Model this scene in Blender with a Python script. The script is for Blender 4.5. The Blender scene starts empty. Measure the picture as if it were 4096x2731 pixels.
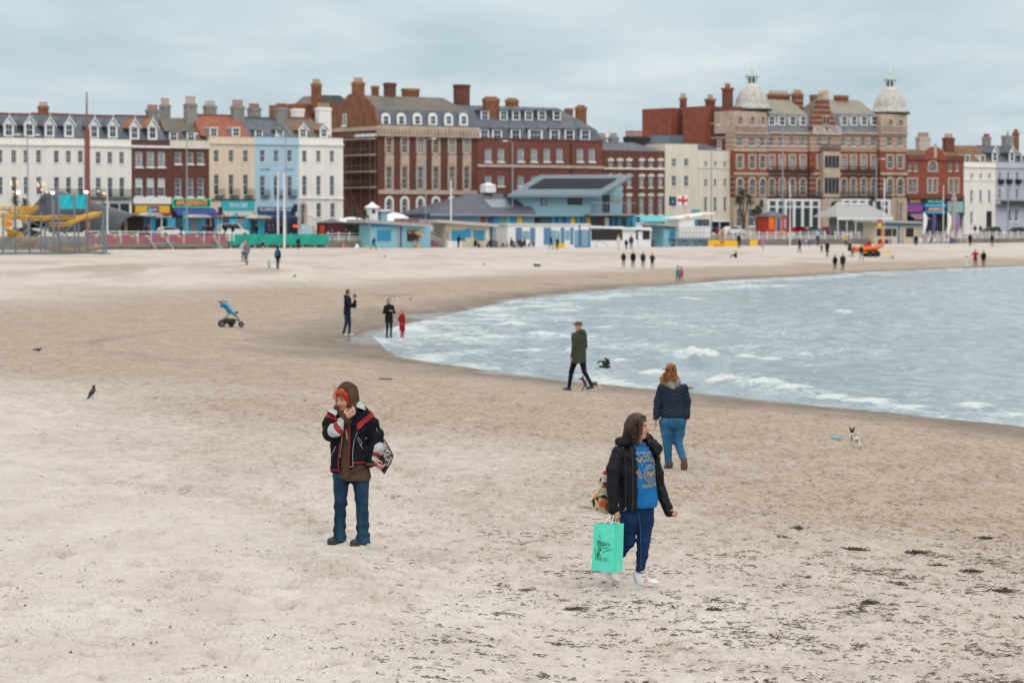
import bpy,math,random
import numpy as np
from mathutils import Vector,Matrix
# camera, sky, sun, exposure
SC=bpy.context.scene
COL=SC.collection
FPX=11378.0
EYE=4.25
HOR=904.0
PITCH=math.atan((1365.5-HOR)/FPX)
cam_d=bpy.data.cameras.new('camera');cam=bpy.data.objects.new('camera',cam_d);COL.objects.link(cam)
cam.location=(0,0,EYE);cam.rotation_euler=(math.radians(90)-PITCH,0,0)
cam_d.sensor_width=36.0;cam_d.lens=36.0*FPX/4096.0
cam_d.clip_start=0.5;cam_d.clip_end=6000
cam_d.dof.use_dof=True;cam_d.dof.focus_distance=27.9;cam_d.dof.aperture_fstop=4.0
SC.camera=cam
SUN_EL,SUN_AZ=math.radians(42),math.radians(165)
world=bpy.data.worlds.new('World');SC.world=world;world.use_nodes=True
nt=world.node_tree;nt.nodes.clear()
def wn(t,**k):
 n=nt.nodes.new(t)
 for a,b in k.items():setattr(n,a,b)
 return n
def wl(a,b):nt.links.new(a,b)
w_out=wn('ShaderNodeOutputWorld');w_bg=wn('ShaderNodeBackground');w_bg.inputs['Strength'].default_value=0.1
w_sky=wn('ShaderNodeTexSky',sky_type='NISHITA',sun_disc=False)
w_sky.sun_elevation=SUN_EL;w_sky.sun_rotation=SUN_AZ
w_tc=wn('ShaderNodeTexCoord');w_sep=wn('ShaderNodeSeparateXYZ');wl(w_tc.outputs['Generated'],w_sep.inputs[0])
def wmath(op,a,b=None,clamp=False):
 n=wn('ShaderNodeMath',operation=op);n.use_clamp=clamp
 for i,v in enumerate((a,b)):
  if v is None:continue
  if isinstance(v,(int,float)):n.inputs[i].default_value=v
  else:wl(v,n.inputs[i])
 return n.outputs[0]
w_z=wmath('ADD',wmath('MAXIMUM',w_sep.outputs[2],0.0),0.055)
w_cx=wmath('DIVIDE',w_sep.outputs[0],w_z);w_cy=wmath('DIVIDE',w_sep.outputs[1],w_z)
w_cmb=wn('ShaderNodeCombineXYZ');wl(wmath('MULTIPLY',w_cx,1.7),w_cmb.inputs[0]);wl(wmath('MULTIPLY',w_cy,0.75),w_cmb.inputs[1])
w_n1=wn('ShaderNodeTexNoise');wl(w_cmb.outputs[0],w_n1.inputs['Vector'])
w_n1.inputs['Scale'].default_value=0.85;w_n1.inputs['Detail'].default_value=5;w_n1.inputs['Roughness'].default_value=0.52
w_n1.inputs['Distortion'].default_value=0.25
w_n2=wn('ShaderNodeTexNoise');wl(w_cmb.outputs[0],w_n2.inputs['Vector'])
w_n2.inputs['Scale'].default_value=0.23;w_n2.inputs['Detail'].default_value=3;w_n2.inputs['Roughness'].default_value=0.5
w_mix=wmath('ADD',wmath('MULTIPLY',w_n1.outputs[0],0.62),wmath('MULTIPLY',w_n2.outputs[0],0.38))
w_ramp=wn('ShaderNodeValToRGB');wl(w_mix,w_ramp.inputs[0])
cr=w_ramp.color_ramp
cr.elements[0].position=0.37;cr.elements[0].color=(4.0,5.4,6.15,1)
cr.elements[1].position=0.64;cr.elements[1].color=(7.0,7.65,8.0,1)
e=cr.elements.new(0.5);e.color=(5.3,6.42,7.05,1)
w_up=wmath('ADD',wmath('MULTIPLY',wmath('MAXIMUM',w_sep.outputs[2],0.0),1.35),1.0)
w_neu=wn('ShaderNodeMix',data_type='RGBA');wl(wmath('MULTIPLY',wmath('MAXIMUM',w_sep.outputs[2],0.0),1.6,True),w_neu.inputs['Factor'])
wl(w_ramp.outputs[0],w_neu.inputs['A']);w_neu.inputs['B'].default_value=(6.95,6.75,6.5,1)
w_cl=wn('ShaderNodeVectorMath',operation='SCALE');wl(w_neu.outputs['Result'],w_cl.inputs[0]);wl(w_up,w_cl.inputs['Scale'])
w_m=wn('ShaderNodeMix',data_type='RGBA');w_m.inputs['Factor'].default_value=0.93
wl(w_sky.outputs[0],w_m.inputs['A']);wl(w_cl.outputs[0],w_m.inputs['B'])
wl(w_m.outputs['Result'],w_bg.inputs['Color']);wl(w_bg.outputs[0],w_out.inputs['Surface'])
sun_d=bpy.data.lights.new('sun','SUN');sun=bpy.data.objects.new('sun',sun_d);COL.objects.link(sun)
sun_d.energy=0.9;sun_d.angle=math.radians(25);sun_d.color=(1.0,0.93,0.85)
_sd=Vector((math.sin(SUN_AZ)*math.cos(SUN_EL),math.cos(SUN_AZ)*math.cos(SUN_EL),math.sin(SUN_EL)))
sun.rotation_euler=_sd.to_track_quat('Z','Y').to_euler()
SC.view_settings.view_transform='Standard';SC.view_settings.look='None'
SC.view_settings.exposure=0.0;SC.view_settings.gamma=1.0
SC.view_settings.use_curve_mapping=False
SC.cycles.max_bounces=5;SC.cycles.diffuse_bounces=2;SC.cycles.glossy_bounces=2;SC.cycles.transparent_max_bounces=6
SC.cycles.sample_clamp_indirect=4.0
try:
 SC.cycles.use_denoising=True
except Exception:pass
# helpers: rays, frames
CP,SP=math.cos(PITCH),math.sin(PITCH)
def ray(px,py):
 a=(px-2048.0)/FPX;b=-(py-1365.5)/FPX
 return np.array((a,CP+b*SP,-SP+b*CP))
TA=np.array((-75.0,410.0));_th=math.atan2(0.587,0.81)
TU=np.array((math.cos(_th),math.sin(_th)));TV=np.array((math.sin(_th),-math.cos(_th)))
def tpos(u,v,z=0.0):
 p=TA+u*TU+v*TV
 return(p[0],p[1],z)
def fac(px,py,v=0.0):
 """photo pixel -> (u, z) on the vertical plane parallel to the sea front, v metres seaward of the house fronts"""
 d=ray(px,py);P0=TA+v*TV
 t=np.dot(P0,TV)/np.dot(d[:2],TV)
 hit=d*t
 return float(np.dot(hit[:2]-TA,TU)),float(EYE+hit[2])
def fu(px,v=0.0):return fac(px,900,v)[0]
def fz(px,py,v=0.0):return fac(px,py,v)[1]
def fdist(px,v=0.0):
 d=ray(px,HOR);P0=TA+v*TV
 return float(np.dot(P0,TV)/np.dot(d[:2],TV))
 # helpers: noise
def _hash(ix,iy,seed):
 h=(ix.astype(np.int64)*374761393+iy.astype(np.int64)*668265263+seed*974711)&0x7fffffff
 h=((h^(h>>13))*1274126177)&0x7fffffff
 h=(h^(h>>16))&0xffff
 return h/65535.0
def vn(x,y,seed=0):
 x=np.asarray(x,float);y=np.asarray(y,float)
 ix=np.floor(x);iy=np.floor(y);fx=x-ix;fy=y-iy
 fx=fx*fx*(3-2*fx);fy=fy*fy*(3-2*fy)
 a=_hash(ix,iy,seed);b=_hash(ix+1,iy,seed);c=_hash(ix,iy+1,seed);d=_hash(ix+1,iy+1,seed)
 return(a+(b-a)*fx+(c-a)*fy+(a-b-c+d)*fx*fy)*2-1
def fbm(x,y,oct=4,seed=0,gain=0.5):
 s=0;a=1;n=0
 for o in range(oct):
  s=s+a*vn(x*2**o+17.3*o,y*2**o-9.1*o,seed+o);n+=a;a*=gain
 return s/n
 # helpers: beach height field
WL=np.array([(60,-40),(38,0),(22,30),(15.5,47),(10.96,60.9),(8.7,65.2),(5.2,72),(2.1,78),(0.3,82),(-3.3,92.3),(-4.2,100),(-5.0,110.6),(-4.4,121),(-3.1,132),(0.6,162),(8,190),(17.7,221),(34,262),(53.7,298),(110,370),(260,520),(900,900)],float)
def shore(x,y):
 """signed distance to the water line, positive on the beach side"""
 x=np.asarray(x,float);y=np.asarray(y,float)
 best=np.full(x.shape,1e9);sgn=np.ones(x.shape)
 for i in range(len(WL)-1):
  ax,ay=WL[i];bx,by=WL[i+1];ex,ey=bx-ax,by-ay
  t=np.clip(((x-ax)*ex+(y-ay)*ey)/(ex*ex+ey*ey),0,1)
  dx=x-ax-t*ex;dy=y-ay-t*ey;d=np.hypot(dx,dy)
  side=np.sign(ex*(y-ay)-ey*(x-ax));m=d<best-1e-9
  best=np.where(m,d,best);sgn=np.where(m,np.where(side==0,1,side),sgn)
 return best*sgn
def hgt(x,y,s=None):
 x=np.asarray(x,float);y=np.asarray(y,float)
 if s is None:s=shore(x,y)
 far=np.clip((y-120)/140.0,0,1)
 L=17.0+33.0*far
 zi=1.12*(1-np.exp(-np.maximum(s,0)/L))*np.clip(np.maximum(s,0)/6.0,0,1)**0.35
 z=np.where(s>0,zi,np.maximum(s*0.035,-3.0))
 am=np.clip((s-8)/20,0,1)
 z=z+am*(0.13*fbm(x/9.0,y/14.0,3,3)+0.05*fbm(x/2.3,y/3.1,2,11))
 ax,ay,bx,by=-7.1,39.6,-1.9,30.6;cx_,cy_=0.4,20.0
 s1=((x-ax)*(by-ay)-(y-ay)*(bx-ax))/10.4;s2=((x-bx)*(cy_-by)-(y-by)*(cx_-bx))/10.85
 sd=np.minimum(s1,s2);z=z+0.16/(1+np.exp(-np.clip(sd,-6,6)/0.32))*np.clip((46-y)/6,0,1)*np.clip((y-5)/8,0,1)
 z=z+0.62*np.exp(-((y-225)/42)**2)*np.clip((-9-x)/10,0,1)
 z=z+0.35*np.clip((x-20)/60,0,1)*np.clip((y-300)/80,0,1)
 return z
def ground(px,py):
 d=ray(px,py);t=12.0
 ts=np.geomspace(12,700,1500)
 X=d[0]*ts;Y=d[1]*ts;Z=EYE+d[2]*ts
 under=Z<hgt(X,Y)
 i=int(np.argmax(under))if under.any()else len(ts)-1
 lo,hi=ts[max(i-1,0)],ts[i]
 for _ in range(14):
  m=(lo+hi)/2;p=d*m
  if EYE+p[2]<float(hgt(p[0],p[1])):hi=m
  else:lo=m
 p=d*hi
 return float(p[0]),float(p[1]),float(EYE+p[2])
 # helpers: materials
MATS={}
def rgb(h):
 """sRGB hex of a surface colour -> linear"""
 v=[int(h[i:i+2],16)/255 for i in(0,2,4)]
 return tuple(c/12.92 if c<=0.04045 else((c+0.055)/1.055)**2.4 for c in v)
def mat(name,col,rough=0.8,var=0.12,scale=3.0,metal=0.0,col2=None,bump=0.0,bscale=40.0,emit=None,spec=None,stretch=None,detail=4):
 if name in MATS:return MATS[name]
 if isinstance(col,str):col=rgb(col)
 if isinstance(col2,str):col2=rgb(col2)
 m=bpy.data.materials.new(name);m.use_nodes=True;MATS[name]=m
 t=m.node_tree;b=t.nodes['Principled BSDF']
 b.inputs['Roughness'].default_value=rough;b.inputs['Metallic'].default_value=metal
 if spec is not None:b.inputs['Specular IOR Level'].default_value=spec
 if emit:
  b.inputs['Emission Color'].default_value=(*emit[0],1);b.inputs['Emission Strength'].default_value=emit[1]
 tc=t.nodes.new('ShaderNodeTexCoord');mp=t.nodes.new('ShaderNodeMapping');t.links.new(tc.outputs['Object'],mp.inputs[0])
 if stretch:mp.inputs['Scale'].default_value=stretch
 if var or col2 is not None:
  n=t.nodes.new('ShaderNodeTexNoise');t.links.new(mp.outputs[0],n.inputs['Vector'])
  n.inputs['Scale'].default_value=scale;n.inputs['Detail'].default_value=detail;n.inputs['Roughness'].default_value=0.6
  r=t.nodes.new('ShaderNodeValToRGB');t.links.new(n.outputs[0],r.inputs[0])
  c2=col2 if col2 is not None else tuple(min(1,c*(1+var))for c in col)
  c1=col if col2 is not None else tuple(c*(1-var)for c in col)
  r.color_ramp.elements[0].color=(*c1,1);r.color_ramp.elements[1].color=(*c2,1)
  r.color_ramp.elements[0].position=0.32;r.color_ramp.elements[1].position=0.68
  t.links.new(r.outputs[0],b.inputs['Base Color'])
 else:b.inputs['Base Color'].default_value=(*col,1)
 if bump:
  n2=t.nodes.new('ShaderNodeTexNoise');t.links.new(mp.outputs[0],n2.inputs['Vector'])
  n2.inputs['Scale'].default_value=bscale;n2.inputs['Detail'].default_value=3
  bp=t.nodes.new('ShaderNodeBump');bp.inputs['Strength'].default_value=bump;bp.inputs['Distance'].default_value=0.02
  t.links.new(n2.outputs[0],bp.inputs['Height']);t.links.new(bp.outputs[0],b.inputs['Normal'])
 return m
 # helpers: objects
def link(o,parent=None):
 COL.objects.link(o)
 if parent is not None:o.parent=parent
 return o
def tag(o,label=None,cat=None,group=None,kind=None):
 if label:o['label']=label
 if cat:o['category']=cat
 if group:o['group']=group
 if kind:o['kind']=kind
 return o
def empty(name,loc,rz=0.0,label=None,cat=None,group=None):
 o=bpy.data.objects.new(name,None);link(o);o.location=loc;o.rotation_euler=(0,0,rz);o.empty_display_size=0.3
 return tag(o,label,cat,group)
def mesh_np(name,v,f,mats=(),smooth=False,midx=None):
 me=bpy.data.meshes.new(name)
 v=np.asarray(v,float)
 if isinstance(f,np.ndarray)and f.ndim==2:
  n,k=f.shape
  me.vertices.add(len(v));me.vertices.foreach_set('co',v.ravel())
  me.loops.add(n*k);me.loops.foreach_set('vertex_index',f.ravel().astype(np.int32))
  me.polygons.add(n);me.polygons.foreach_set('loop_start',np.arange(0,n*k,k,dtype=np.int32))
  me.update(calc_edges=True);me.validate()
 else:
  me.from_pydata([tuple(p)for p in v],[],[tuple(q)for q in f]);me.update()
 for m in mats:me.materials.append(m)
 if midx is not None and len(me.polygons)==len(midx):me.polygons.foreach_set('material_index',np.asarray(midx,np.int32))
 if smooth:me.polygons.foreach_set('use_smooth',np.ones(len(me.polygons),bool))
 me.update()
 return me
def mobj(name,me,parent=None,loc=(0,0,0),rot=(0,0,0),sc=None):
 o=bpy.data.objects.new(name,me);link(o,parent);o.location=loc;o.rotation_euler=rot
 if sc:o.scale=sc
 return o
class MB:
 def __init__(s):s.v=[];s.f=[];s.m=[]
 def add(s,vs,fs,mi=0):
  b=len(s.v);s.v+=[tuple(map(float,p))for p in vs];s.f+=[tuple(i+b for i in q)for q in fs];s.m+=[mi]*len(fs)
  return s
 def box(s,x0,x1,y0,y1,z0,z1,mi=0):
  return s.add([(x0,y0,z0),(x1,y0,z0),(x1,y1,z0),(x0,y1,z0),(x0,y0,z1),(x1,y0,z1),(x1,y1,z1),(x0,y1,z1)],[(0,3,2,1),(4,5,6,7),(0,1,5,4),(1,2,6,5),(2,3,7,6),(3,0,4,7)],mi)
 def quad(s,a,b,c,d,mi=0):return s.add([a,b,c,d],[(0,1,2,3)],mi)
 def poly(s,pts,mi=0):return s.add(pts,[tuple(range(len(pts)))],mi)
 def prism(s,pts,y0,y1,mi=0,axis='y'):
  """closed outline pts (x, z) extruded along y (axis 'y'), or (x, y) along z (axis 'z'), or (y, z) along x (axis 'x')"""
  n=len(pts)
  mk={'y':lambda p,t:(p[0],t,p[1]),'z':lambda p,t:(p[0],p[1],t),'x':lambda p,t:(t,p[0],p[1])}[axis]
  vs=[mk(p,y0)for p in pts]+[mk(p,y1)for p in pts]
  fs=[tuple(range(n)),tuple(range(2*n-1,n-1,-1))]+[(i,i+n,(i+1)%n+n,(i+1)%n)for i in range(n)]
  return s.add(vs,fs,mi)
 def tube(s,pts,r,n=6,mi=0,r2=None,caps=True):
  pts=[np.array(p,float)for p in pts];k=len(pts);b=len(s.v);vs=[]
  rs=r if isinstance(r,(list,tuple))else[r+((r2 if r2 is not None else r)-r)*i/max(k-1,1)for i in range(k)]
  up=None
  for i,p in enumerate(pts):
   t=pts[min(i+1,k-1)]-pts[max(i-1,0)];t=t/(np.linalg.norm(t)+1e-9)
   a=np.cross(t,(0,0,1.0))if abs(t[2])<0.95 else np.cross(t,(0,1.0,0))
   a/=np.linalg.norm(a)+1e-9;c=np.cross(a,t)
   for j in range(n):
    w=2*math.pi*j/n;vs.append(p+rs[i]*(a*math.cos(w)+c*math.sin(w)))
  fs=[(i*n+j,i*n+(j+1)%n,(i+1)*n+(j+1)%n,(i+1)*n+j)for i in range(k-1)for j in range(n)]
  if caps:fs+=[tuple(range(n))[::-1],tuple(range((k-1)*n,k*n))]
  return s.add(vs,fs,mi)
 def lathe(s,prof,cx=0,cy=0,n=16,mi=0):
  vs=[];k=len(prof)
  for r,z in prof:
   for j in range(n):
    w=2*math.pi*j/n;vs.append((cx+r*math.cos(w),cy+r*math.sin(w),z))
  fs=[(i*n+j,i*n+(j+1)%n,(i+1)*n+(j+1)%n,(i+1)*n+j)for i in range(k-1)for j in range(n)]
  fs+=[tuple(range(n))[::-1],tuple(range((k-1)*n,k*n))]
  return s.add(vs,fs,mi)
 def sphere(s,c,r,n=8,mi=0,sq=(1,1,1)):
  vs=[];m=max(4,n//2)
  for i in range(m+1):
   a=math.pi*i/m
   for j in range(n):
    w=2*math.pi*j/n
    vs.append((c[0]+r*sq[0]*math.sin(a)*math.cos(w),c[1]+r*sq[1]*math.sin(a)*math.sin(w),c[2]+r*sq[2]*math.cos(a)))
  return s.add(vs,[(i*n+j,(i+1)*n+j,(i+1)*n+(j+1)%n,i*n+(j+1)%n)for i in range(m)for j in range(n)],mi)
 def mesh(s,name,mats,smooth=False):
  if not isinstance(mats,(list,tuple)):mats=[mats]
  return mesh_np(name,s.v,s.f,mats,smooth,s.m)
 def build(s,name,mats,parent=None,loc=(0,0,0),rot=(0,0,0),smooth=False):
  return mobj(name,s.mesh(name,mats,smooth),parent,loc,rot)
def text_part(txt,size,m,parent,loc,rot=(math.pi/2,0,0),name='lettering',ext=0.01,align='CENTER',width=None,shear=0.0):
 cu=bpy.data.curves.new(name,'FONT');cu.body=txt;cu.size=size;cu.align_x=align;cu.align_y='CENTER';cu.extrude=ext;cu.resolution_u=3;cu.shear=shear
 t=bpy.data.objects.new(name,cu);COL.objects.link(t)
 dg=bpy.context.evaluated_depsgraph_get();me=bpy.data.meshes.new_from_object(t.evaluated_get(dg))
 bpy.data.objects.remove(t);me.name=name;me.materials.clear();me.materials.append(m)
 o=mobj(name,me,parent,loc,rot)
 if width:
  xs=[v.co.x for v in me.vertices];w=max(xs)-min(xs);o.scale=(width/w,1,1)
 return o
 # helpers: signed distance modelling (surface nets)
def _d3(P,c):return P[0]-c[0],P[1]-c[1],P[2]-c[2]
def cap(P,a,b,ra,rb=None):
 rb=ra if rb is None else rb
 ax=np.asarray(a,float);e=np.asarray(b,float)-ax;L2=float(e@e)+1e-12
 dx,dy,dz=_d3(P,ax);t=np.clip((dx*e[0]+dy*e[1]+dz*e[2])/L2,0,1)
 return np.sqrt((dx-t*e[0])**2+(dy-t*e[1])**2+(dz-t*e[2])**2)-(ra+(rb-ra)*t)
def rotm(rx=0,ry=0,rz=0):return np.array((Matrix.Rotation(rz,3,'Z')@Matrix.Rotation(ry,3,'Y')@Matrix.Rotation(rx,3,'X')))
def ell(P,c,r,R=None):
 d=_d3(P,c)
 if R is not None:d=tuple(R[0,i]*d[0]+R[1,i]*d[1]+R[2,i]*d[2]for i in range(3))
 q=np.sqrt((d[0]/r[0])**2+(d[1]/r[1])**2+(d[2]/r[2])**2)
 return(q-1)*min(r)
def rbox(P,c,h,rr=0.01,R=None):
 d=_d3(P,c)
 if R is not None:d=tuple(R[0,i]*d[0]+R[1,i]*d[1]+R[2,i]*d[2]for i in range(3))
 q=[np.abs(d[i])-h[i]+rr for i in range(3)]
 return np.sqrt(sum(np.maximum(a,0)**2 for a in q))+np.minimum(np.maximum(q[0],np.maximum(q[1],q[2])),0)-rr
def etube(P,zs,cx,cy,rx,ry,ang=0.0,capk=0.0):
 """elliptical tube along z; lists give centre and radii at heights zs (ascending)"""
 z=P[2];CX=np.interp(z,zs,cx);CY=np.interp(z,zs,cy);RX=np.interp(z,zs,rx);RY=np.interp(z,zs,ry)
 dx,dy=P[0]-CX,P[1]-CY;c,s_=math.cos(ang),math.sin(ang);a,b=dx*c+dy*s_,-dx*s_+dy*c
 d=(np.sqrt((a/RX)**2+(b/RY)**2)-1)*np.minimum(RX,RY)
 return np.maximum(d,np.maximum(z-zs[-1],zs[0]-z))
def to_local(P,o,R):
 d=_d3(P,o);return[R[0][i]*d[0]+R[1][i]*d[1]+R[2][i]*d[2]for i in range(3)]
def frame(x,y):
 """columns: x axis, y axis, z axis from two rough directions (y kept)"""
 y=np.array(y,float);y/=np.linalg.norm(y);x=np.array(x,float);x=x-y*(x@y);x/=np.linalg.norm(x);return np.stack([x,y,np.cross(x,y)],1)
def half(P,c,n):
 n=np.asarray(n,float);n=n/np.linalg.norm(n);d=_d3(P,c)
 return d[0]*n[0]+d[1]*n[1]+d[2]*n[2]
def su(a,b,k=0.03):
 h=np.clip(0.5+0.5*(b-a)/k,0,1)
 return b+(a-b)*h-k*h*(1-h)
def sU(k,*ds):
 r=ds[0]
 for d in ds[1:]:r=su(r,d,k)
 return r
def chain(P,pts,rs,k=0.02):
 return sU(k,*[cap(P,pts[i],pts[i+1],rs[i],rs[i+1])for i in range(len(pts)-1)])
def nets(fn,lo,hi,h):
 lo=np.asarray(lo,float);hi=np.asarray(hi,float)
 n=np.maximum(np.ceil((hi-lo)/h).astype(int)+1,3)
 ax=[lo[i]+h*np.arange(n[i])for i in range(3)]
 P=np.meshgrid(*ax,indexing='ij')
 V=np.broadcast_to(fn(P),P[0].shape).astype(np.float64)
 I=V<0
 nc=n-1
 pos=np.zeros((*nc,3));cnt=np.zeros(nc)
 C=[(i,j,k)for i in(0,1)for j in(0,1)for k in(0,1)]
 def sl(c):return tuple(slice(c[i],c[i]+nc[i])for i in range(3))
 for a in C:
  for x in range(3):
   if a[x]==1:continue
   b=list(a);b[x]=1;b=tuple(b)
   va,vb=V[sl(a)],V[sl(b)];m=(va<0)!=(vb<0)
   if not m.any():continue
   t=np.where(m,va/np.where(m,va-vb,1),0)
   for y in range(3):
    pos[...,y]+=np.where(m,a[y]+(t if y==x else 0),0)
   cnt+=m
 act=cnt>0
 idx=-np.ones(nc,int);idx[act]=np.arange(act.sum())
 co=np.argwhere(act)+pos[act]/cnt[act][:,None]
 verts=lo+co*h
 faces=[]
 for x in range(3):
  y,z=(x+1)%3,(x+2)%3
  s0=[slice(None)]*3;s1=[slice(None)]*3
  s0[x]=slice(0,n[x]-1);s1[x]=slice(1,n[x])
  for w in(y,z):
   s0[w]=slice(1,n[w]-1);s1[w]=slice(1,n[w]-1)
  ia,ib=I[tuple(s0)],I[tuple(s1)]
  for flip,m in((0,ia&~ib),(1,~ia&ib)):
   g=np.argwhere(m)
   if not len(g):continue
   g[:,y]+=1;g[:,z]+=1
   def at(dy,dz):
    q=g.copy();q[:,y]-=dy;q[:,z]-=dz
    return idx[q[:,0],q[:,1],q[:,2]]
   q=np.stack([at(1,1),at(0,1),at(0,0),at(1,0)],1)
   faces.append(q[:,::-1]if flip else q)
 f=np.concatenate(faces)if faces else np.zeros((0,4),int)
 return verts,f
def sdf_obj(name,fn,lo,hi,h,mats,parent=None,loc=(0,0,0),rot=(0,0,0),pick=None,sc=None):
 v,f=nets(fn,lo,hi,h)
 if not isinstance(mats,(list,tuple)):mats=[mats]
 mi=None
 if pick is not None:
  c=v[f].mean(1);mi=pick(c[:,0],c[:,1],c[:,2])
 return mobj(name,mesh_np(name,v,f,mats,True,mi),parent,loc,rot,sc)
 # SETTING: beach, sea, promenade
def fan(rows,tans):
 Y,T=np.meshgrid(rows,tans,indexing='ij')
 return Y*T,Y
def grid_faces(nr,nc):
 i=np.arange((nr-1)*(nc-1));r=i//(nc-1);c=i%(nc-1);a=r*nc+c
 return np.stack([a,a+1,a+nc+1,a+nc],1)
def churn_at(x,y):
 """how much the surface has been kicked up, along a few trodden lines"""
 c=np.zeros(np.shape(x))
 lines=[[(430,1925),(800,1965),(1130,2025),(1330,2130)],[(1700,2230),(2100,2215)],[(1250,2230),(1420,2330)],[(2720,2620),(3130,2690)],[(1480,2330),(1600,2420)]]
 for ln in lines:
  g=[ground(*p)[:2]for p in ln]
  for(ax,ay),(bx,by)in zip(g[:-1],g[1:]):
   ex,ey=bx-ax,by-ay;t=np.clip(((x-ax)*ex+(y-ay)*ey)/(ex*ex+ey*ey),0,1)
   d=np.hypot(x-ax-t*ex,(y-ay-t*ey)*0.6)
   c=np.maximum(c,np.exp(-(d/0.42)**2))
 return c
def make_beach():
 rows=np.concatenate([np.geomspace(9,16,30),np.geomspace(16.04,62,560),np.geomspace(62.3,1500,420)])
 tans=np.concatenate([np.linspace(-0.9,-0.25,30),np.linspace(-0.245,0.245,400),np.linspace(0.25,0.9,30)])
 X,Y=fan(rows,tans);S=shore(X,Y);Z=hgt(X,Y,S)
 near=np.clip((75-Y)/25,0,1)*np.clip(S/5,0,1)
 ch=np.zeros_like(X);sel=(Y<62)&(np.abs(X)<12);ch[sel]=churn_at(X[sel],Y[sel])
 fr_=np.random.default_rng(12);prints=[]
 def trail(x0,y0,ang,n,st=.36):
  for i in range(n):
   sd_=1 if i%2 else-1;prints.append((x0-math.sin(ang)*.10*sd_+math.cos(ang)*st*i,y0+math.cos(ang)*.10*sd_+math.sin(ang)*st*i,ang,fr_.uniform(.7,1.25)))
 for px_,py_,a_,n_ in((2440,2352,3.05,26),(1400,2200,1.35,30),(2680,1890,4.4,34),(900,2000,.25,16),(1500,2480,2.2,30),(3000,1950,2.9,40),(300,1800,.5,40),(1900,1950,1.9,44),(3300,2250,1.7,30),(700,2400,.9,24),(2300,1700,2.6,44),(3700,1850,2.75,40),(1200,1750,.9,40),(2000,2500,.3,22)):
  g_=ground(px_,py_);trail(g_[0],g_[1],a_,n_)
 for _ in range(1500):y_=fr_.uniform(20,66);prints.append((fr_.uniform(-.19,.19)*y_,y_,fr_.uniform(0,6.3),fr_.uniform(.5,1.2)))
 FP=np.zeros_like(X);damp_shade=np.zeros_like(X)
 for x_,y_,a_,k_ in prints:
  r0,r1=np.searchsorted(rows,(y_-.4,y_+.4));c0,c1=np.searchsorted(tans,((x_-.4)/y_,(x_+.4)/y_))
  if r1<=r0 or c1<=c0:continue
  sx_=X[r0:r1,c0:c1]-x_;sy_=Y[r0:r1,c0:c1]-y_;u_=(sx_*math.cos(a_)+sy_*math.sin(a_))/.15;w_=(-sx_*math.sin(a_)+sy_*math.cos(a_))/.075;q_=u_*u_+w_*w_
  FP[r0:r1,c0:c1]+=k_*(-.034*np.exp(-q_**2)+.020*np.exp(-((np.sqrt(q_)-1.5)/.45)**2));damp_shade[r0:r1,c0:c1]=np.maximum(damp_shade[r0:r1,c0:c1],k_*.8*np.exp(-q_**2))
 Z=Z+FP*np.clip(S/4,0,1)
 dent=np.abs(fbm(X/0.55,Y/0.9,3,21));dent2=fbm(X/0.19,Y/0.42,2,31)
 foot=np.maximum(vn(X/0.31+3,Y/0.62,41),0)**3*np.maximum(fbm(X/3.1,Y/4.2,2,44),0)
 Z=Z+near*(-0.035*np.clip(0.22-dent,0,1)*2.2+0.010*dent2-0.09*foot)
 lump=np.maximum(fbm(X/0.13,Y/0.22,3,51),0)
 Z=Z+ch*near*(0.10*lump-0.01)
 far=np.clip((Y-62)/30,0,1)*np.clip(S/14-.3,0,1)*np.clip((460-Y)/60,0,1)
 Z=Z+far*(0.05*fbm(X/1.7,Y/3.4,3,61)+0.10*np.maximum(fbm(X/5.0,Y/9.0,2,66),0.15))
 VV=(X-TA[0])*TV[0]+(Y-TA[1])*TV[1]
 Z=np.where(VV<26.0,np.minimum(Z,0.9),Z)
 dry=np.clip((S-13.6+4.5*fbm(X/5.0,Y/9.0,4,71))/9.0,0,1)
 mid=np.clip((Y-55)/18,0,1)*np.clip((175-Y)/30,0,1)
 dry=dry*(1-0.7*mid*np.clip((30-S+8*fbm(X/8.0,Y/20.0,2,75))/16,0,1))
 wet=np.clip((5.2+2.4*fbm(X/4.0,Y/7.0,3,81)-S)/4.6,0,1)
 streak=np.clip(fbm(X/2.2,Y/7.5,3,91)*2.4-0.75,0,1)*np.clip((15-S)/5,0,1)*np.clip((Y-70)/20,0,1)
 wet=np.maximum(wet,0.55*streak)
 bandd=np.exp(-((Y-208-0.4*(X+25))/26)**2)*np.clip((-9-X)/8,0,1)+0.7*np.exp(-((Y-330)/34)**2)
 dry=dry*(1-0.85*np.clip(bandd,0,1)*np.clip(1.6*fbm(X/3.0,Y/9.0,4,95)+.35,0,1))
 dry=dry*(1-0.35*np.clip((Y-100)/60,0,1)*np.clip(2.2*fbm(X/7.0,Y/22.0,4,97),0,1))
 me=mesh_np('beach',np.stack([X,Y,Z],-1).reshape(-1,3),grid_faces(*X.shape),(),True)
 for nme,arr in(('dry',dry*(1-0.35*ch)*(1-0.55*np.clip(damp_shade,0,1))),('wet',wet),('churn',ch)):  # footprints drawn damper: turned-up damp sand, plus dent shade put into the colour
  a=me.attributes.new(nme,'FLOAT','POINT');a.data.foreach_set('value',arr.ravel().astype(np.float32))
 m=bpy.data.materials.new('sand');m.use_nodes=True;t=m.node_tree;b=t.nodes['Principled BSDF']
 def N(ty,**k):
  n=t.nodes.new(ty)
  for a_,b_ in k.items():setattr(n,a_,b_)
  return n
 def L(a_,b_):t.links.new(a_,b_)
 geo=N('ShaderNodeNewGeometry');at={k:N('ShaderNodeAttribute',attribute_name=k)for k in('dry','wet','churn')}
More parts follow.
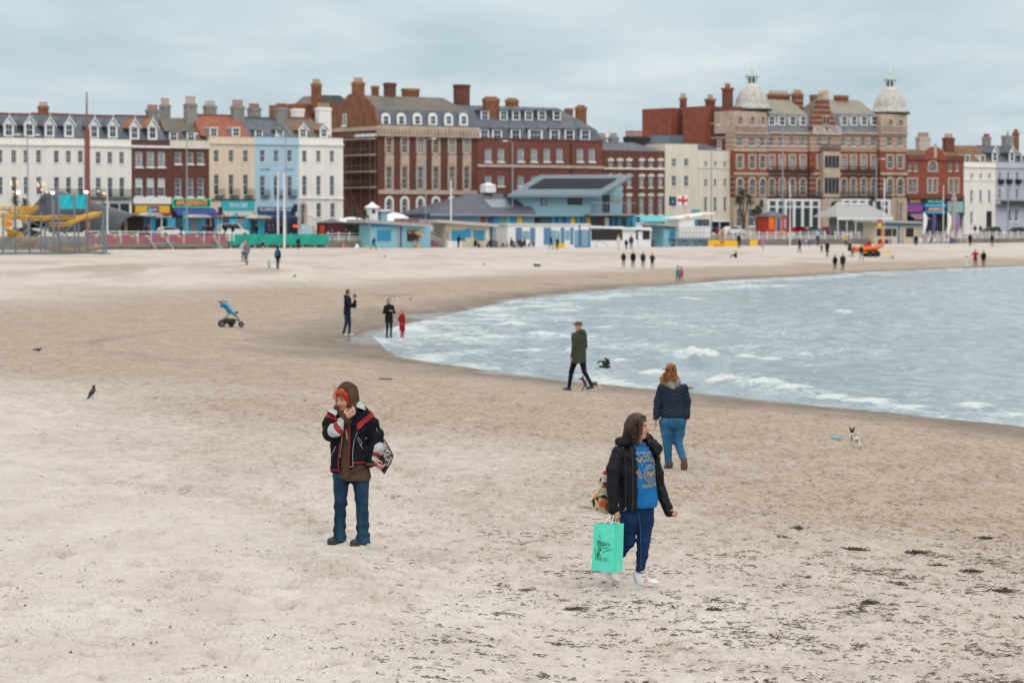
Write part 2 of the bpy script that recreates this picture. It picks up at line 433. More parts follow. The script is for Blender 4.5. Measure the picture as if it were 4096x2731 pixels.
 def noise(scale,vec=(1,1,1),detail=5,rough=0.6):
  mp=N('ShaderNodeMapping');L(geo.outputs['Position'],mp.inputs[0]);mp.inputs['Scale'].default_value=vec
  n=N('ShaderNodeTexNoise');L(mp.outputs[0],n.inputs['Vector']);n.inputs['Scale'].default_value=scale;n.inputs['Detail'].default_value=detail;n.inputs['Roughness'].default_value=rough
  return n.outputs[0]
 def ramp(src,*st):
  r=N('ShaderNodeValToRGB');L(src,r.inputs[0]);el=r.color_ramp.elements
  el[0].position,el[0].color=st[0][0],(*st[0][1],1);el[1].position,el[1].color=st[-1][0],(*st[-1][1],1)
  for p,c in st[1:-1]:
   e_=el.new(p);e_.color=(*c,1)
  return r.outputs[0]
 def mixc(f,a_,b_,bt='MIX'):
  n=N('ShaderNodeMix',data_type='RGBA',blend_type=bt)
  if isinstance(f,float):n.inputs['Factor'].default_value=f
  else:L(f,n.inputs['Factor'])
  L(a_,n.inputs['A']);L(b_,n.inputs['B']);return n.outputs['Result']
 drysand=ramp(noise(0.9,(1,.45,1)),(0.3,(0.475,0.43,0.398)),(0.55,(0.545,0.50,0.468)),(0.75,(0.585,0.545,0.515)))
 damp=ramp(noise(1.6,(1,.4,1)),(0.3,(0.315,0.26,0.208)),(0.55,(0.375,0.315,0.258)),(0.78,(0.43,0.368,0.308)))
 wets=ramp(noise(0.8,(1,.4,1)),(0.3,(0.125,0.102,0.086)),(0.7,(0.195,0.16,0.134)))
 add=N('ShaderNodeMath',operation='ADD');L(at['dry'].outputs['Fac'],add.inputs[0])
 sb=N('ShaderNodeMath',operation='MULTIPLY_ADD');L(noise(4.5,(1,.4,1),6,0.7),sb.inputs[0]);sb.inputs[1].default_value=1.7;sb.inputs[2].default_value=-0.85;L(sb.outputs[0],add.inputs[1]);
 cl=N('ShaderNodeClamp');L(add.outputs[0],cl.inputs[0])
 base=mixc(cl.outputs[0],damp,drysand)
 fl=ramp(noise(9.0,(1,.32,1),4,0.65),(0.50,(1.04,1.04,1.04)),(0.66,(0.66,0.61,0.54)))
 iv=N('ShaderNodeMapRange');L(cl.outputs[0],iv.inputs['Value']);iv.inputs['To Min'].default_value=1.0;iv.inputs['To Max'].default_value=0.14;base=mixc(iv.outputs[0],base,fl,'MULTIPLY')
 fl2=ramp(noise(34.0,(1,.45,1),3,0.7),(0.46,(1.05,1.05,1.05)),(0.68,(0.66,0.62,0.58)))  # fine dark flecks: sand speckle, plus dent shading put into the colour
 i2=N('ShaderNodeMapRange');L(cl.outputs[0],i2.inputs['Value']);i2.inputs['To Min'].default_value=0.9;i2.inputs['To Max'].default_value=0.42;base=mixc(i2.outputs[0],base,fl2,'MULTIPLY')
 wc=N('ShaderNodeMath',operation='MULTIPLY_ADD');L(noise(3.0,(1,.5,1),4),wc.inputs[0]);wc.inputs[1].default_value=0.5;wc.inputs[2].default_value=-0.25
 wa=N('ShaderNodeMath',operation='ADD');L(at['wet'].outputs['Fac'],wa.inputs[0]);L(wc.outputs[0],wa.inputs[1])
 wq=N('ShaderNodeMath',operation='MULTIPLY');L(wa.outputs[0],wq.inputs[0]);sm=N('ShaderNodeMath',operation='GREATER_THAN');L(at['wet'].outputs['Fac'],sm.inputs[0]);sm.inputs[1].default_value=0.02;L(sm.outputs[0],wq.inputs[1])
 wcl=N('ShaderNodeClamp');L(wq.outputs[0],wcl.inputs[0])
 base=mixc(wcl.outputs[0],base,wets)
 L(base,b.inputs['Base Color'])
 rr=N('ShaderNodeMapRange');L(wcl.outputs[0],rr.inputs['Value']);rr.inputs['From Min'].default_value=0.86;rr.inputs['To Min'].default_value=0.95;rr.inputs['To Max'].default_value=0.2
 L(rr.outputs[0],b.inputs['Roughness']);
 sp=N('ShaderNodeMapRange');L(wcl.outputs[0],sp.inputs['Value']);sp.inputs['From Min'].default_value=0.86;sp.inputs['To Min'].default_value=0.12;sp.inputs['To Max'].default_value=0.6
 L(sp.outputs[0],b.inputs['Specular IOR Level'])
 h1=noise(14.0,(1,.5,1),4,0.65);h2=noise(3.5,(1,.45,1),4,0.6)
 hm=N('ShaderNodeMath',operation='MULTIPLY_ADD');L(h1,hm.inputs[0]);hm.inputs[1].default_value=0.45;L(h2,hm.inputs[2])
 bp=N('ShaderNodeBump');bp.inputs['Distance'].default_value=0.035;L(hm.outputs[0],bp.inputs['Height'])
 bs=N('ShaderNodeMapRange');L(wcl.outputs[0],bs.inputs['Value']);bs.inputs['To Min'].default_value=0.85;bs.inputs['To Max'].default_value=0.05
 L(bs.outputs[0],bp.inputs['Strength']);L(bp.outputs[0],b.inputs['Normal'])
 me.materials.append(m)
 tag(mobj('beach',me),kind='structure')
make_beach()
def make_sea():
 rows=np.concatenate([np.geomspace(14,50,60),np.geomspace(50.2,330,700),np.geomspace(332,4000,160)])
 tans=np.concatenate([np.linspace(-0.09,0.215,420),np.linspace(0.22,1.4,50)])
 X,Y=fan(rows,tans);S=shore(X,Y)
 depth=np.clip((-S-1)/14,0,1)
 fade=np.clip((600-Y)/300,0,1)
 r1=1-np.abs(fbm(X/3.3+0.25*Y/9,Y/8.5,3,5));r2=fbm(X/1.1,Y/2.6,3,15)
 swell=fbm(X/7+0.3*Y/12,Y/15.0,2,25)
 Z=fade*(depth*(0.30*(r1-0.72)+0.16*swell)+(0.25+0.75*depth)*0.10*r2)
 foam=np.zeros_like(X)
 crests=[(2790,1428,115,26,.42),(2985,1430,70,7,.10),(3090,1442,60,7,.10),(3215,1416,40,8,.12),(2920,1526,120,14,.22),(3060,1540,110,12,.2),(3180,1552,80,9,.14),(2300,1400,55,12,.18),(2480,1440,60,8,.1),(2620,1490,80,9,.12),(2180,1330,90,12,.16),(2060,1300,90,10,.14),(1980,1345,70,10,.12),(2250,1235,90,10,.14),(2350,1190,100,9,.12),(2760,1192,70,8,.12),(3370,1245,40,6,.1),(3330,1590,80,10,.14),(3480,1602,120,12,.16),(3640,1625,90,10,.1),(3900,1625,120,12,.16),(4040,1660,80,10,.12),(2120,1400,80,9,.1),(2420,1310,60,6,.08),(2000,1262,80,8,.1),(3100,1140,120,8,.1),(2950,1150,120,7,.1)]
 for px,py,wx,hy,amp in crests:
  d=FPX*EYE/(py+hy*.6-HOR);x0=(px-2048)/FPX*d;sx=wx/FPX*d;sy=max(0.9,sx*.55)
  dx=X-x0;dy=Y-d-0.25*dx
  m_=(np.abs(dx)<3*sx)&(np.abs(dy)<4*sy)
  if not m_.any():continue
  g=np.exp(-(dx[m_]/sx)**2-(dy[m_]/sy)**2)*(0.85+0.5*fbm(X[m_]/.5,Y[m_]/1.1,3,7))
  Z[m_]+=amp*np.maximum(g,0)*1.15;foam[m_]=np.maximum(foam[m_],np.clip(g*1.8-.2,0,1))
 shallow=np.exp(-((X-2)/13)**2-((Y-120)/46)**2)+0.8*np.exp(-((Y-262-0.2*X)/40)**2)*np.clip((S+45)/45,0,1)
 ln=1-np.abs(fbm(X/4.2+.3*Y/9,Y/5.5,4,35))*1.6
 wh=np.clip((ln-0.80+0.34*shallow-0.10*np.clip(-S/40,0,1))*3.6,0,1)*np.clip(.55+fbm(X/1.2,Y/2.0,3,45),0,1)
 foam=np.maximum(foam,0.60*wh*np.clip(0.10+shallow,0,1))
 edge=np.clip((6.5+S+3.2*fbm(X/3.2,Y/6.0,3,55))/4.5,0,1)
 foam=np.maximum(foam,edge*np.clip(0.42+0.95*fbm(X/1.3,Y/3.6,4,65),0,1))
 skin=np.clip((S+2.6)/3.6,0,1)
 Z=np.where(S>-2.5,Z*(1-skin)+(0.012-0.0)*skin,Z)
 Z=np.where(S>0.9,-0.15-(S-.9)*.2,Z);Z=np.maximum(Z,-1.6)
 V=np.stack([X,Y,Z],-1).reshape(-1,3);F_=grid_faces(*X.shape)
 keep=(S.ravel()[F_]<6).any(1);F_=F_[keep];used=np.unique(F_);rm=-np.ones(len(V),int);rm[used]=np.arange(len(used))
 me=mesh_np('sea',V[used],rm[F_],(),True)
 a=me.attributes.new('foam','FLOAT','POINT');a.data.foreach_set('value',foam.ravel()[used].astype(np.float32))
 m=bpy.data.materials.new('sea_water');m.use_nodes=True;t=m.node_tree;b=t.nodes['Principled BSDF']
 geo=t.nodes.new('ShaderNodeNewGeometry');L=t.links.new
 def noise(scale,vec,detail=4):
  mp=t.nodes.new('ShaderNodeMapping');L(geo.outputs['Position'],mp.inputs[0]);mp.inputs['Scale'].default_value=vec
  n=t.nodes.new('ShaderNodeTexNoise');L(mp.outputs[0],n.inputs['Vector']);n.inputs['Scale'].default_value=scale;n.inputs['Detail'].default_value=detail;n.inputs['Roughness'].default_value=0.65
  return n.outputs[0]
 rp=t.nodes.new('ShaderNodeValToRGB');L(noise(0.09,(1,.5,1)),rp.inputs[0])
 rp.color_ramp.elements[0].position=.35;rp.color_ramp.elements[0].color=(0.19,0.268,0.298,1);rp.color_ramp.elements[1].position=.7;rp.color_ramp.elements[1].color=(0.265,0.335,0.36,1)
 rq=t.nodes.new('ShaderNodeValToRGB');L(noise(1.3,(1,.42,1),6),rq.inputs[0]);rq.color_ramp.elements[0].position=.36;rq.color_ramp.elements[0].color=(0.74,0.79,0.82,1);rq.color_ramp.elements[1].position=.66;rq.color_ramp.elements[1].color=(1.5,1.47,1.45,1)
 rm_=t.nodes.new('ShaderNodeMix');rm_.data_type='RGBA';rm_.blend_type='MULTIPLY';rm_.inputs['Factor'].default_value=1.0;L(rp.outputs[0],rm_.inputs['A']);L(rq.outputs[0],rm_.inputs['B'])
 at=t.nodes.new('ShaderNodeAttribute');at.attribute_name='foam'
 ma=t.nodes.new('ShaderNodeMath');ma.operation='MULTIPLY_ADD';L(noise(3.2,(1,.5,1),9),ma.inputs[0]);ma.inputs[1].default_value=2.6;ma.inputs[2].default_value=-1.3
 ad=t.nodes.new('ShaderNodeMath');ad.operation='ADD';L(at.outputs['Fac'],ad.inputs[0]);L(ma.outputs[0],ad.inputs[1])
 mr=t.nodes.new('ShaderNodeMapRange');L(ad.outputs[0],mr.inputs['Value']);mr.inputs['From Min'].default_value=0.28;mr.inputs['From Max'].default_value=0.85
 mx=t.nodes.new('ShaderNodeMix');mx.data_type='RGBA';L(mr.outputs[0],mx.inputs['Factor']);L(rm_.outputs['Result'],mx.inputs['A']);mx.inputs['B'].default_value=(0.60,0.64,0.645,1)
 L(mx.outputs['Result'],b.inputs['Base Color'])
 r2_=t.nodes.new('ShaderNodeMapRange');L(mr.outputs[0],r2_.inputs['Value']);r2_.inputs['To Min'].default_value=0.14;r2_.inputs['To Max'].default_value=0.85;L(r2_.outputs[0],b.inputs['Roughness'])
 bp=t.nodes.new('ShaderNodeBump');bp.inputs['Strength'].default_value=1.0;bp.inputs['Distance'].default_value=0.22;L(noise(1.5,(1,.55,1),8),bp.inputs['Height']);L(bp.outputs[0],b.inputs['Normal'])
 b.inputs['IOR'].default_value=1.33
 me.materials.append(m)
 tag(mobj('sea',me),kind='structure')
make_sea()
# seaweed, specks
def strands(rng,pts,n_seg=4):
 """thin three-sided weed strands lying on the sand; pts rows: x, y, length, angle, radius, lift"""
 p=np.array(pts);n=len(p);k=n_seg+1
 ang=p[:,3:4]+np.cumsum(rng.normal(0,0.55,(n,k)),1)
 st=p[:,2:3]/n_seg
 cx=p[:,0:1]+np.concatenate([np.zeros((n,1)),np.cumsum(st*np.cos(ang[:,:-1]),1)],1)
 cy=p[:,1:2]+np.concatenate([np.zeros((n,1)),np.cumsum(st*np.sin(ang[:,:-1]),1)],1)
 r=p[:,4:5]*np.where((np.arange(k)%n_seg)==0,0.35,1.0)[None]
 zz=hgt(cx,cy)+p[:,5:6]*np.sin(math.pi*np.arange(k)/n_seg)[None]*rng.uniform(.3,1.3,(n,k))
 nx,ny=-np.sin(ang)*r,np.cos(ang)*r
 V=np.stack([np.stack([cx+nx,cy+ny,zz-.004],-1),np.stack([cx-nx,cy-ny,zz-.004],-1),np.stack([cx,cy,zz+r*1.5],-1)],2).reshape(-1,3)
 q=np.array([(i*3+j,i*3+(j+1)%3,i*3+3+(j+1)%3,i*3+3+j)for i in range(n_seg)for j in range(3)])
 return V,(q[None]+3*k*np.arange(n)[:,None,None]).reshape(-1,4)
rng=np.random.default_rng(7)
M_WEED=mat('dried_seaweed',(0.032,0.026,0.020),0.75,scale=9,col2=(0.12,0.094,0.066))
M_WEED2=mat('black_seaweed',(0.016,0.015,0.014),0.7,scale=12,col2=(0.085,0.070,0.052))
def scatter_weed():
 pts=[]
 def dens(x,y):
  px=2048+x/y*FPX
  d=np.clip((px-1350)/1700,0.03,1.0)
  d*=0.25+0.75*np.clip((33-y)/6,0,1)if y<33 else 0.25*np.clip((44-y)/11,0,1)
  return d
 n=0
 while n<2700:
  y=18.5+30*rng.random()**1.5;x=rng.uniform(-0.21,0.23)*y
  if rng.random()>dens(x,y)*(0.22+0.78*(abs(float(vn(x/2.6+.15*y,y/.9,5))+.4*float(vn(x/.8,y/.5,6)))<.26)):continue
  n+=1;m=int(2+rng.exponential(4.0))
  sp=rng.uniform(.03,.22)
  for _ in range(m):
   a=rng.normal(0,0.8)+(math.pi if rng.random()<.5 else 0)
   pts.append((x+rng.normal(0,sp*1.2),y+rng.normal(0,sp*.9),rng.uniform(.015,.10),a,rng.uniform(.0005,.0015)*(2 if rng.random()<.08 else 1),rng.uniform(.0,.012)))
 v,f=strands(rng,pts)
 tag(mobj('seaweed_litter',mesh_np('seaweed_litter',v,f,[M_WEED])),'dark dried seaweed strands strewn over the pale foreground sand','seaweed',kind='stuff')
scatter_weed()
def scatter_specks():
 n=34000;y=18.5+42*rng.random(n)**1.6;x=rng.uniform(-0.2,0.2,n)*y
 keep=(vn(x/1.1,y/1.4,15)+0.25*vn(x/.3,y/.4,16)>-0.05);x,y=x[keep],y[keep];n=len(x)
 z=hgt(x,y);r=rng.uniform(.0018,.0066,n)*(1+(rng.random(n)>.97)*1.6)
 base=np.array([(1,0,0),(-.5,.87,0),(-.5,-.87,0),(.1,0,1.1)])
 V=(np.stack([x,y,z],-1)[:,None,:]+base[None]*r[:,None,None]).reshape(-1,3)
 F_=(np.array([(0,1,3),(1,2,3),(2,0,3)])[None]+4*np.arange(n)[:,None,None]).reshape(-1,3)
 tag(mobj('shell_grit',mesh_np('shell_grit',V,F_,[mat('grit',(0.035,0.03,0.027),0.8,scale=2,col2=(0.13,0.10,0.08))])),'fine dark grit and shell specks scattered on the dry sand','grit',kind='stuff')
scatter_specks()
CLUMPS=[(3670,2210,150,'largest black seaweed heap on the right foreground sand'),(3412,2198,120,'long flat black seaweed heap left of the largest one'),(3745,2262,75,'small round seaweed tuft just below the largest heap'),(3193,2112,95,'thin dark seaweed wisp nearest the blue frisbee side of the weed field'),(3875,2285,110,'loose brown seaweed mat right of the small round tuft'),(3124,2150,70,'compact brown seaweed knot beyond the mint bag'),(4030,2470,140,'dense black seaweed heap cut by the right edge of the picture'),(3940,2152,95,'flat thin seaweed strip highest up at the far right'),(3590,2335,80,'spiky seaweed tuft in the middle of the weed field'),(3255,2240,90,'brown seaweed bundle with one strand standing upright'),(3470,2411,70,'reddish brown seaweed tuft low in the weed field'),(2840,2440,90,'black seaweed tuft just right of the white high top shoe'),(2290,2440,80,'small black weed tuft left of the mint bag on the sand'),(4000,2362,90,'dark seaweed bundle at the right above the edge heap')]
for i,(px,py,w,lab)in enumerate(CLUMPS):
 gx,gy,gz=ground(px,py);R=w/FPX*gy/2*.85;pts=[]
 for _ in range(90 if w>110 else 46):
  pts.append((gx+np.clip(rng.normal(0,R*.4),-R*.8,R*.8),gy+np.clip(rng.normal(0,R*.35),-R*.6,R*.6),rng.uniform(.03,.13),rng.normal(0,1.1),rng.uniform(.0010,.0032),rng.uniform(.0,.03)))
 v,f=strands(rng,pts,5)
 v-=np.array((gx,gy,gz))
 tag(mobj('seaweed_clump',mesh_np('seaweed_clump',v,f,[M_WEED2]),loc=(gx,gy,gz)),lab,'seaweed','seaweed heaps on the foreground sand')
 # promenade, road, sea wall
PZ=2.75;RZ=2.0
M_PAVE=mat('paving',(0.30,0.29,0.275),0.85,0.15,0.6)
M_ROAD=mat('asphalt',(0.055,0.056,0.06),0.85,0.2,1.5)
M_CONC=mat('sea_wall_concrete',(0.135,0.118,0.105),0.9,scale=0.7,col2=(0.24,0.215,0.19))
def town_obj(name,mb,mats,smooth=False,**k):
 return tag(mb.build(name,mats,None,(TA[0],TA[1],0),(0,0,_th),smooth),**k)
town_obj('promenade',MB().box(-120,420,-26.8,-21.01,-1.0,RZ),[M_PAVE],kind='structure')
town_obj('upper_promenade',MB().box(-120,420,-21.0,-13.0,-1.0,PZ),[M_PAVE],kind='structure')
town_obj('road',MB().box(-120,420,-12.99,-4.01,-1.0,PZ-0.12),[M_ROAD],kind='structure')
town_obj('pavement',MB().box(-120,420,-4.0,60,-1.0,PZ),[M_PAVE],kind='structure')
town_obj('sea_wall',MB().box(-120,420,-27.4,-26.81,-1.0,RZ+0.06),[M_CONC],kind='structure')
# THE SEA FRONT: houses
R0=random.Random(11)
STUCCO=mat('white_stucco',(0.73,0.71,0.665),0.85,scale=1.1,col2=(0.84,0.825,0.785),stretch=(1,1,.18),detail=6)
CREAM=mat('cream_stucco',(0.62,0.51,0.40),0.85,scale=1.1,col2=(0.73,0.615,0.49),stretch=(1,1,.18),detail=6)
IVORY=mat('ivory_stucco',(0.63,0.575,0.475),0.85,scale=.9,col2=(0.74,0.69,0.59),stretch=(1,1,.18),detail=6)
SKYBL=mat('pale_blue_stucco',(0.35,0.51,0.62),0.85,scale=1.1,col2=(0.44,0.60,0.71),stretch=(1,1,.18),detail=6)
LAVEN=mat('lavender_stucco',(0.46,0.49,0.58),0.85,0.05,0.5)
BRICKD=mat('dark_brick',(0.085,0.034,0.026),0.9,scale=1.6,col2=(0.165,0.062,0.044),detail=6)
BRICKR=mat('red_brick',(0.140,0.047,0.036),0.9,scale=1.2,col2=(0.205,0.073,0.054),detail=6)
BRICKO=mat('orange_red_brick',(0.21,0.055,0.034),0.9,scale=1.0,col2=(0.30,0.085,0.05),detail=6)
BRICKB=mat('brown_brick',(0.15,0.062,0.032),0.9,scale=0.9,col2=(0.27,0.115,0.055),detail=6)
STONE=mat('buff_stone',(0.40,0.30,0.23),0.85,scale=0.8,col2=(0.54,0.435,0.35))
RENDER_=mat('grey_chimney_render',(0.20,0.195,0.185),0.9,scale=1.2,col2=(0.30,0.29,0.27))
SLATE=mat('slate',(0.062,0.078,0.105),0.6,scale=0.8,col2=(0.125,0.145,0.175))
SLATEL=mat('lichened_slate',(0.095,0.105,0.115),0.75,scale=0.55,col2=(0.185,0.14,0.09),detail=7)
SLATEG=mat('pale_lichened_slate',(0.19,0.205,0.21),0.7,scale=0.45,col2=(0.31,0.25,0.165),detail=6)
TILE=mat('red_roof_tile',(0.235,0.075,0.048),0.8,scale=1.5,col2=(0.33,0.12,0.075))
TILEO=mat('orange_lichened_tile',(0.20,0.105,0.055),0.8,scale=1.2,col2=(0.36,0.19,0.08))
TILEB=mat('brown_roof_tile',(0.115,0.06,0.04),0.85,scale=0.8,col2=(0.25,0.14,0.06))
WHITE=mat('white_paint',(0.78,0.79,0.79),0.5,0.04,2)
BLACKM=mat('black_iron',(0.012,0.013,0.016),0.5,0.1)
DARK=mat('dark_interior',(0.018,0.019,0.022),0.7,0.2)
TERRA=mat('red_terracotta',(0.33,0.075,0.04),0.8,0.2,4)
BUFFP=mat('buff_terracotta',(0.46,0.32,0.21),0.8,0.15,4)
GLASS=[mat('window_glass_dark',(0.018,0.025,0.036),0.12,0.3,1.2,spec=0.5),mat('window_glass_grey',(0.06,0.072,0.092),0.15,0.3,0.9,spec=0.5),mat('window_glass_blue',(0.035,0.062,0.09),0.12,0.3,1.0,spec=0.5),mat('window_net_curtain',(0.23,0.25,0.275),0.3,0.35,1.5,spec=0.5)]
BLIND=mat('window_blind',(0.55,0.60,0.62),0.5,0.06)
GREENC=mat('turquoise_paint',(0.10,0.44,0.42),0.6,0.05)
WCACHE={}
def win_mesh(w,h,style):
 k=(round(w,2),round(h,2),style)
 if k in WCACHE:return WCACHE[k]
 w,h=k[0],k[1];hw=w/2;b=MB()
 fr=0.095 if style in('white','sill','arch')else 0.055
 if style=='casement':fr=0.1
 b.box(-hw,-hw+fr,-.05,.05,0,h);b.box(hw-fr,hw,-.05,.05,0,h)
 b.box(-hw+fr,hw-fr,-.05,.05,0,fr);b.box(-hw+fr,hw-fr,-.05,.05,h-fr,h)
 b.box(-hw+fr,hw-fr,-.04,.045,h*.5-.035,h*.5+.035)
 nv=3 if w>1.7 else(1 if w<.9 else 2)
 for i in range(nv):
  x=-hw+w*(i+1)/(nv+1);b.box(x-.014,x+.014,-.03,.02,fr,h-fr)
 for q in(.25,.75):b.box(-hw+fr,hw-fr,-.03,.02,h*q-.013,h*q+.013)
 mt=[WHITE]
 if style in('sill','white'):b.box(-hw-.12,hw+.12,-.34,-.05,-.22,-.0)
 if style=='sash':b.box(-hw-.06,hw+.06,-.26,-.05,-.12,0)
 if style in('stone',):
  mt=[WHITE,STONE]
  b.box(-hw-.32,-hw-.002,-.28,.02,-.1,h+.3,1);b.box(hw+.002,hw+.32,-.28,.02,-.1,h+.3,1);b.box(-hw,hw,-.28,.02,h+.002,h+.3,1);b.box(-hw,hw,-.28,.02,-.2,-.002,1)
 if style=='lintel':
  mt=[WHITE,IVORY]
  b.box(-hw-.2,hw+.2,-.27,.02,h+.002,h+.42,1);b.box(-hw-.15,hw+.15,-.3,.02,-.2,-.002,1);b.prism([(-.12,h+.42),(.12,h+.42),(.16,h+.6),(-.16,h+.6)],-.29,.02,1)
 if style in('arch','archstone'):
  mt=[WHITE,WHITE if style=='arch' else STONE];n=10;pts=[]
  ro,ri=hw+.3,hw-.1;zc=h-hw
  out=[(ro*math.cos(a),zc+ro*math.sin(a))for a in np.linspace(0,math.pi,n)];inn=[(ri*math.cos(a),zc+ri*math.sin(a))for a in np.linspace(0,math.pi,n)]
  for i in range(n-1):b.prism([out[i],out[i+1],inn[i+1],inn[i]],-.3,-.05,1)
  b.box(-ro,-hw-.002,-.3,.02,-.12,zc,1);b.box(hw+.002,ro,-.3,.02,-.12,zc,1);b.box(-ro,ro,-.34,-.05,-.35,-.122,1)
  for sx in(-1,1):b.prism([(sx*hw,zc+hw*.25),(sx*hw,h),(sx*hw*.2,h),(sx*hw*.72,zc+hw*.72)][::sx],-.29,-.055,1)
 me=b.mesh('window',mt);g=[MB().quad((-hw+.02,.03,.02),(hw-.02,.03,.02),(hw-.02,.03,h-.02),(-hw+.02,.03,h-.02)).mesh('pane',[q])for q in GLASS]
 bl=MB().quad((-hw+.03,.015,h*.5),(hw-.03,.015,h*.5),(hw-.03,.015,h-.03),(-hw+.03,.015,h-.03)).mesh('blind',[BLIND])
 WCACHE[k]=(me,g,bl);return WCACHE[k]
def wall_mesh(w,z0,z1,depth,holes,mats,rev=0.2,y0=0.0,back=True):
 """front wall with real openings, reveals, sides, back and top; local x 0..w, y inward"""
 b=MB();xs=sorted({0.0,w,*[c for q in holes for c in q[:2]]});zs=sorted({z0,z1,*[c for q in holes for c in q[2:]]})
 for i in range(len(xs)-1):
  for j in range(len(zs)-1):
   mx,mz=(xs[i]+xs[i+1])/2,(zs[j]+zs[j+1])/2
   if any(q[0]<mx<q[1]and q[2]<mz<q[3]for q in holes):continue
   b.quad((xs[i],y0,zs[j]),(xs[i+1],y0,zs[j]),(xs[i+1],y0,zs[j+1]),(xs[i],y0,zs[j+1]))
 for x0,x1,a,c in holes:
  y1=y0+rev
  b.quad((x0,y0,a),(x0,y1,a),(x0,y1,c),(x0,y0,c));b.quad((x1,y0,a),(x1,y0,c),(x1,y1,c),(x1,y1,a))
  b.quad((x0,y0,a),(x1,y0,a),(x1,y1,a),(x0,y1,a));b.quad((x0,y0,c),(x0,y1,c),(x1,y1,c),(x1,y0,c))
 if back:
  b.quad((0,y0,z0),(0,y0,z1),(0,depth,z1),(0,depth,z0));b.quad((w,y0,z0),(w,depth,z0),(w,depth,z1),(w,y0,z1))
  b.quad((0,depth,z0),(0,depth,z1),(w,depth,z1),(w,depth,z0));b.quad((0,y0,z1),(w,y0,z1),(w,depth,z1),(0,depth,z1))
 return b
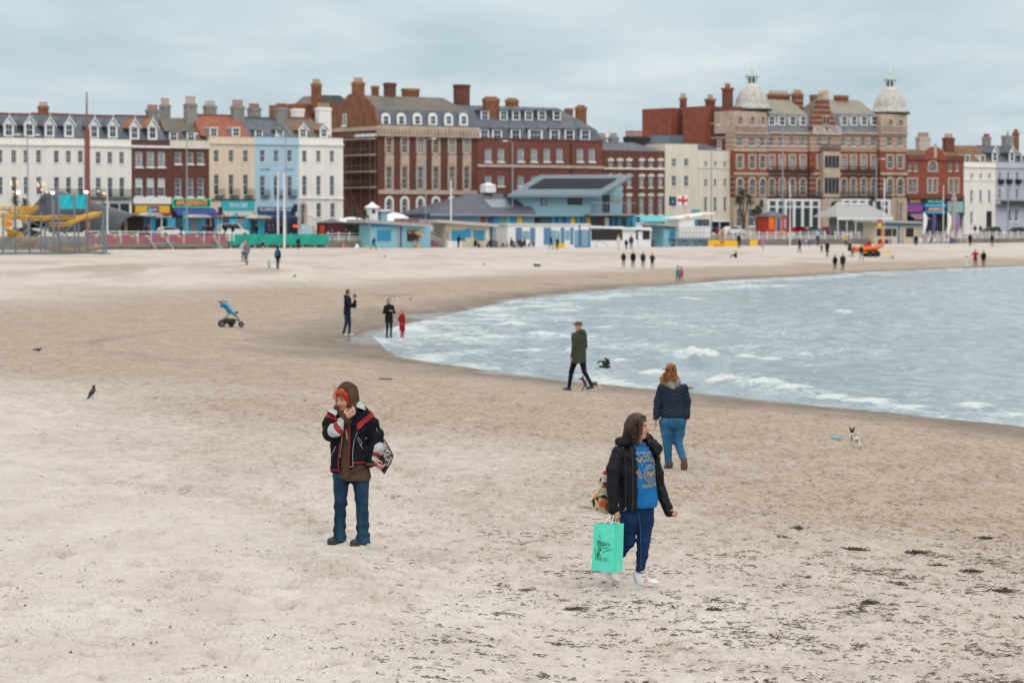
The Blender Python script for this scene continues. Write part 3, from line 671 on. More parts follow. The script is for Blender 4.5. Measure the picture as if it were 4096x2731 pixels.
class House:
 def __init__(s,name,label,pxl,pxr,v=0.0,group=None,cat='house',depth=10.0,zb=None):
  s.v=v;s.zb=PZ if zb is None else zb;s.u0=fu(pxl,v);s.w=fu(pxr,v)-s.u0;s.depth=depth
  s.root=empty(name,tpos(s.u0,v,s.zb),_th,label,cat,group);s.px=(pxl+pxr)/2
 def x(s,px,y=0.0):return fu(px,s.v-y)-s.u0
 def z(s,px,py,y=0.0):return fz(px,py,s.v-y)-s.zb
 def part(s,name,mb,mats,parent=None,smooth=False):return mb.build(name,mats,parent or s.root,smooth=smooth)
 def section(s,pxl,pxr,pytop,m,wins,y=0.0,z0=0.0,depth=None,name='wall',doors=()):
  """wins: (px centre, py top, py bottom, px width, style, glass or None)"""
  x0,x1=s.x(pxl,y),s.x(pxr,y);pxm=(pxl+pxr)/2;zt=s.z(pxm,pytop,y);depth=depth or s.depth
  holes=[];items=[]
  for q in wins:
   pc,a,c,wp,st=q[:5]
   xc=s.x(pc,y)-x0;zt_,zb=s.z(pc,a,y),s.z(pc,c,y);ww=wp*fdist(pc,s.v-y)/FPX/0.86
   xc=min(max(xc,ww/2+.05),x1-x0-ww/2-.05);zb=max(zb,z0+.05)
   holes.append((xc-ww/2,xc+ww/2,zb,zt_));items.append((xc,zb,ww,zt_-zb,st,q[5]if len(q)>5 else None))
  for(a,b_,c,d)in doors:holes.append((s.x(a,y)-x0,s.x(b_,y)-x0,max(z0+.001,s.z(a,d,y)),s.z(a,c,y)))
  wb=wall_mesh(x1-x0,z0,zt,depth,holes,[m])
  wo=wb.build(name,[m],s.root,(x0,y,0))
  for xc,zb,ww,hh,st,gl in items:
   me,g,bl=win_mesh(ww,hh,st)
   wo_=mobj('window',me,s.root,(x0+xc,y+.15,zb))
   mobj('pane',g[R0.choice((0,0,0,1,2,2))if gl is None or gl=='b' else gl],wo_)
   if gl=='b':mobj('blind',bl,wo_)
  return x0,x1,zt,wo
 def band(s,pxl,pxr,pya,pyb,m,y=0.0,out=0.25,name='cornice',parent=None):
  pm=(pxl+pxr)/2;x0,x1=s.x(pxl,y),s.x(pxr,y)
  return s.part(name,MB().box(x0,x1,y-out,y-.003,s.z(pm,pyb,y),s.z(pm,pya,y)),[m],parent)
 def roof(s,pxl,pxr,py_eave,py_ridge,m,gm,yr=5.0,y0=0.4,hipl=0.0,hipr=0.0,depth=None,over=0.0,ridge=None,name='roof'):
  depth=depth or 2*yr
  x0,x1=s.x(pxl)-over,s.x(pxr)+over;pm=(pxl+pxr)/2;ze=s.z(pm,py_eave,y0);zr=s.z(pm,py_ridge,yr)
  A,B,C,D=(x0,y0,ze),(x1,y0,ze),(x1,depth,ze),(x0,depth,ze);E,F_=(x0+hipl,yr,zr),(x1-hipr,yr,zr)
  b=MB();b.quad(A,B,F_,E);b.quad(C,D,E,F_);b.add([D,A,E],[(0,1,2)],0 if hipl else 1);b.add([B,C,F_],[(0,1,2)],0 if hipr else 1);b.quad(A,D,C,B)
  o=s.part(name,b,[m,gm])
  if ridge:s.part('ridge',MB().box(x0+hipl,x1-hipr,yr-.18,yr+.18,zr-.04,zr+.14),[ridge],o)
  s.sl=(y0,ze,yr,zr)
  return o
 def dormer(s,pc,py_top,py_bot,wp,style,rm,y=0.5,cheek=None,gl=None):
  xc=s.x(pc,y);zt,zb=s.z(pc,py_top,y),s.z(pc,py_bot,y);w=wp*fdist(pc,s.v-y)/FPX/.86;h=zt-zb;hw=w/2;L=2.6
  ck=cheek or SLATE;b=MB()
  if style=='gable':
   hb=h*.60;o_=w*.16
   b.prism([(-hw,0),(hw,0),(hw,hb),(0,h*.93),(-hw,hb)],0,.16,0)
   b.box(-hw,hw,.16,L,0,hb,1);b.prism([(-hw,hb),(hw,hb),(0,h*.9)],.16,L,1)
   for sx in(-1,1):
    b.add([(sx*(hw+o_),-.22,hb-o_*.7),(0,-.22,h),(0,L,h),(sx*(hw+o_),L,hb-o_*.7),(sx*(hw+o_),-.22,hb-o_*.7+.16),(0,-.22,h+.16),(0,L,h+.16),(sx*(hw+o_),L,hb-o_*.7+.16)],[(0,1,2,3),(4,7,6,5),(0,3,7,4)],2)
    b.quad((sx*(hw+o_),-.23,hb-o_*.7-.1),(0,-.23,h-.12),(0,-.23,h+.18),(sx*(hw+o_),-.23,hb-o_*.7+.18),0)
   b.box(-.04,.04,-.26,-.18,h,h+.5,0)
   wx,wz0,wz1=hw*.62,h*.10,hb*1.02
  elif style=='arch':
   pts=[(hw,0)]+[(hw*math.cos(a),h-hw+hw*math.sin(a))for a in np.linspace(0,math.pi,10)]+[(-hw,0)]
   b.prism(pts[::-1],0,.3,0);b.prism([(p[0]*.93,p[1]*.985)for p in pts[::-1]],.3,L,1);wx,wz0,wz1=hw*.55,h*.14,h*.72
  else:
   b.box(-hw,hw,0,.16,0,h*.9,0);b.box(-hw,hw,.16,L,0,h*.9,1);b.box(-hw*1.12,hw*1.12,-.15,L,h*.9+.002,h,2);wx,wz0,wz1=hw*.74,h*.1,h*.82
  o=b.build('dormer',[WHITE,ck,rm],s.root,(xc,y,zb))
  g=GLASS[R0.choice((0,1,2))if gl is None else gl];p=MB();nb=3 if w>2 else 2
  for i in range(nb):
   a0=-wx+2*wx*i/nb+.03;a1=-wx+2*wx*(i+1)/nb-.03
   for zz0,zz1 in((wz0,(wz0+wz1)/2-.04),((wz0+wz1)/2+.04,wz1)):p.box(a0,a1,-.02,.004,zz0,zz1)
  p.build('pane',[g],o)
  return o
 def chimney(s,pxa,pxb,pyt,pyb,m,y=5.0,pots=4,pm=None,potpx=20,cap_=True,capm=None):
  pc=(pxa+pxb)/2;Wm=(pxb-pxa)*fdist(pc,s.v-y)/FPX;d=min(1.1,Wm*.5);w=max((Wm-.587*d)/.81,.5)
  xc=s.x(pc,y);zt=s.z(pc,pyt,y);zb=s.z(pc,pyb,y)-.6;b=MB()
  b.box(xc-w/2,xc+w/2,y-d/2,y+d/2,zb,zt-.45)
  b.box(xc-w/2-.1,xc+w/2+.1,y-d/2-.1,y+d/2+.1,zt-.45,zt-.2,1);b.box(xc-w/2-.02,xc+w/2+.02,y-d/2-.02,y+d/2+.02,zt-.2,zt,1)
  o=s.part('chimney',b,[m,capm or m])
  if pots:
   ph=potpx*fdist(pc,s.v-y)/FPX;pr=min(.17,w/pots*.42)
   me=MB().lathe([(pr,zt-.1),(pr*.82,zt+ph*.75),(pr*1.05,zt+ph*.8),(pr*1.0,zt+ph)],0,0,8).mesh('chimney_pot',[pm or TERRA])
   for i in range(pots):mobj('chimney_pot',me,o,(xc-w/2+w*(i+.5)/pots,y,0))
  return o
 def balcony(s,pxa,pxb,pyt,pyb,y=0.0,out=0.8,m=None,slab=True,bars=None):
  pm=(pxa+pxb)/2;x0,x1=s.x(pxa),s.x(pxb);zt,zb=s.z(pm,pyt),s.z(pm,pyb);b=MB();yy=y-out
  if slab:b.box(x0,x1,yy,y-.01,zb-.14,zb,0)
  b.box(x0,x1,yy,yy+.06,zt-.06,zt,0);b.box(x0,x1,yy+.005,yy+.05,zb+.1,zb+.15,0)
  n=bars or max(4,int((x1-x0)/.16))
  for i in range(n+1):
   x=x0+(x1-x0-.03)*i/n;b.box(x,x+.035,yy+.01,yy+.045,zb,zt-.06,0)
  for xx in(x0,x1-.04):
   b.box(xx,xx+.04,yy+.06,y-.01,zt-.05,zt,0)
  return s.part('balcony',b,[m or BLACKM])
 def sign(s,pxa,pxb,pya,pyb,m,txt=None,tm=None,y=0.0,out=0.18,size=None,wfrac=.85,name='shop_sign',zoff=0):
  pm=(pxa+pxb)/2;x0,x1=s.x(pxa,y),s.x(pxb,y);z1,z0=s.z(pm,pya,y),s.z(pm,pyb,y)
  o=s.part(name,MB().box(x0,x1,y-out,y-.005,z0,z1),[m])
  if txt:text_part(txt,size or(z1-z0)*.75,tm,o,((x0+x1)/2,y-out-.012,(z0+z1)/2+zoff),width=(x1-x0)*wfrac)
  return o
 def shop(s,pxa,pxb,pya,m=None,n=3,y=0.0,glass=0):
  """glazed shop front from pavement to row pya"""
  pm=(pxa+pxb)/2;x0,x1=s.x(pxa,y),s.x(pxb,y);zt=s.z(pm,pya,y);b=MB()
  b.box(x0,x1,y-.12,y-.006,0,.35);b.box(x0,x1,y-.12,y-.006,zt-.3,zt)
  for i in range(n+1):
   x=x0+(x1-x0-.16)*i/n;b.box(x,x+.16,y-.12,y-.006,.35,zt-.3)
  o=s.part('shop_front',b,[m or WHITE])
  for i in range(n):
   a=x0+(x1-x0-.16)*i/n+.16;c=x0+(x1-x0-.16)*(i+1)/n
   MB().box(a,c,y-.06,y-.03,.35,zt-.3).build('pane',[GLASS[glass]],o)
def grid_w(cols,rows):return[(c,a,b,w,st,*g)for(a,b,w,st,*g)in rows for c in cols]
# white terrace at the left
TG='white terrace houses at the left'
h=House('terrace_house','white stucco terrace house cut by the left edge of the picture',-95,190,group=TG)
h.section(-95,190,551,STUCCO,grid_w([-47,3,58,107,157],[(601,652,19,'sash'),(708,778,19,'sash')]),z0=3.2);h.section(-95,190,800,STUCCO,[],y=.002,name='ground_wall')
h.band(-95,190,574,582,STUCCO);h.roof(-95,190,548,456,SLATE,STUCCO,ridge=TERRA)
for c in(-44,38,120):h.dormer(c,466,549,38,'gable',SLATE)
h.chimney(155,197,424,458,BRICKB,y=7,pots=4,pm=BUFFP,potpx=16,capm=TILEO)
h=House('terrace_house','white stucco terrace house behind the red ride mast',190,345,group=TG)
h.section(190,345,554,STUCCO,grid_w([228,276,324],[(603,651,19,'sash'),(709,790,19,'sash')]),z0=3.2);h.section(190,345,800,STUCCO,[],y=.002,name='ground_wall')
h.band(190,345,576,584,STUCCO);h.roof(190,345,551,458,SLATE,STUCCO,ridge=TERRA)
for c in(201,279):h.dormer(c,470,550,36,'gable',SLATE)
h.balcony(190,345,757,790)
h=House('terrace_house','white stucco terrace house adjoining the dark brick pair',345,527,group=TG)
h.section(345,527,557,STUCCO,grid_w([395,442,489],[(608,655,19,'sash'),(711,790,19,'sash')]),z0=3.2);h.section(345,527,800,STUCCO,[],y=.002,name='ground_wall')
h.band(345,527,580,588,STUCCO);h.roof(345,527,554,464,SLATE,STUCCO,ridge=TERRA)
for c in(379,453):h.dormer(c,472,556,36,'gable',SLATE)
h.balcony(345,524,758,791);h.shop(350,520,806,n=4)
# brick house with premier style shop
h=House('brick_house','dark brick house with white blinds above a yellow shop sign',527,680)
h.section(527,680,565,BRICKD,grid_w([557,603,647],[(608,668,28,'sill',3),(713,786,28,'white','b')]));h.band(527,680,583,592,WHITE)
h.roof(527,680,562,466,SLATE,BRICKD,ridge=TERRA)
for c in(540,612):h.dormer(c,478,560,36,'gable',TILEO)
h.chimney(585,638,438,505,RENDER_,y=5.2,pots=5,potpx=18);h.chimney(640,684,420,480,RENDER_,y=6.5,pots=4,pm=BUFFP,potpx=26)
h.sign(532,684,789,816,WHITE,name='fascia');sg=h.sign(540,677,822,858,mat('yellow_sign',(0.72,0.44,0.05),0.5,0.05),y=-.2)
MB().box(h.x(585),h.x(630),-.48,-.4,h.z(607,850),h.z(607,826)).build('sign_panel',[mat('purple_sign',(0.07,0.05,0.16),0.5,0.05)],sg)
MB().box(h.x(540),h.x(677),-.47,-.4,h.z(607,860),h.z(607,851)).build('sign_band',[mat('red_sign',(0.40,0.03,0.04),0.5,0.05)],sg)
text_part('Premier',.75,WHITE,sg,(h.x(607),-.5,h.z(607,838)),width=1.5);h.shop(532,684,862,n=4)
h=House('brick_house','dark brick house above the green neon amusements sign',680,838)
h.section(680,838,563,BRICKD,grid_w([713,761,803],[(610,656,25,'sill'),(715,788,25,'white')]));h.band(680,838,563,595,IVORY,out=.3,name='parapet')
h.roof(680,838,562,474,SLATEL,BRICKD,hipl=1.0)
for c in(696,766):h.dormer(c,525,563,32,'flat',SLATE)
h.chimney(737,790,416,530,RENDER_,y=4.2,pots=4,pm=BUFFP,potpx=30)
sg=h.sign(687,842,795,831,mat('neon_board',(0.02,0.10,0.08),0.5,0.05),'AMUSEMENTS',mat('orange_neon',(0.8,0.3,0.08),0.5,0,emit=((1,.32,.08),.55)),wfrac=.8)
NEON=mat('green_neon',(0.05,0.6,0.3),0.5,0,emit=((.1,.9,.45),.6));b=MB()
for t in range(24):
 for pyy in(797,829):b.sphere((h.x(690+t*6.5),-.22,h.z(764,pyy)),.1,6)
for t in range(4):
 for pxx in(690,840):b.sphere((h.x(pxx),-.22,h.z(764,802+t*7)),.1,6)
tag(b.build('neon_bulbs',[NEON],sg),kind='stuff')
zz=h.z(764,832);h.part('awning',MB().prism([(-1.6,zz-.9),(-1.6,zz-1.25),(-.02,zz-.3),(-.02,zz)],h.x(690),h.x(855),axis='x'),[mat('blue_awning',(0.03,0.07,0.26),0.7,0.1)]);h.shop(684,838,870,BLACKM,n=4)
h=House('cream_house','cream stucco house with a red tiled roof above the turquoise chip shop sign',838,1020)
h.section(838,1020,548,CREAM,grid_w([867,926,984],[(601,648,19,'sash',0),(699,780,19,'sash',0)]));h.band(838,1020,570,578,CREAM)
h.roof(815,1012,547,463,TILE,CREAM,hipl=.8,ridge=TILE)
for c in(857,946):h.dormer(c,510,546,31,'flat',WHITE,cheek=GREENC)
for c in(867,926,984):h.balcony(c-8,c+28,757,785,out=.5,bars=7)
h.chimney(815,868,422,462,RENDER_,y=6.5,pots=4,pm=BUFFP,potpx=18);h.chimney(924,980,425,525,RENDER_,y=4.4,pots=4,potpx=24)
h.sign(886,1016,804,840,mat('turquoise_sign',(0.02,0.42,0.50),0.5,0.05),'FISH & CHIPS',WHITE,wfrac=.55);h.band(838,1020,796,801,BLACKM,name='string_course')
b=MB();zt_=h.z(950,842)
for i in range(22):b.prism([(-.9,zt_-.75),(-.9,zt_-.95),(-.02,zt_-.1),(-.02,zt_)],h.x(892)+i*.235,h.x(892)+i*.235+.235,i%2,axis='x')
h.part('awning',b,[WHITE,mat('grey_awning',(0.05,0.06,0.08),0.7)]);h.shop(845,1016,868,mat('maroon_front',(0.20,0.03,0.04),0.6),n=4)
h=House('blue_house','pale blue stucco house with a slate roof and navy coach office sign',1020,1196)
h.section(1020,1196,550,SKYBL,grid_w([1051,1106,1160],[(601,648,19,'sash'),(704,785,19,'sash')]));h.band(1020,1196,574,581,SKYBL)
h.roof(1010,1182,549,474,SLATE,SKYBL,ridge=SLATE)
for c in(1037,1121):h.dormer(c,519,548,31,'flat',SLATE)
for c in(1051,1106,1160):h.balcony(c-9,c+24,760,786,out=.5,bars=8)
h.chimney(991,1045,431,476,RENDER_,y=6.5,pots=5,potpx=16);h.chimney(1100,1154,431,525,RENDER_,y=4.4,pots=5,potpx=17)
INK=mat('blue_letters',(0.10,0.25,0.38),0.6,0)
text_part('BLUEBIRD',.55,INK,h.root,(h.x(1063),-.03,h.z(1063,679)),width=1.75);text_part('COACHES',.55,INK,h.root,(h.x(1155),-.03,h.z(1155,679)),width=1.7)
sg=h.sign(1031,1170,829,862,mat('navy_sign',(0.018,0.05,0.15),0.5,0.05),'BLUEBIRD COACHES',WHITE,wfrac=.9,size=.62,zoff=.25)
h.shop(1026,1190,866,mat('navy_front',(0.02,0.05,0.14),0.5),n=4)
h=House('white_house','white stucco house with railed front steps beside the scaffolded brown building',1196,1373)
h.section(1196,1373,552,STUCCO,grid_w([1219,1275,1329],[(603,648,18,'sash'),(704,782,18,'sash')])+[(1276,813,869,19,'sash'),(1331,813,869,19,'sash')]+[(1212,815,900,17,'archstone',0)])
h.band(1196,1373,575,583,STUCCO);h.band(1196,1373,793,797,STUCCO,name='string_course')
h.roof(1182,1335,551,474,SLATEL,STUCCO,ridge=TERRA,hipr=1.0)
for c in(1213,1297):h.dormer(c,498,551,33,'gable',TILEO)
h.chimney(1165,1219,436,476,WHITE,y=6.5,pots=4,potpx=16);h.chimney(1263,1326,431,535,WHITE,y=4.2,pots=4,pm=BUFFP,potpx=18)
b=MB()
for i in range(13):
 x=h.x(1202)+i*.42;zt_=max(1.1,3.0-i*.16);b.box(x,x+.04,-2.2,-2.16,0,zt_)
b.tube([(h.x(1202),-2.18,3.05),(h.x(1202)+5.2,-2.18,1.15)],.04);h.part('stair_railing',b,[BLACKM])
h.part('front_steps',MB().box(h.x(1202),h.x(1225),-2.6,-.01,0,1.5).box(h.x(1225)+.002,h.x(1225)+1.2,-2.6,-.01,0,.9),[STONE])
# brown building with scaffold
h=House('brown_brick_building','tall brown brick and stone building with a mansard roof and scaffolded side',1512,1906,depth=14,cat='building')
COLS=[1556,1618,1681,1743,1807,1866]
h.section(1512,1906,549,BRICKD,[(c,552,613,22,'stone',3 if c in(1681,1807,1866)else None)for c in COLS]+[(c,668,757,22,'stone')for c in COLS],z0=h.z(1700,778),depth=14)
h.section(1512,1906,778,BRICKR,[(c,792,860,24,'arch')for c in COLS[:-1]]+[(1868,792,860,24,'arch')],y=.002,name='ground_wall',depth=14)
h.band(1506,1910,508,549,STONE,out=.7);h.band(1512,1906,761,778,STONE,name='string_course')
b=MB()
for i in range(28):
 x=h.x(1512)+(h.w-.4)*i/27;b.box(x,x+.32,-.95,-.705,h.z(1700,536),h.z(1700,518))
tag(h.part('cornice_brackets',b,[STONE]),kind='stuff')
for c in COLS:
 x=h.x(c);h.part('stone_panel',MB().box(x-.82,x+.82,-.2,-.004,h.z(c,662),h.z(c,620)),[STONE])
x0,x1=0,h.w;zc,zm=h.z(1700,508),h.z(1700,443,1.4);zr=h.z(1650,388,6.5)
b=MB();b.quad((x0+.1,.1,zc),(x1-.1,.1,zc),(x1-.4,1.4,zm),(x0+.4,1.4,zm));b.quad((x0+.4,13.9,zc),(x0+.4,12.6,zm),(x1-.4,12.6,zm),(x1-.1,13.9,zc));
b.quad((x0+.4,1.4,zm),(x1-.4,1.4,zm),(x1-2.2,6.5,zr),(x0+.3,6.5,zr),1);b.quad((x1-.4,12.6,zm),(x0+.4,12.6,zm),(x0+.3,6.5,zr),(x1-2.2,6.5,zr),1)
b.poly([(x1-.1,.1,zc),(x1-.1,13.9,zc),(x1-.4,12.6,zm),(x1-.4,1.4,zm)]);b.add([(x1-.4,1.4,zm),(x1-.4,12.6,zm),(x1-2.2,6.5,zr)],[(0,1,2)],1)
h.part('roof',b,[SLATE,SLATEL])
h.part('gable_wall',MB().prism([(.0,zc-1.2),(14,zc-1.2),(14,zc+.3),(12.6,zm+.2),(8.4,zr+.2),(4.9,zr+.4),(1.2,zm+.5),(.0,zc+.2)],-.02,.36,axis='x'),[BRICKB])
h.part('side_cornice',MB().box(-.4,-.021,-.3,14,zc-.7,zc-.1),[STONE])
for c in[1545,1607,1671,1733,1796,1856]:h.dormer(c,452,503,35,'arch',SLATE,y=.25)
h.chimney(1408,1460,329,420,BRICKB,y=7.2,pots=5,pm=BUFFP,potpx=18,capm=TILEO);h.chimney(1486,1517,344,392,BRICKB,y=11,pots=0,capm=TILEO);h.chimney(1535,1585,332,412,BRICKD,y=6.8,pots=0)
h.chimney(1607,1678,355,396,BRICKB,y=11,pots=0,capm=TILEO);h.chimney(1814,1880,339,445,BRICKD,y=6.5,pots=0)
xr0=h.x(1262,22);xr1=h.x(1420,22);zt_=h.z(1330,420,22)
h.part('rear_wing',MB().box(xr0-4,xr1,22,30,0,zt_),[BRICKB]);h.part('rear_roof',MB().prism([(xr0,zt_),(xr1,zt_),(xr1-2.5,zt_+1.6),(xr0+2,zt_+1.6)],22.5,29),[SLATEL])
h.chimney(1246,1288,334,440,BRICKB,y=21,pots=4,pm=BUFFP,potpx=16,capm=TILEO)
xw,zw=h.x(1352,8),h.z(1352,470);me,g,bl=win_mesh(1.1,1.9,'sill');wo_=mobj('window',me,h.root,(-.06,9.6,h.z(1352,502,9)),(0,0,-math.pi/2));mobj('pane',g[2],wo_)
rs=empty('scaffold',tpos(h.u0-1.3,0,PZ),_th,'steel tube scaffold with plank lifts on the brown building side wall','scaffold')
zl=[h.z(1440,q,5)for q in(754,691,625,561)]
for k,yy in enumerate((.3,3.0,5.7,8.4)):
 for xx in(0,.95):MB().tube([(xx,yy,0),(xx,yy,zl[-1]+1.2)],.045).build('pole',[mat('scaffold_steel',(0.17,0.17,0.18),0.5,metal=.5)],rs)
for z_ in zl:
 MB().box(-.1,1.0,0,9.5,z_,z_+.22).build('planks',[mat('scaffold_plank',(0.38,0.29,0.25),0.85,0.2)],rs)
 MB().tube([(-.02,0,z_+1.05),(-.02,9.4,z_+1.05)],.04).build('guard_rail',[MATS['scaffold_steel']],rs)
MB().tube([(-.05,.3,0),(-.05,8.4,zl[1])],.04).build('brace',[MATS['scaffold_steel']],rs);MB().tube([(-.05,8.4,zl[1]),(-.05,.3,zl[3])],.04).build('brace',[MATS['scaffold_steel']],rs)
# long red brick building with two rows of dormers
h=House('red_brick_building','long red brick building with two rows of white dormers in its slate roof',1908,2410,depth=13,cat='building')
C1=[1953,2004,2083,2136,2187,2238,2320,2367]
h.section(1908,2410,560,BRICKR,grid_w(C1,[(596,647,27,'sill',3),(704,745,27,'sill',3)]),depth=13);h.band(1908,2410,661,672,STONE,name='string_course');h.band(1908,2410,556,563,BRICKD,out=.12,name='parapet')
zc,zm,zr=h.z(2150,560),h.z(2150,514,1.0),h.z(2080,428,5.6);w=h.w;b=MB()
b.quad((0,.1,zc),(w,.1,zc),(w-.5,1.0,zm),(0,1.0,zm));b.quad((0,1.0,zm),(w-.5,1.0,zm),(w-5.2,5.6,zr),(0,5.6,zr));b.quad((w,.1,zc),(w,12.9,zc),(w-.5,12,zm),(w-.5,1.0,zm));b.quad((w-.5,1.0,zm),(w-.5,12,zm),(w-5.2,7.5,zr),(w-5.2,5.6,zr))
b.quad((0,5.6,zr),(w-5.2,5.6,zr),(w-5.2,7.5,zr),(0,7.5,zr));b.quad((w,12.9,zc),(0,12.9,zc),(0,7.5,zr),(w-5.2,7.5,zr));b.poly([(0,.1,zc),(0,1.0,zm),(0,5.6,zr),(0,7.5,zr),(0,12.9,zc)])
h.part('roof',b,[SLATE])
for c,ww in[(1938,38),(1989,41),(2063,41),(2142,60),(2219,41),(2278,41),(2341,41)]:h.dormer(c,514,562,ww,'flat',SLATE,y=.15)
for c in[1940,2015,2065,2116,2168,2228]:h.dormer(c,440,482,33,'flat',SLATE,y=2.6)
h.chimney(1930,1998,394,488,BRICKB,y=3.6,pots=8,potpx=7,capm=TILEO);h.chimney(2021,2074,399,440,BRICKB,y=7.5,pots=6,potpx=6,capm=TILEO);h.chimney(2300,2346,428,500,BRICKB,y=6,pots=4,potpx=7,capm=TILEO);h.chimney(2258,2292,434,465,BRICKB,y=9,pots=0,capm=TILEO)
for q in(2048,2283):h.part('drain_pipe',MB().tube([(h.x(q),-.12,0),(h.x(q),-.12,h.z(q,575))],.09),[BLACKM])
# dark brick pair with stone lintels
h=House('dark_brick_terrace','low dark plum brick terrace with pale stone lintels behind the blue pavilion',2412,2656,cat='building')
C2=[2442,2479,2516,2566,2603,2641]
h.section(2412,2656,603,BRICKD,grid_w(C2,[(645,670,19,'lintel',1),(708,750,19,'lintel',3),(785,858,19,'lintel',3)]));h.band(2412,2656,672,679,IVORY,name='string_course')
h.roof(2412,2656,603,571,SLATE,BRICKD,yr=4.5,hipr=3)
h.chimney(2388,2426,548,580,RENDER_,y=5,pots=4,pm=BUFFP,potpx=15);h.chimney(2432,2474,548,580,RENDER_,y=5,pots=4,pm=BUFFP,potpx=15);h.chimney(2492,2600,548,585,mat('tarred_chimney',(0.02,0.024,0.028),0.8),y=6,pots=10,potpx=24)
# cream art deco building
h=House('cream_building','plain ivory stucco building with small windows left of the domed hotel',2660,2926,depth=8,cat='building')
h.section(2660,2790,577,IVORY,[(c,a,b_,20,'sash',0)for c in(2696,2745)for a,b_ in((635,665),(704,745),(787,826))],depth=8)
h.section(2790.3,2926,603,IVORY,[(c,a,b_,13,'sash',0)for c in(2823,2861,2900)for a,b_ in((647,667),(716,745),(789,846))],depth=8)
h.band(2790,2926,671,675,IVORY,out=.12,name='string_course')
x0,x1=h.x(2615,7),h.x(2738,7);h.part('roof_tank',MB().box(x0,(x0+x1)/2-.1,7,9.5,h.z(2680,590,7),h.z(2680,543,7)).box((x0+x1)/2+.1,x1,7.3,9.4,h.z(2680,590,7),h.z(2680,541,7)),[mat('grey_tank',(0.12,0.15,0.19),0.6)])
h.roof(2792,2915,604,576,SLATE,SLATE,yr=4.0,y0=.5,hipl=.5,hipr=2.2)
h.sign(2768,2800,838,848,GREENC,name='shop_sign');h.shop(2665,2920,880,n=6)
# the domed hotel
def banded(name,c1,c2,period,frac):
 m=bpy.data.materials.new(name);m.use_nodes=True;t=m.node_tree;b=t.nodes['Principled BSDF'];b.inputs['Roughness'].default_value=.88
 tc=t.nodes.new('ShaderNodeTexCoord');sp=t.nodes.new('ShaderNodeSeparateXYZ');t.links.new(tc.outputs['Object'],sp.inputs[0])
 mo=t.nodes.new('ShaderNodeMath');mo.operation='MODULO';t.links.new(sp.outputs[2],mo.inputs[0]);mo.inputs[1].default_value=period
 gt=t.nodes.new('ShaderNodeMath');gt.operation='GREATER_THAN';t.links.new(mo.outputs[0],gt.inputs[0]);gt.inputs[1].default_value=period*frac
 mx=t.nodes.new('ShaderNodeMix');mx.data_type='RGBA';t.links.new(gt.outputs[0],mx.inputs['Factor']);mx.inputs['A'].default_value=(*c1,1);mx.inputs['B'].default_value=(*c2,1)
 n=t.nodes.new('ShaderNodeTexNoise');n.inputs['Scale'].default_value=2;t.links.new(tc.outputs['Object'],n.inputs['Vector']);r=t.nodes.new('ShaderNodeValToRGB');t.links.new(n.outputs[0],r.inputs[0])
 r.color_ramp.elements[0].color=(.78,.78,.78,1);r.color_ramp.elements[1].color=(1.15,1.15,1.15,1)
 m2=t.nodes.new('ShaderNodeMix');m2.data_type='RGBA';m2.blend_type='MULTIPLY';m2.inputs['Factor'].default_value=1;t.links.new(mx.outputs['Result'],m2.inputs['A']);t.links.new(r.outputs[0],m2.inputs['B'])
 t.links.new(m2.outputs['Result'],b.inputs['Base Color']);return m
STRIPE=banded('brick_with_stone_bands',(0.185,0.058,0.042),(0.33,0.225,0.165),0.92,0.68)
STRIPES=banded('stone_with_brick_bands',(0.45,0.35,0.275),(0.33,0.185,0.135),0.8,0.68)
h=House('hotel','large red brick and stone hotel with two silver domed corner towers',2934,3626,depth=20,cat='hotel')
RW=[(550,584),(626,673),(714,778)]
def floors(pl,pr,cols,wp,y,nm,tower=False):
 D=2.2 if tower else 20
 z1,z2,z3,z4=533,603,700,792
 zs=[h.z((pl+pr)/2,q,y)for q in(z2,z3,z4)]
 h.section(pl,pr,z1,STRIPES,[(c,550,584,wp,'sash')for c in cols],y=y,z0=zs[0],depth=D,name=nm)
 h.section(pl,pr,z2,BRICKO,[(c,624,674,wp,'stone',3 if not tower else 0)for c in cols],y=y+.002,z0=zs[1],depth=D,name=nm)
 h.section(pl,pr,z3,STRIPE,[(c,714,778,wp*1.05,'archstone')for c in cols],y=y+.004,z0=zs[2],depth=D,name=nm)
 h.band(pl,pr,691,701,STONE,y=y,out=.3,name='string_course');h.band(pl,pr,529,537,STONE,y=y,out=.5);h.band(pl,pr,603,607,STONE,y=y,out=.2,name='string_course')
TL,TR=[2958,3007,3049],[3558,3599]
A,B,Cn=[3085,3126,3167,3209],[3373,3411,3452,3492],[3277,3317]
floors(2934,3068,TL,24,-1.0,'tower_wall',True);floors(3069,3238,A,22,0,'wing_wall');floors(3361,3517,B,22,0,'wing_wall');floors(3519,3626,TR,26,-1.0,'tower_wall',True);floors(3239,3360,Cn,20,-.6,'centre_wall')
b=MB();xa,xb=h.x(3268),h.x(3335);b.box(xa,xb,-1.6,-.61,h.z(3300,790),h.z(3300,608));bay=h.part('bay_window',b,[STONE])
for(a,c)in((624,672),(712,775)):
 for i in range(4):
  x=xa+.25+i*(xb-xa-.5)/4;MB().box(x+.08,x+(xb-xa-.5)/4-.08,-1.66,-1.601,h.z(3300,c),h.z(3300,a)).build('pane',[GLASS[0]],bay)
h.balcony(3069,3240,666,690,out=1.0);h.balcony(3361,3520,666,690,out=1.0);h.balcony(3062,3275,770,793,out=1.4);h.balcony(3330,3545,770,793,out=1.4);h.balcony(3262,3342,580,607,y=-.6,out=.6)
h.section(2934,3068,792,STONE,[(2958,835,905,22,'sash',0),(3007,835,905,30,'white',2),(3046,835,905,18,'sash',1)],y=-1.0,name='ground_wall',depth=2.2)
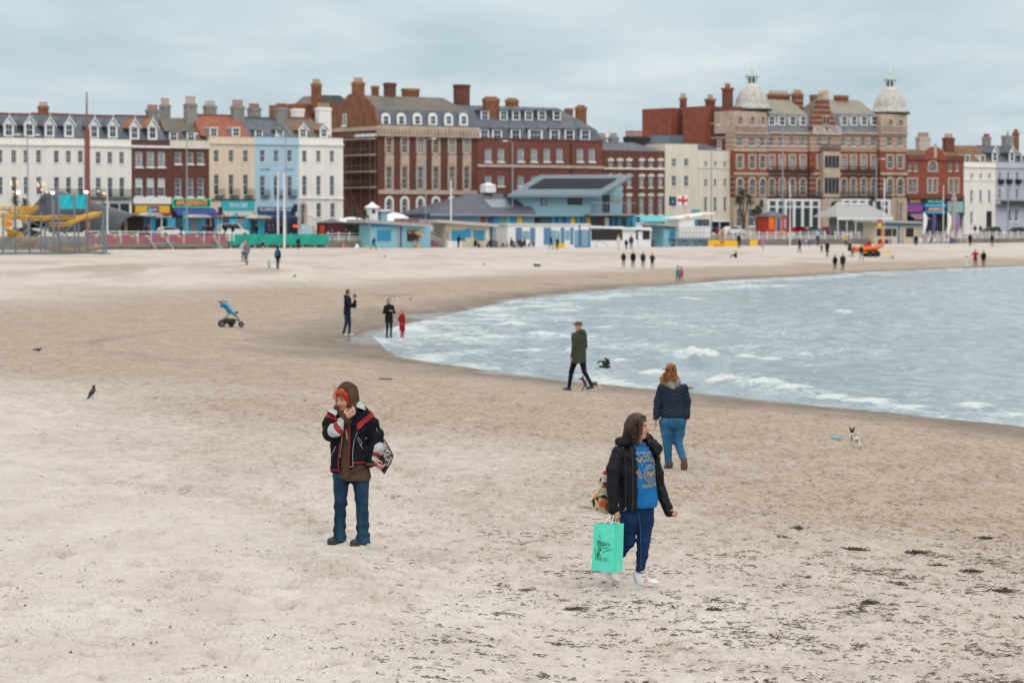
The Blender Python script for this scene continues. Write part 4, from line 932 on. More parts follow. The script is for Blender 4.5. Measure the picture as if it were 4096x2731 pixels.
for(pl,pr,n)in((3069,3282,6),(3368,3560,6)):
 x0,x1=h.x(pl,-2),h.x(pr,-2);z1=h.z((pl+pr)/2,797,-2);z2=h.z((pl+pr)/2,824,-2);b=MB();b.box(x0,x1,-2.0,-.62,z1-.35,z1);b.box(x0,x1,-2.0,-1.5,z2-.3,z2-.05);b.box(x0,x1,-2.0,-.62,0,.5)
 for i in range(n+1):
  x=x0+(x1-x0-.5)*i/n;b.box(x,x+.5,-2.05,-.62,0,z1-.351)
 o=h.part('shop_front',b,[WHITE])
 for i in range(n):
  a=x0+(x1-x0-.5)*i/n+.5;c=x0+(x1-x0-.5)*(i+1)/n
  MB().box(a,c,-1.8,-1.75,.5,z2-.3).build('pane',[GLASS[0]],o);q=MB()
  for k in range(4):q.box(a+(c-a)*k/4+.05,a+(c-a)*(k+1)/4-.05,-1.8,-1.75,z2-.05,z1-.35)
  q.build('transom',[GLASS[1]],o)
h.section(3519,3626,792,STONE,[(3600,815,905,22,'sash',0)],y=-1.0,name='ground_wall',depth=2.2)
b=MB();xa,xb=h.x(3284,-2.2),h.x(3366,-2.2);zt_=h.z(3325,797,-2.2);ax,aw=h.x(3337,-2.2),1.05;za=h.z(3325,828,-2.2)
b.box(xa,ax-aw,-2.4,-.61,0,zt_);b.box(ax+aw,xb,-2.4,-.61,0,zt_);n=9;arc=[(ax+aw*math.cos(t),za+aw*math.sin(t))for t in np.linspace(math.pi,0,n)]
b.prism([(ax-aw,zt_),*[(p[0],p[1])for p in arc],(ax+aw,zt_)][::-1],-2.4,-.61);h.part('porch',b,[STONE]);h.part('porch_door',MB().box(ax-aw,ax+aw,-.75,-.7,0,za+aw),[DARK])
def mans(pl,pr,cols):
 x0,x1=h.x(pl),h.x(pr);zc,zm,zr=h.z((pl+pr)/2,531),h.z((pl+pr)/2,457,1.4),h.z((pl+pr)/2,402,6);b=MB()
 b.quad((x0,.05,zc),(x1,.05,zc),(x1,1.4,zm),(x0,1.4,zm));b.quad((x0,1.4,zm),(x1,1.4,zm),(x1,6,zr),(x0,6,zr),1);b.quad((x1,12,zm),(x0,12,zm),(x0,6,zr),(x1,6,zr),1)
 b.poly([(x0,.05,zc),(x0,1.4,zm),(x0,6,zr),(x0,12,zm),(x0,12,zc)],1);b.poly([(x1,.05,zc),(x1,12,zc),(x1,12,zm),(x1,6,zr),(x1,1.4,zm)],1)
 h.part('roof',b,[SLATEG if False else mat('grey_slate',(0.13,0.15,0.16),.7,scale=.6,col2=(0.19,.21,.215)),SLATEG])
 for c in cols:h.dormer(c,461,503,29,'flat',mat('lead_grey',(0.30,0.31,0.32),.6),y=.3,cheek=WHITE)
mans(3062,3250,[3086,3127,3170,3212]);mans(3350,3525,[3376,3415,3455,3496])
def tower_top(pl,pr,pc,cols,pa,pdb,pdt,plt,pcap,pspk,rpx):
 x0,x1=h.x(pl,-1),h.x(pr,-1);sc_=fdist(pc,1)/FPX
 h.section(pl,pr,pa,STONE,[(c,pa+20,pa+52,22,'archstone',2)for c in cols],y=-.8,z0=h.z(pc,534,-.8),depth=5.2,name='attic_wall')
 h.band(pl,pr,502,508,STONE,y=-.8,out=.35,name='balustrade');bb=MB()
 for i in range(26):
  x=x0+(x1-x0-.2)*i/25;bb.box(x,x+.12,-1.12,-.95,h.z(pc,527,-.8),h.z(pc,508,-.8))
 tag(h.part('balusters',bb,[STONE]),kind='stuff')
 cx=h.x(pc,2.2);cy=2.2;r=rpx*sc_;zb,zt,zl,zc_,zs_=[h.z(pc,q,cy)for q in(pdb,pdt,plt,pcap,pspk)]
 n=16;prof=[(r*1.0,zb-.25),(r*1.02,zb),(r*.93,zb+.28)]
 for t in np.linspace(0.08,1,9):prof.append((r*np.interp(t,(0,.12,.35,.6,.8,1),(.93,.84,.80,.69,.53,.29)),zb+.28+(zt-zb-.28)*t))
 DM=mat('silver_lead_dome',(0.27,0.29,0.30),.5,scale=1.6,col2=(0.62,0.585,0.53),detail=3)
 d=MB();NS=24
 for i in range(2,len(prof)-1):
  (ra,za),(rb,zb_)=prof[i],prof[i+1]
  for j in range(NS):
   o_=.5*(i%2);a0,a1,am=[(j+o_+q)*2*math.pi/NS for q in(0,1,.5)]
   P=lambda rr,a,zz,e=0.0:(cx+(rr+e)*math.cos(a),cy+(rr+e)*math.sin(a),zz)
   d.add([P(rb,a0,zb_),P(rb,a1,zb_),P(ra,a1,za,.05),P(ra,am,za-(zb_-za)*.28,.07),P(ra,a0,za,.05)],[(0,4,3,2,1)],(j+i)%2)
 d.lathe(prof,cx,cy,24,0)
 h.part('dome',d,[DM,mat('pale_lead_scale',(0.50,0.465,0.43),.5,.2,2)])
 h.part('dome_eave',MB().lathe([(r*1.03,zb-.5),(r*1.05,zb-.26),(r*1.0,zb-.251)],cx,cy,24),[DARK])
 rl=r*.27;la=MB();la.lathe([(rl*1.25,zt-.1),(rl*1.25,zt+.25),(rl*.72,zt+.26),(rl*.72,zl-.1)],cx,cy,12)
 for k in range(8):
  a=k*math.pi/4;la.tube([(cx+rl*math.cos(a),cy+rl*math.sin(a),zt+.2),(cx+rl*math.cos(a),cy+rl*math.sin(a),zl)],.09)
 lo_=h.part('lantern',la,[WHITE]);MB().lathe([(rl*.74,zt+.5),(rl*.74,zl-.3)],cx,cy,12).build('pane',[GLASS[1]],lo_)
 h.part('lantern_cap',MB().lathe([(rl*1.45,zl),(rl*1.4,zl+.15),(rl*.9,zl+(zc_-zl)*.55),(rl*.25,zc_-.1),(.12,zc_+.3)],cx,cy,14),[mat('verdigris_copper',(0.36,0.47,0.45),.6,.15)],smooth=False)
 h.part('spike',MB().tube([(cx,cy,zc_),(cx,cy,zs_)],.14,6,r2=.07),[WHITE])
tower_top(2934,3066,3006,TL,446,433,345,308,287,173,79);tower_top(3521,3626,3557,TR,458,447,358,321,299,191,78)
x0,x1=h.x(3248,-.6),h.x(3352,-.6);xc=(x0+x1)/2;zz=lambda q:h.z(3299,q,-.6)
h.part('gable',MB().prism([(x0,zz(533)),(x1,zz(533)),(x1,zz(505)),(x1-.9,zz(492)),(x1-1.3,zz(470)),(xc+1.0,zz(430)),(xc+.8,zz(398)),(xc-.8,zz(398)),(xc-1.0,zz(430)),(x0+1.3,zz(470)),(x0+.9,zz(492)),(x0,zz(505))],-.62,1.2),[STRIPE])
h.part('gable_finial',MB().box(xc-.7,xc+.7,-.7,.6,zz(398),zz(378)).prism([(xc+.75*math.cos(t),zz(380)+.95*math.sin(t))for t in np.linspace(0,math.pi,9)],-.72,.6),[STONE])
g_=h.part('gable_window',MB().box(xc-.75,xc+.75,-.72,-.63,zz(500),zz(464)),[STONE])
for sx in(-.38,.38):MB().box(xc+sx-.25,xc+sx+.25,-.76,-.721,zz(496),zz(468)).build('pane',[GLASS[0]],g_)
sgx0,sgx1=h.x(3253,-1.2),h.x(3362,-1.2);so=h.part('roof_sign',MB().box(sgx0,sgx1,-1.22,-1.1,zz(507),zz(505)).box(sgx0,sgx0+.08,-1.22,-1.1,zz(536),zz(505)).box(sgx1-.08,sgx1,-1.22,-1.1,zz(536),zz(505)).box(sgx0,sgx1,-1.2,-.65,zz(538),zz(536)),[WHITE])
text_part('ROYAL HOTEL',1.25,WHITE,so,((sgx0+sgx1)/2,-1.2,zz(522)),width=(sgx1-sgx0)*.96,ext=.05)
h.chimney(3064,3160,376,440,STRIPE,y=7.5,pots=8,pm=BUFFP,potpx=12,capm=TILEO);h.chimney(3163,3212,374,440,STRIPE,y=5.5,pots=5,pm=BUFFP,potpx=14,capm=TILEO);h.chimney(3236,3290,380,420,STRIPE,y=9,pots=0,capm=TILEO);h.chimney(3332,3392,382,440,STRIPE,y=5.5,pots=0,capm=TILEO)
def side_block(ya,yb,ppx,pt,m,xin):
 zt_=h.z(ppx,pt,(ya+yb)/2);return h.part('side_wing',MB().box(-.3-xin,4,ya,yb,0,zt_),[m]),zt_
side_block(1.0,5.8,2900,429,BRICKR,.0);o,z_=side_block(5.81,11.5,2830,429,BRICKO,1.6);side_block(11.51,14.2,2775,440,BRICKD,.3);side_block(14.21,22.5,2700,437,BRICKO,2.0)  # darker brick on recess and near side puts their shade into the colour
for zq in(490,548):h.part('string_course',MB().box(-.36,3,1.05,5.75,h.z(2900,zq+8,4),h.z(2900,zq,4)),[STONE])
for q in((462,498),(566,600)):
 me,g,bl=win_mesh(1.0,1.7,'sill');wo_=mobj('window',me,h.root,(-.36,3.4,h.z(2890,q[1],3.4)),(0,0,-math.pi/2));mobj('pane',g[0],wo_)
for(a,b_,t,yy)in((2717,2746,392,17),(2819,2860,396,9.5),(2886,2931,352,4.5)):
 pc=(a+b_)/2;Wm=(b_-a)*fdist(pc,-yy)/FPX;zb=h.z(pc,440,yy);zt_=h.z(pc,t,yy);xx=h.x(pc,yy);c=h.part('chimney',MB().box(xx-Wm*.35,xx+Wm*.35,yy-Wm*.35,yy+Wm*.35,zb-1,zt_-.4).box(xx-Wm*.42,xx+Wm*.42,yy-Wm*.42,yy+Wm*.42,zt_-.4,zt_,1),[BRICKR,TILEO if yy>5 else BRICKO])
 me=MB().lathe([(.16,0),(.13,.6),(.17,.65),(.16,.8)],0,0,8).mesh('chimney_pot',[BUFFP if yy>5 else TERRA])
 for k in(-1,0,1):mobj('chimney_pot',me,c,(xx+k*.42,yy,zt_-.05))
 # red brick arcade right of the hotel
h=House('arcade_building','ornate red brick building with curved gable above the neon amusement arcade',3628,3853,cat='building')
h.section(3628,3853,641,BRICKO,[(c,649,684,16,'sash')for c in(3634,3660,3798,3826)]+[(c,717,771,17,'stone')for c in(3637,3657,3717,3738,3801,3823)]+[(3728,645,682,38,'archstone',2)],z0=h.z(3740,795))
h.section(3628,3853,796,DARK,[],y=.6,name='ground_wall');h.band(3624,3853,622,641,BRICKR,out=.3,name='parapet');h.band(3628,3853,780,796,BRICKR,out=.25,name='string_course')
x0,x1=h.x(3690),h.x(3777);xc=(x0+x1)/2;zb,zt_=h.z(3733,641),h.z(3733,585)
h.part('gable',MB().prism([(x0,zb),(x1,zb),(x1-.1,zb+.6),(x1-.6,zb+.9),*[(xc+(x1-x0)*.36*math.cos(t),zb+.9+(zt_-zb-1.0)*math.sin(t))for t in np.linspace(0.15,math.pi-.15,9)],(x0+.6,zb+.9),(x0+.1,zb+.6)],-.34,.3),[BRICKO])
h.part('gable_keystone',MB().box(xc-.35,xc+.35,-.42,-.341,zb+.4,zt_+.4),[STONE]);h.roof(3628,3853,625,600,TILEB,BRICKO,yr=4)
h.chimney(3659,3722,549,625,mat('whitewashed_chimney',(0.52,0.47,0.42),.9,.15),y=4,pots=5,potpx=18);h.chimney(3767,3817,551,615,BRICKR,y=3.5,pots=3,potpx=16)
sg=h.sign(3620,3850,800,862,BLACKM,out=.5,name='neon_fascia');NP=mat('pink_neon',(.5,.05,.16),.5,0,emit=((1,.08,.3),.15));NB=mat('cyan_neon',(.03,.45,.6),.5,0,emit=((.05,.6,.8),.2));NO=mat('amber_neon',(.8,.35,.05),.5,0,emit=((1,.45,.08),.5));NU=mat('violet_board',(.05,.06,.30),.5,0)
def npan(a,b_,c,d,m,nm='neon_panel',o=.53):return MB().box(h.x(a),h.x(b_),-o-.03,-o+.025,h.z(3730,d),h.z(3730,c)).build(nm,[m],sg)
npan(3622,3680,812,850,NU);npan(3690,3770,812,855,NU);npan(3690,3775,819,826,NB,o=.57);npan(3692,3772,847,852,NB,o=.57);npan(3782,3845,806,850,mat('pale_cyan_board',(.25,.45,.47),.5,.1))
text_part('AMUSEMENTS',.8,NO,sg,(h.x(3732),-.57,h.z(3730,838)),width=3.4);text_part('ROYAL ARCADE',.7,mat('pale_green_neon',(.2,.6,.45),.5,0,emit=((.3,.9,.7),.4)),sg,(h.x(3732),-.57,h.z(3730,807)),width=3.6);text_part('SLOTS',.6,NO,sg,(h.x(3651),-.57,h.z(3650,806)),width=2.4)
b=MB()
for i in range(7):
 t=(i-3)/3;xx=h.x(3650)+t*1.5;b.quad((xx-.12,-.58,h.z(3650,847)),(xx+.12,-.58,h.z(3650,847)),(xx*.5+h.x(3650)*.5+t*1.2+.1,-.58,h.z(3650,822)),(xx*.5+h.x(3650)*.5+t*1.2-.1,-.58,h.z(3650,822)))
b.build('neon_rays',[NP],sg)
h.part('awning',MB().prism([(-2.2,h.z(3655,876)),(-2.2,h.z(3655,880)),(-.5,h.z(3655,862)),(-.5,h.z(3655,856))],h.x(3628),h.x(3690),axis='x'),[mat('striped_awning',(.45,.22,.08),.7,scale=3,col2=(.05,.08,.3),stretch=(1,.2,.2))])
h.section(3595,3628,800,STONE,[(3605,812,890,13,'sash',1)],y=-1.6,name='corner_pier',depth=3)
# right hand stucco houses
h=House('white_house','narrow white stucco house right of the neon arcade',3854,3981)
h.section(3854,3981,649,STUCCO,grid_w([3886,3922,3957],[(695,713,12,'sash',0),(761,809,12,'sash',1)])+[(3886,848,895,12,'sash',0)],doors=[(3945,3968,845,930)]);h.band(3854,3981,665,671,STUCCO);h.band(3854,3981,720,724,STUCCO,out=.12,name='string_course')
h.roof(3850,3981,648,584,TILEB,STUCCO,yr=5)
for c in(3868,3929):h.dormer(c,620,648,24,'flat',WHITE,cheek=WHITE)
h.chimney(3925,3962,548,590,RENDER_,y=5.5,pots=4,potpx=12);h.part('front_door',MB().box(h.x(3945)+.02,h.x(3968)-.02,.1,.18,0,h.z(3956,848)),[DARK])
h.part('railing',MB().box(h.x(3858),h.x(3940),-1.5,-1.45,1.0,1.08).box(h.x(3858),h.x(3940),-1.5,-1.46,.1,.15),[BLACKM])
h=House('lavender_house','pale lavender stucco house with round black balconies at the right edge',3982,4130)
h.section(3982,4130,650,LAVEN,grid_w([3998,4032,4068,4104],[(690,722,13,'sash',0),(757,795,13,'sash',0)])+[(4040,838,885,16,'white',0),(4066,838,885,16,'white',0)]);h.band(3982,4130,668,674,LAVEN)
h.roof(3982,4130,649,588,SLATE,LAVEN,yr=5,ridge=TERRA)
for c in(3978,4046):h.dormer(c,586,649,26,'gable',SLATE)
h.dormer(4092,620,648,22,'flat',WHITE)
for c in(3998,4032,4068,4104):
 b=MB();x,z0,z1=h.x(c),h.z(c,737),h.z(c,718)
 b.lathe([(.15,z0-.1),(.62,z0+.25),(.68,z1),(.62,z1),(.55,z0+.3)],x,-.35,12);h.part('round_balcony',b,[BLACKM])
h.balcony(3982,4130,802,819,out=1.3,m=BLACKM);h.part('balcony_board',MB().box(h.x(3985),h.x(4128),-1.36,-1.32,h.z(4050,817),h.z(4050,806)),[BLACKM])
h.chimney(4003,4053,543,595,RENDER_,y=6,pots=1,potpx=14);h.chimney(4047,4074,530,590,BRICKB,y=8,pots=4,potpx=12)
# PROMENADE AND BACK OF THE BEACH
def v_at(px,d):
 f0,f1=fdist(px,0),fdist(px,1);return(d-f0)/(f1-f0)
LBLUE=mat('kiosk_light_blue',(0.24,0.49,0.58),0.6,0.05);MBLUE=mat('kiosk_blue',(0.02,0.24,0.43),0.5,0.06);NAVY=mat('kiosk_navy',(0.025,0.075,0.19),0.5,0.06)
KCREAM=mat('kiosk_cream',(0.60,0.53,0.40),0.7,0.05);GREYM=mat('galvanised_steel',(0.30,0.33,0.36),0.5,0.1,metal=0.3);GREYR=mat('grey_roof_sheet',(0.36,0.36,0.36),0.6,0.08);SOFFIT=mat('roof_edge_stone',(0.50,0.45,0.42),0.7,0.05)
TIMB=mat('deck_timber',(0.22,0.19,0.165),0.9,0.2,2);YELLOW=mat('yellow_vinyl',(0.80,0.47,0.012),0.5,0.04);YTRK=mat('yellow_track_paint',(0.68,0.38,0.045),0.5,0.1)
TEAL=mat('teal_glass',(0.04,0.30,0.42),0.2,0.3,0.8);TURQ=mat('turquoise_tarpaulin',(0.01,0.47,0.58),0.6,0.1,1.0)
PURPLE=mat('purple_vinyl',(0.10,0.06,0.24),0.6,0.05);PINKM=mat('pink_vinyl',(0.65,0.16,0.24),0.6,0.05);REDP=mat('red_paint',(0.42,0.045,0.03),0.5,0.08);ORANGE=mat('orange_plastic',(0.75,0.16,0.02),0.5,0.05)
class Spot(House):
 def __init__(s,name,label,cat,pxl,v,py=None,zb=None,group=None,yaw=0.0):
  z=zb if zb is not None else(fz(pxl,py,v)if py is not None else(PZ if v<21 else RZ))
  s.v=v;s.zb=z;s.u0=fu(pxl,v);s.px=pxl;s.root=empty(name,tpos(s.u0,v,z),_th+yaw,label,cat,group);s.depth=3
 def bx(s,nm,pxa,pxb,pya,pyb,m,y0=0.0,y1=3.0,parent=None):
  pm=(pxa+pxb)/2;return s.part(nm,MB().box(s.x(pxa,y0),s.x(pxb,y0),y0,y1,s.z(pm,pyb,y0),s.z(pm,pya,y0)),[m],parent)
  # blue pavilion with solar roof (two blocks)
h=Spot('seafront_pavilion','blue pavilion with solar panels on its pitched metal roof','building',1714,15.0)
SEAM=mat('blue_grey_metal_roof',(0.15,0.21,0.255),0.45,0.1);PSL=mat('pavilion_slate',(0.085,0.095,0.125),0.55,0.15,1.2);CLAD=mat('pavilion_blue_cladding',(0.205,0.375,0.44),0.6,0.05)
x0,x1=h.x(1712),h.x(2140);ze=h.z(1900,857);xr0,xr1=h.x(1877,4),h.x(2085,4);zr=h.z(1960,775,4)
b=MB();A_,B_,C_,D_=(x0,-.6,ze),(x1,-.6,ze),(x1,9,ze),(x0,9,ze);b.quad(A_,B_,(xr1,4,zr),(xr0,4,zr));b.add([D_,A_,(xr0,4,zr)],[(0,1,2)]);b.quad(C_,D_,(xr0,4,zr),(xr1,4,zr));b.quad(A_,D_,C_,B_)
h.part('low_roof',b,[PSL]);h.part('low_roof_gutter',MB().box(x0,x1,-.68,-.605,ze-.28,ze+.02),[GREYM])
h.part('low_wall',MB().box(x0+1.2,x1,.2,8.5,0,ze-.02),[mat('pavilion_ground_blue',(0.17,.29,.36),.7,.1)])
for i,(pa,m)in enumerate([(1925,BRICKB),(1953,NAVY),(1975,MBLUE),(2023,GREENC),(2045,MBLUE),(2069,YELLOW)]):h.bx('door_panel',pa,pa+19,868,905,m,.1,.19)
vent=h.part('roof_vent',MB().box(h.x(1931,4),h.x(1973,4),3.3,4.7,h.z(1950,770,4),h.z(1950,742,4)).add([(h.x(1929,4),3.2,h.z(1950,742,4)),(h.x(1975,4),3.2,h.z(1950,742,4)),(h.x(1975,4),4.8,h.z(1950,742,4)),(h.x(1929,4),4.8,h.z(1950,742,4)),(h.x(1952,4),4,h.z(1950,730,4))],[(0,1,4),(1,2,4),(2,3,4),(3,0,4)]),[WHITE])
def on_low(px,py):
 t=0.55
 for _ in range(3):
  yy=-.6+4.6*t;z=h.z(px,py,yy);t=min(max((z-ze)/(zr-ze),.02),.98)
 return np.array((h.x(px,-.6+4.6*t),-.6+4.6*t,ze+(zr-ze)*t))
nrm=np.array((0,-(zr-ze),4.6));nrm/=np.linalg.norm(nrm)
P=[on_low(*q)+nrm*.08 for q in((1965,832),(2046,832),(2020,799),(1934,799))];b=MB();b.add([*P,*[p-nrm*.07 for p in P]],[(0,1,2,3),(4,7,6,5),(0,4,5,1),(1,5,6,2),(2,6,7,3),(3,7,4,0)]);h.part('skylight',b,[mat('skylight_glass',(0.20,0.235,0.29),.25,.1)])
yw=1.2
wp=[(2052,782),(2136,862),(2136,866),(2362,866),(2362,782)]
h.part('upper_wall',MB().prism([(h.x(p,yw),h.z(p,q,yw))for p,q in[(2052,775),(2136,866),(2362,866),(2362,775)]],yw,yw+7),[CLAD])
h.part('balcony_room_wall',MB().box(h.x(2362,yw)+.01,h.x(2490,3),3.0,yw+7,h.z(2420,866,3),h.z(2420,745,3)),[CLAD])
h.bx('window',2164,2190,785,822,NAVY,yw-.06,yw);h.bx('pane',2169,2188,790,818,GLASS[3],yw-.09,yw-.061);h.bx('window',2271,2330,783,820,BLACKM,yw-.06,yw);h.bx('pane',2276,2326,788,816,GLASS[0],yw-.09,yw-.061)
h.bx('balcony_door',2410,2440,780,850,BLACKM,2.94,2.99);h.bx('balcony_window',2445,2485,782,812,GLASS[3],2.9,2.99)
h.bx('balcony_floor',2362,2545,856,863,GREYM,-.4,3.0)
b=MB()
for i in range(14):
 xx=h.x(2366,-.4)+i*.62;b.box(xx,xx+.05,-.4,-.35,h.z(2450,856,-.4),h.z(2450,812,-.4))
b.box(h.x(2364,-.4),h.x(2545,-.4),-.42,-.34,h.z(2450,813,-.4),h.z(2450,810,-.4));h.part('balcony_rail',b,[GREYM])
e0,e1=np.array((h.x(2030,-.2),-.2,h.z(2030,781,-.2))),np.array((h.x(2400,-.2),-.2,h.z(2400,781,-.2)));t0,t1=np.array((h.x(2160,6),6,h.z(2160,701,6))),np.array((h.x(2534,6),6,h.z(2534,699,6)))
b=MB();dn=np.array((0,0,-.35));b.add([e0,e1,t1,t0,e0+dn,e1+dn,t1+dn,t0+dn],[(0,1,2,3),(4,7,6,5),(0,4,5,1),(1,5,6,2),(2,6,7,3),(3,7,4,0)]);up=h.part('upper_roof',b,[SEAM])
for i in range(1,26):
 f=i/26;a,c=e0+(e1-e0)*f,t0+(t1-t0)*f;MB().tube([a+(0,-.02,.05),c+(0,0,.05)],.06,4).build('seam',[mat('seam_light',(.24,.32,.37),.5,.05)],up)
rf=lambda s_,t_:(e0*(1-s_)+e1*s_)*(1-t_)+(t0*(1-s_)+t1*s_)*t_
SOL=mat('solar_panel',(0.014,0.015,0.03),0.55,0.2,spec=.15)
for i in range(9):
 sa,sb=.12+.79*i/9,.12+.79*(i+.94)/9;Q=[rf(sa,.28)+(0,0,.22),rf(sb,.28)+(0,0,.22),rf(sb,.76)+(0,0,.22),rf(sa,.76)+(0,0,.22)]
 h.part('solar_panel',MB().add([*Q,*[q+(0,0,-.08)for q in Q]],[(0,1,2,3),(4,7,6,5),(0,4,5,1),(1,5,6,2),(2,6,7,3),(3,7,4,0)]),[SOL])
h.bx('lower_wall',2136,2560,867,930,mat('pavilion_dark',(0.05,.09,.12),.6,.2),2.0,8)
for i,(pa,m)in enumerate([(2142,DARK),(2165,NAVY),(2205,MBLUE),(2232,MBLUE),(2266,MBLUE),(2284,YELLOW),(2305,TEAL),(2330,MBLUE),(2345,YELLOW),(2395,BRICKB),(2420,WHITE),(2445,MBLUE),(2470,TEAL),(2505,MBLUE),(2530,TEAL)]):h.bx('door_panel',pa,pa+16,870,915,m,1.9,1.99)
# kiosks on the sand
def kiosk_roof(h,pxa,pya,pxb,pyb,th,m,y0=-1.0,y1=4.0,nm='roof'):
 a,c=(h.x(pxa,y0),h.z(pxa,pya,y0)),(h.x(pxb,y0),h.z(pxb,pyb,y0));t=th*fdist(pxa,h.v)/FPX
 return h.part(nm,MB().prism([a,c,(c[0],c[1]-t),(a[0],a[1]-t)][::-1],y0,y1),[m])
h=Spot('beach_kiosk','light blue beach kiosk with a sloping roof and blue shutter','kiosk',1482,30,1000)
h.bx('wall',1482,1592,900,1000,LBLUE);h.bx('wall',1607,1722,903,1000,LBLUE);h.bx('corner_post',1592.5,1600,903,1000,GREYR,-.1,3);h.bx('corner_post',1600.5,1606.5,903,1000,NAVY,-.05,3);kiosk_roof(h,1462,878,1712,896,13,GREYR)
h.bx('fascia',1483,1592,896,907,MBLUE,-.06,-.01);h.bx('shutter',1509,1564,922,964,MBLUE,-.08,-.01);f=h.bx('hatch',1629,1675,922,965,DARK,-.08,-.01)
for i,m in enumerate((YELLOW,REDP,ORANGE,WHITE)):h.bx('hatch_sign',1635+i*9,1642+i*9,927,934,m,-.12,-.081,f)
h=Spot('cream_kiosk','cream beach kiosk with blue shutters and a flat sloping roof','kiosk',1780,30,997)
h.bx('wall',1782,1960,898,997,KCREAM);kiosk_roof(h,1752,879,1994,896,12,SOFFIT);h.bx('shutter',1807,1862,921,964,MBLUE,-.08,-.01);h.bx('poster',1864,1885,916,948,mat('bright_blue_poster',(.02,.28,.62),.5,.1),-.1,-.01);h.bx('shutter',1906,1938,922,962,MBLUE,-.08,-.01);h.bx('poster',1893,1904,920,950,MBLUE,-.08,-.01)
h.bx('counter',1790,1848,965,995,WHITE,-.7,-.05);h.bx('post',1962,1970,905,997,NAVY,-.1,.2);h.bx('poster',1785,1797,922,958,mat('menu_print',(.5,.3,.25),.5,scale=6,col2=(.1,.2,.3)),-.08,-.01);h.bx('poster',1945,1953,915,955,WHITE,-.08,-.01)
h=Spot('beach_hut_row','white beach hut block with tall blue doors behind the cafe tables','beach hut',2030,30,998)
h.bx('wall',2030,2298,899,998,WHITE,0,3);h.bx('side_bay',2298.5,2362,904,998,mat('hut_blue',(0.085,.21,.37),.6,.05),.1,3)
HB,HL=MATS['hut_blue'],mat('hut_pale_blue',(.19,.36,.46),.6,.05)
for a,c,m,t,bt in[(2064,2088,HB,911,978),(2091,2119,HL,924,957),(2122,2141,HB,911,978),(2176,2204,HB,911,978),(2206,2226,HL,921,978),(2229,2240,HL,924,978),(2244,2258,HB,911,978),(2262,2279,HL,921,960),(2282,2294,HB,911,978),(2300,2312,HL,920,985),(2326,2352,HL,922,985)]:h.bx('door',a,c,t,bt,m,-.07,-.004)
for a,c in((2296,2315),(2323,2356)):h.bx('lintel_board',a,c,899,920,WHITE,-.1,.095)
h.bx('roof',2026,2364,895,899,WHITE,-.3,3.2)
h=Spot('black_white_hut','black and white beach hut with a low sloping roof','beach hut',2363,30,998)
h.bx('wall',2363,2495,906,998,WHITE,0,3);h.bx('shutter',2366,2490,916,961,DARK,-.07,-.004);h.bx('end_wall',2495.5,2604,910,998,WHITE,.3,3);h.bx('end_shutter',2545,2600,917,958,DARK,.23,.296);h.bx('door',2553,2570,925,995,WHITE,.16,.229);kiosk_roof(h,2360,903,2608,914,8,WHITE,-.3,3.2);b=MB();b.tube([(h.x(2368),-1.2,0),(h.x(2368),-1.2,h.z(2368,963)),(h.x(2405),-1.2,h.z(2405,975)),(h.x(2420),-1.2,0)],.04);h.part('handrail',b,[GREYM])
h=Spot('lifeguard_hut','light blue hut with dark blue shutter beside the lifeguard cabin','beach hut',2655,30,997)
h.bx('wall',2655,2700,900,997,LBLUE,0,3);kiosk_roof(h,2630,893,2722,902,8,GREYR,-.8,3.4);h.bx('fascia',2656,2700,903,914,NAVY,-.06,-.01);h.bx('shutter',2679,2699,924,962,MBLUE,-.07,-.004)
h=Spot('lifeguard_cabin','white lifeguard cabin raised on a steel scaffold platform','cabin',2702,31,997)
h.bx('under_wall',2704,2828,958,997,LBLUE,.6,3);h.bx('platform',2700,2862,950,956,GREYM,-.6,3.4);h.bx('cabin_wall',2717,2842,873,950,WHITE,0,3);kiosk_roof(h,2712,872,2860,850,6,WHITE,-.5,3.3);f=h.bx('window',2780,2838,878,904,BLACKM,-.06,-.004);h.bx('pane',2783,2792,881,902,TEAL,-.09,-.061,f);h.bx('pane',2800,2836,881,902,GLASS[1],-.09,-.061,f)
for pa,pb in((2740,2758),(2806,2832)):h.bx('roof_board',pa,pb,865-(pa-2740)*.1,871-(pa-2740)*.1,mat('amber_board',(.62,.40,.12),.6,.05),-.54,-.5)
for p in(2704,2757,2768,2826):h.bx('scaffold_leg',p,p+4,956,997,GREYM,-.4,-.3)
zb_,zt_=h.z(2790,996),h.z(2790,958)
for p,q in((2708,2757),(2757,2708),(2770,2826),(2826,2770)):h.part('scaffold_brace',MB().tube([(h.x(p),-.35,zb_),(h.x(q),-.35,zt_)],.05,5),[GREYM])
b=MB()
for i in range(8):
 xx=h.x(2706)+i*.72;b.box(xx,xx+.05,-.58,-.53,h.z(2770,950),h.z(2770,912))
b.box(h.x(2704),h.x(2850),-.58,-.53,h.z(2770,913),h.z(2770,911)).box(h.x(2704),h.x(2850),-.58,-.53,h.z(2770,932),h.z(2770,930));h.part('platform_rail',b,[GREYM])
h=Spot('refreshment_kiosk','cream and blue kiosk with a grey flat roof behind the feather flags','kiosk',3500,28.5,978)
h.bx('wall',3502,3690,888,978,KCREAM,0,3);kiosk_roof(h,3488,880,3700,886,9,GREYR,-1,3.6);h.bx('fascia',3504,3688,891,905,MATS['hut_blue'],-.06,-.01)
for a,c,t,bt,m in[(3508,3526,915,945,DARK),(3535,3567,915,945,DARK),(3571,3586,915,945,DARK),(3592,3600,905,978,MATS['hut_blue']),(3625,3655,912,948,DARK),(3560,3566,955,978,MATS['hut_blue']),(3513,3555,957,976,mat('maroon_panel',(.16,.02,.06),.6,.1)),(3606,3616,912,975,STONE)]:h.bx('hatch',a,c,t,bt,m,-.08,-.004)
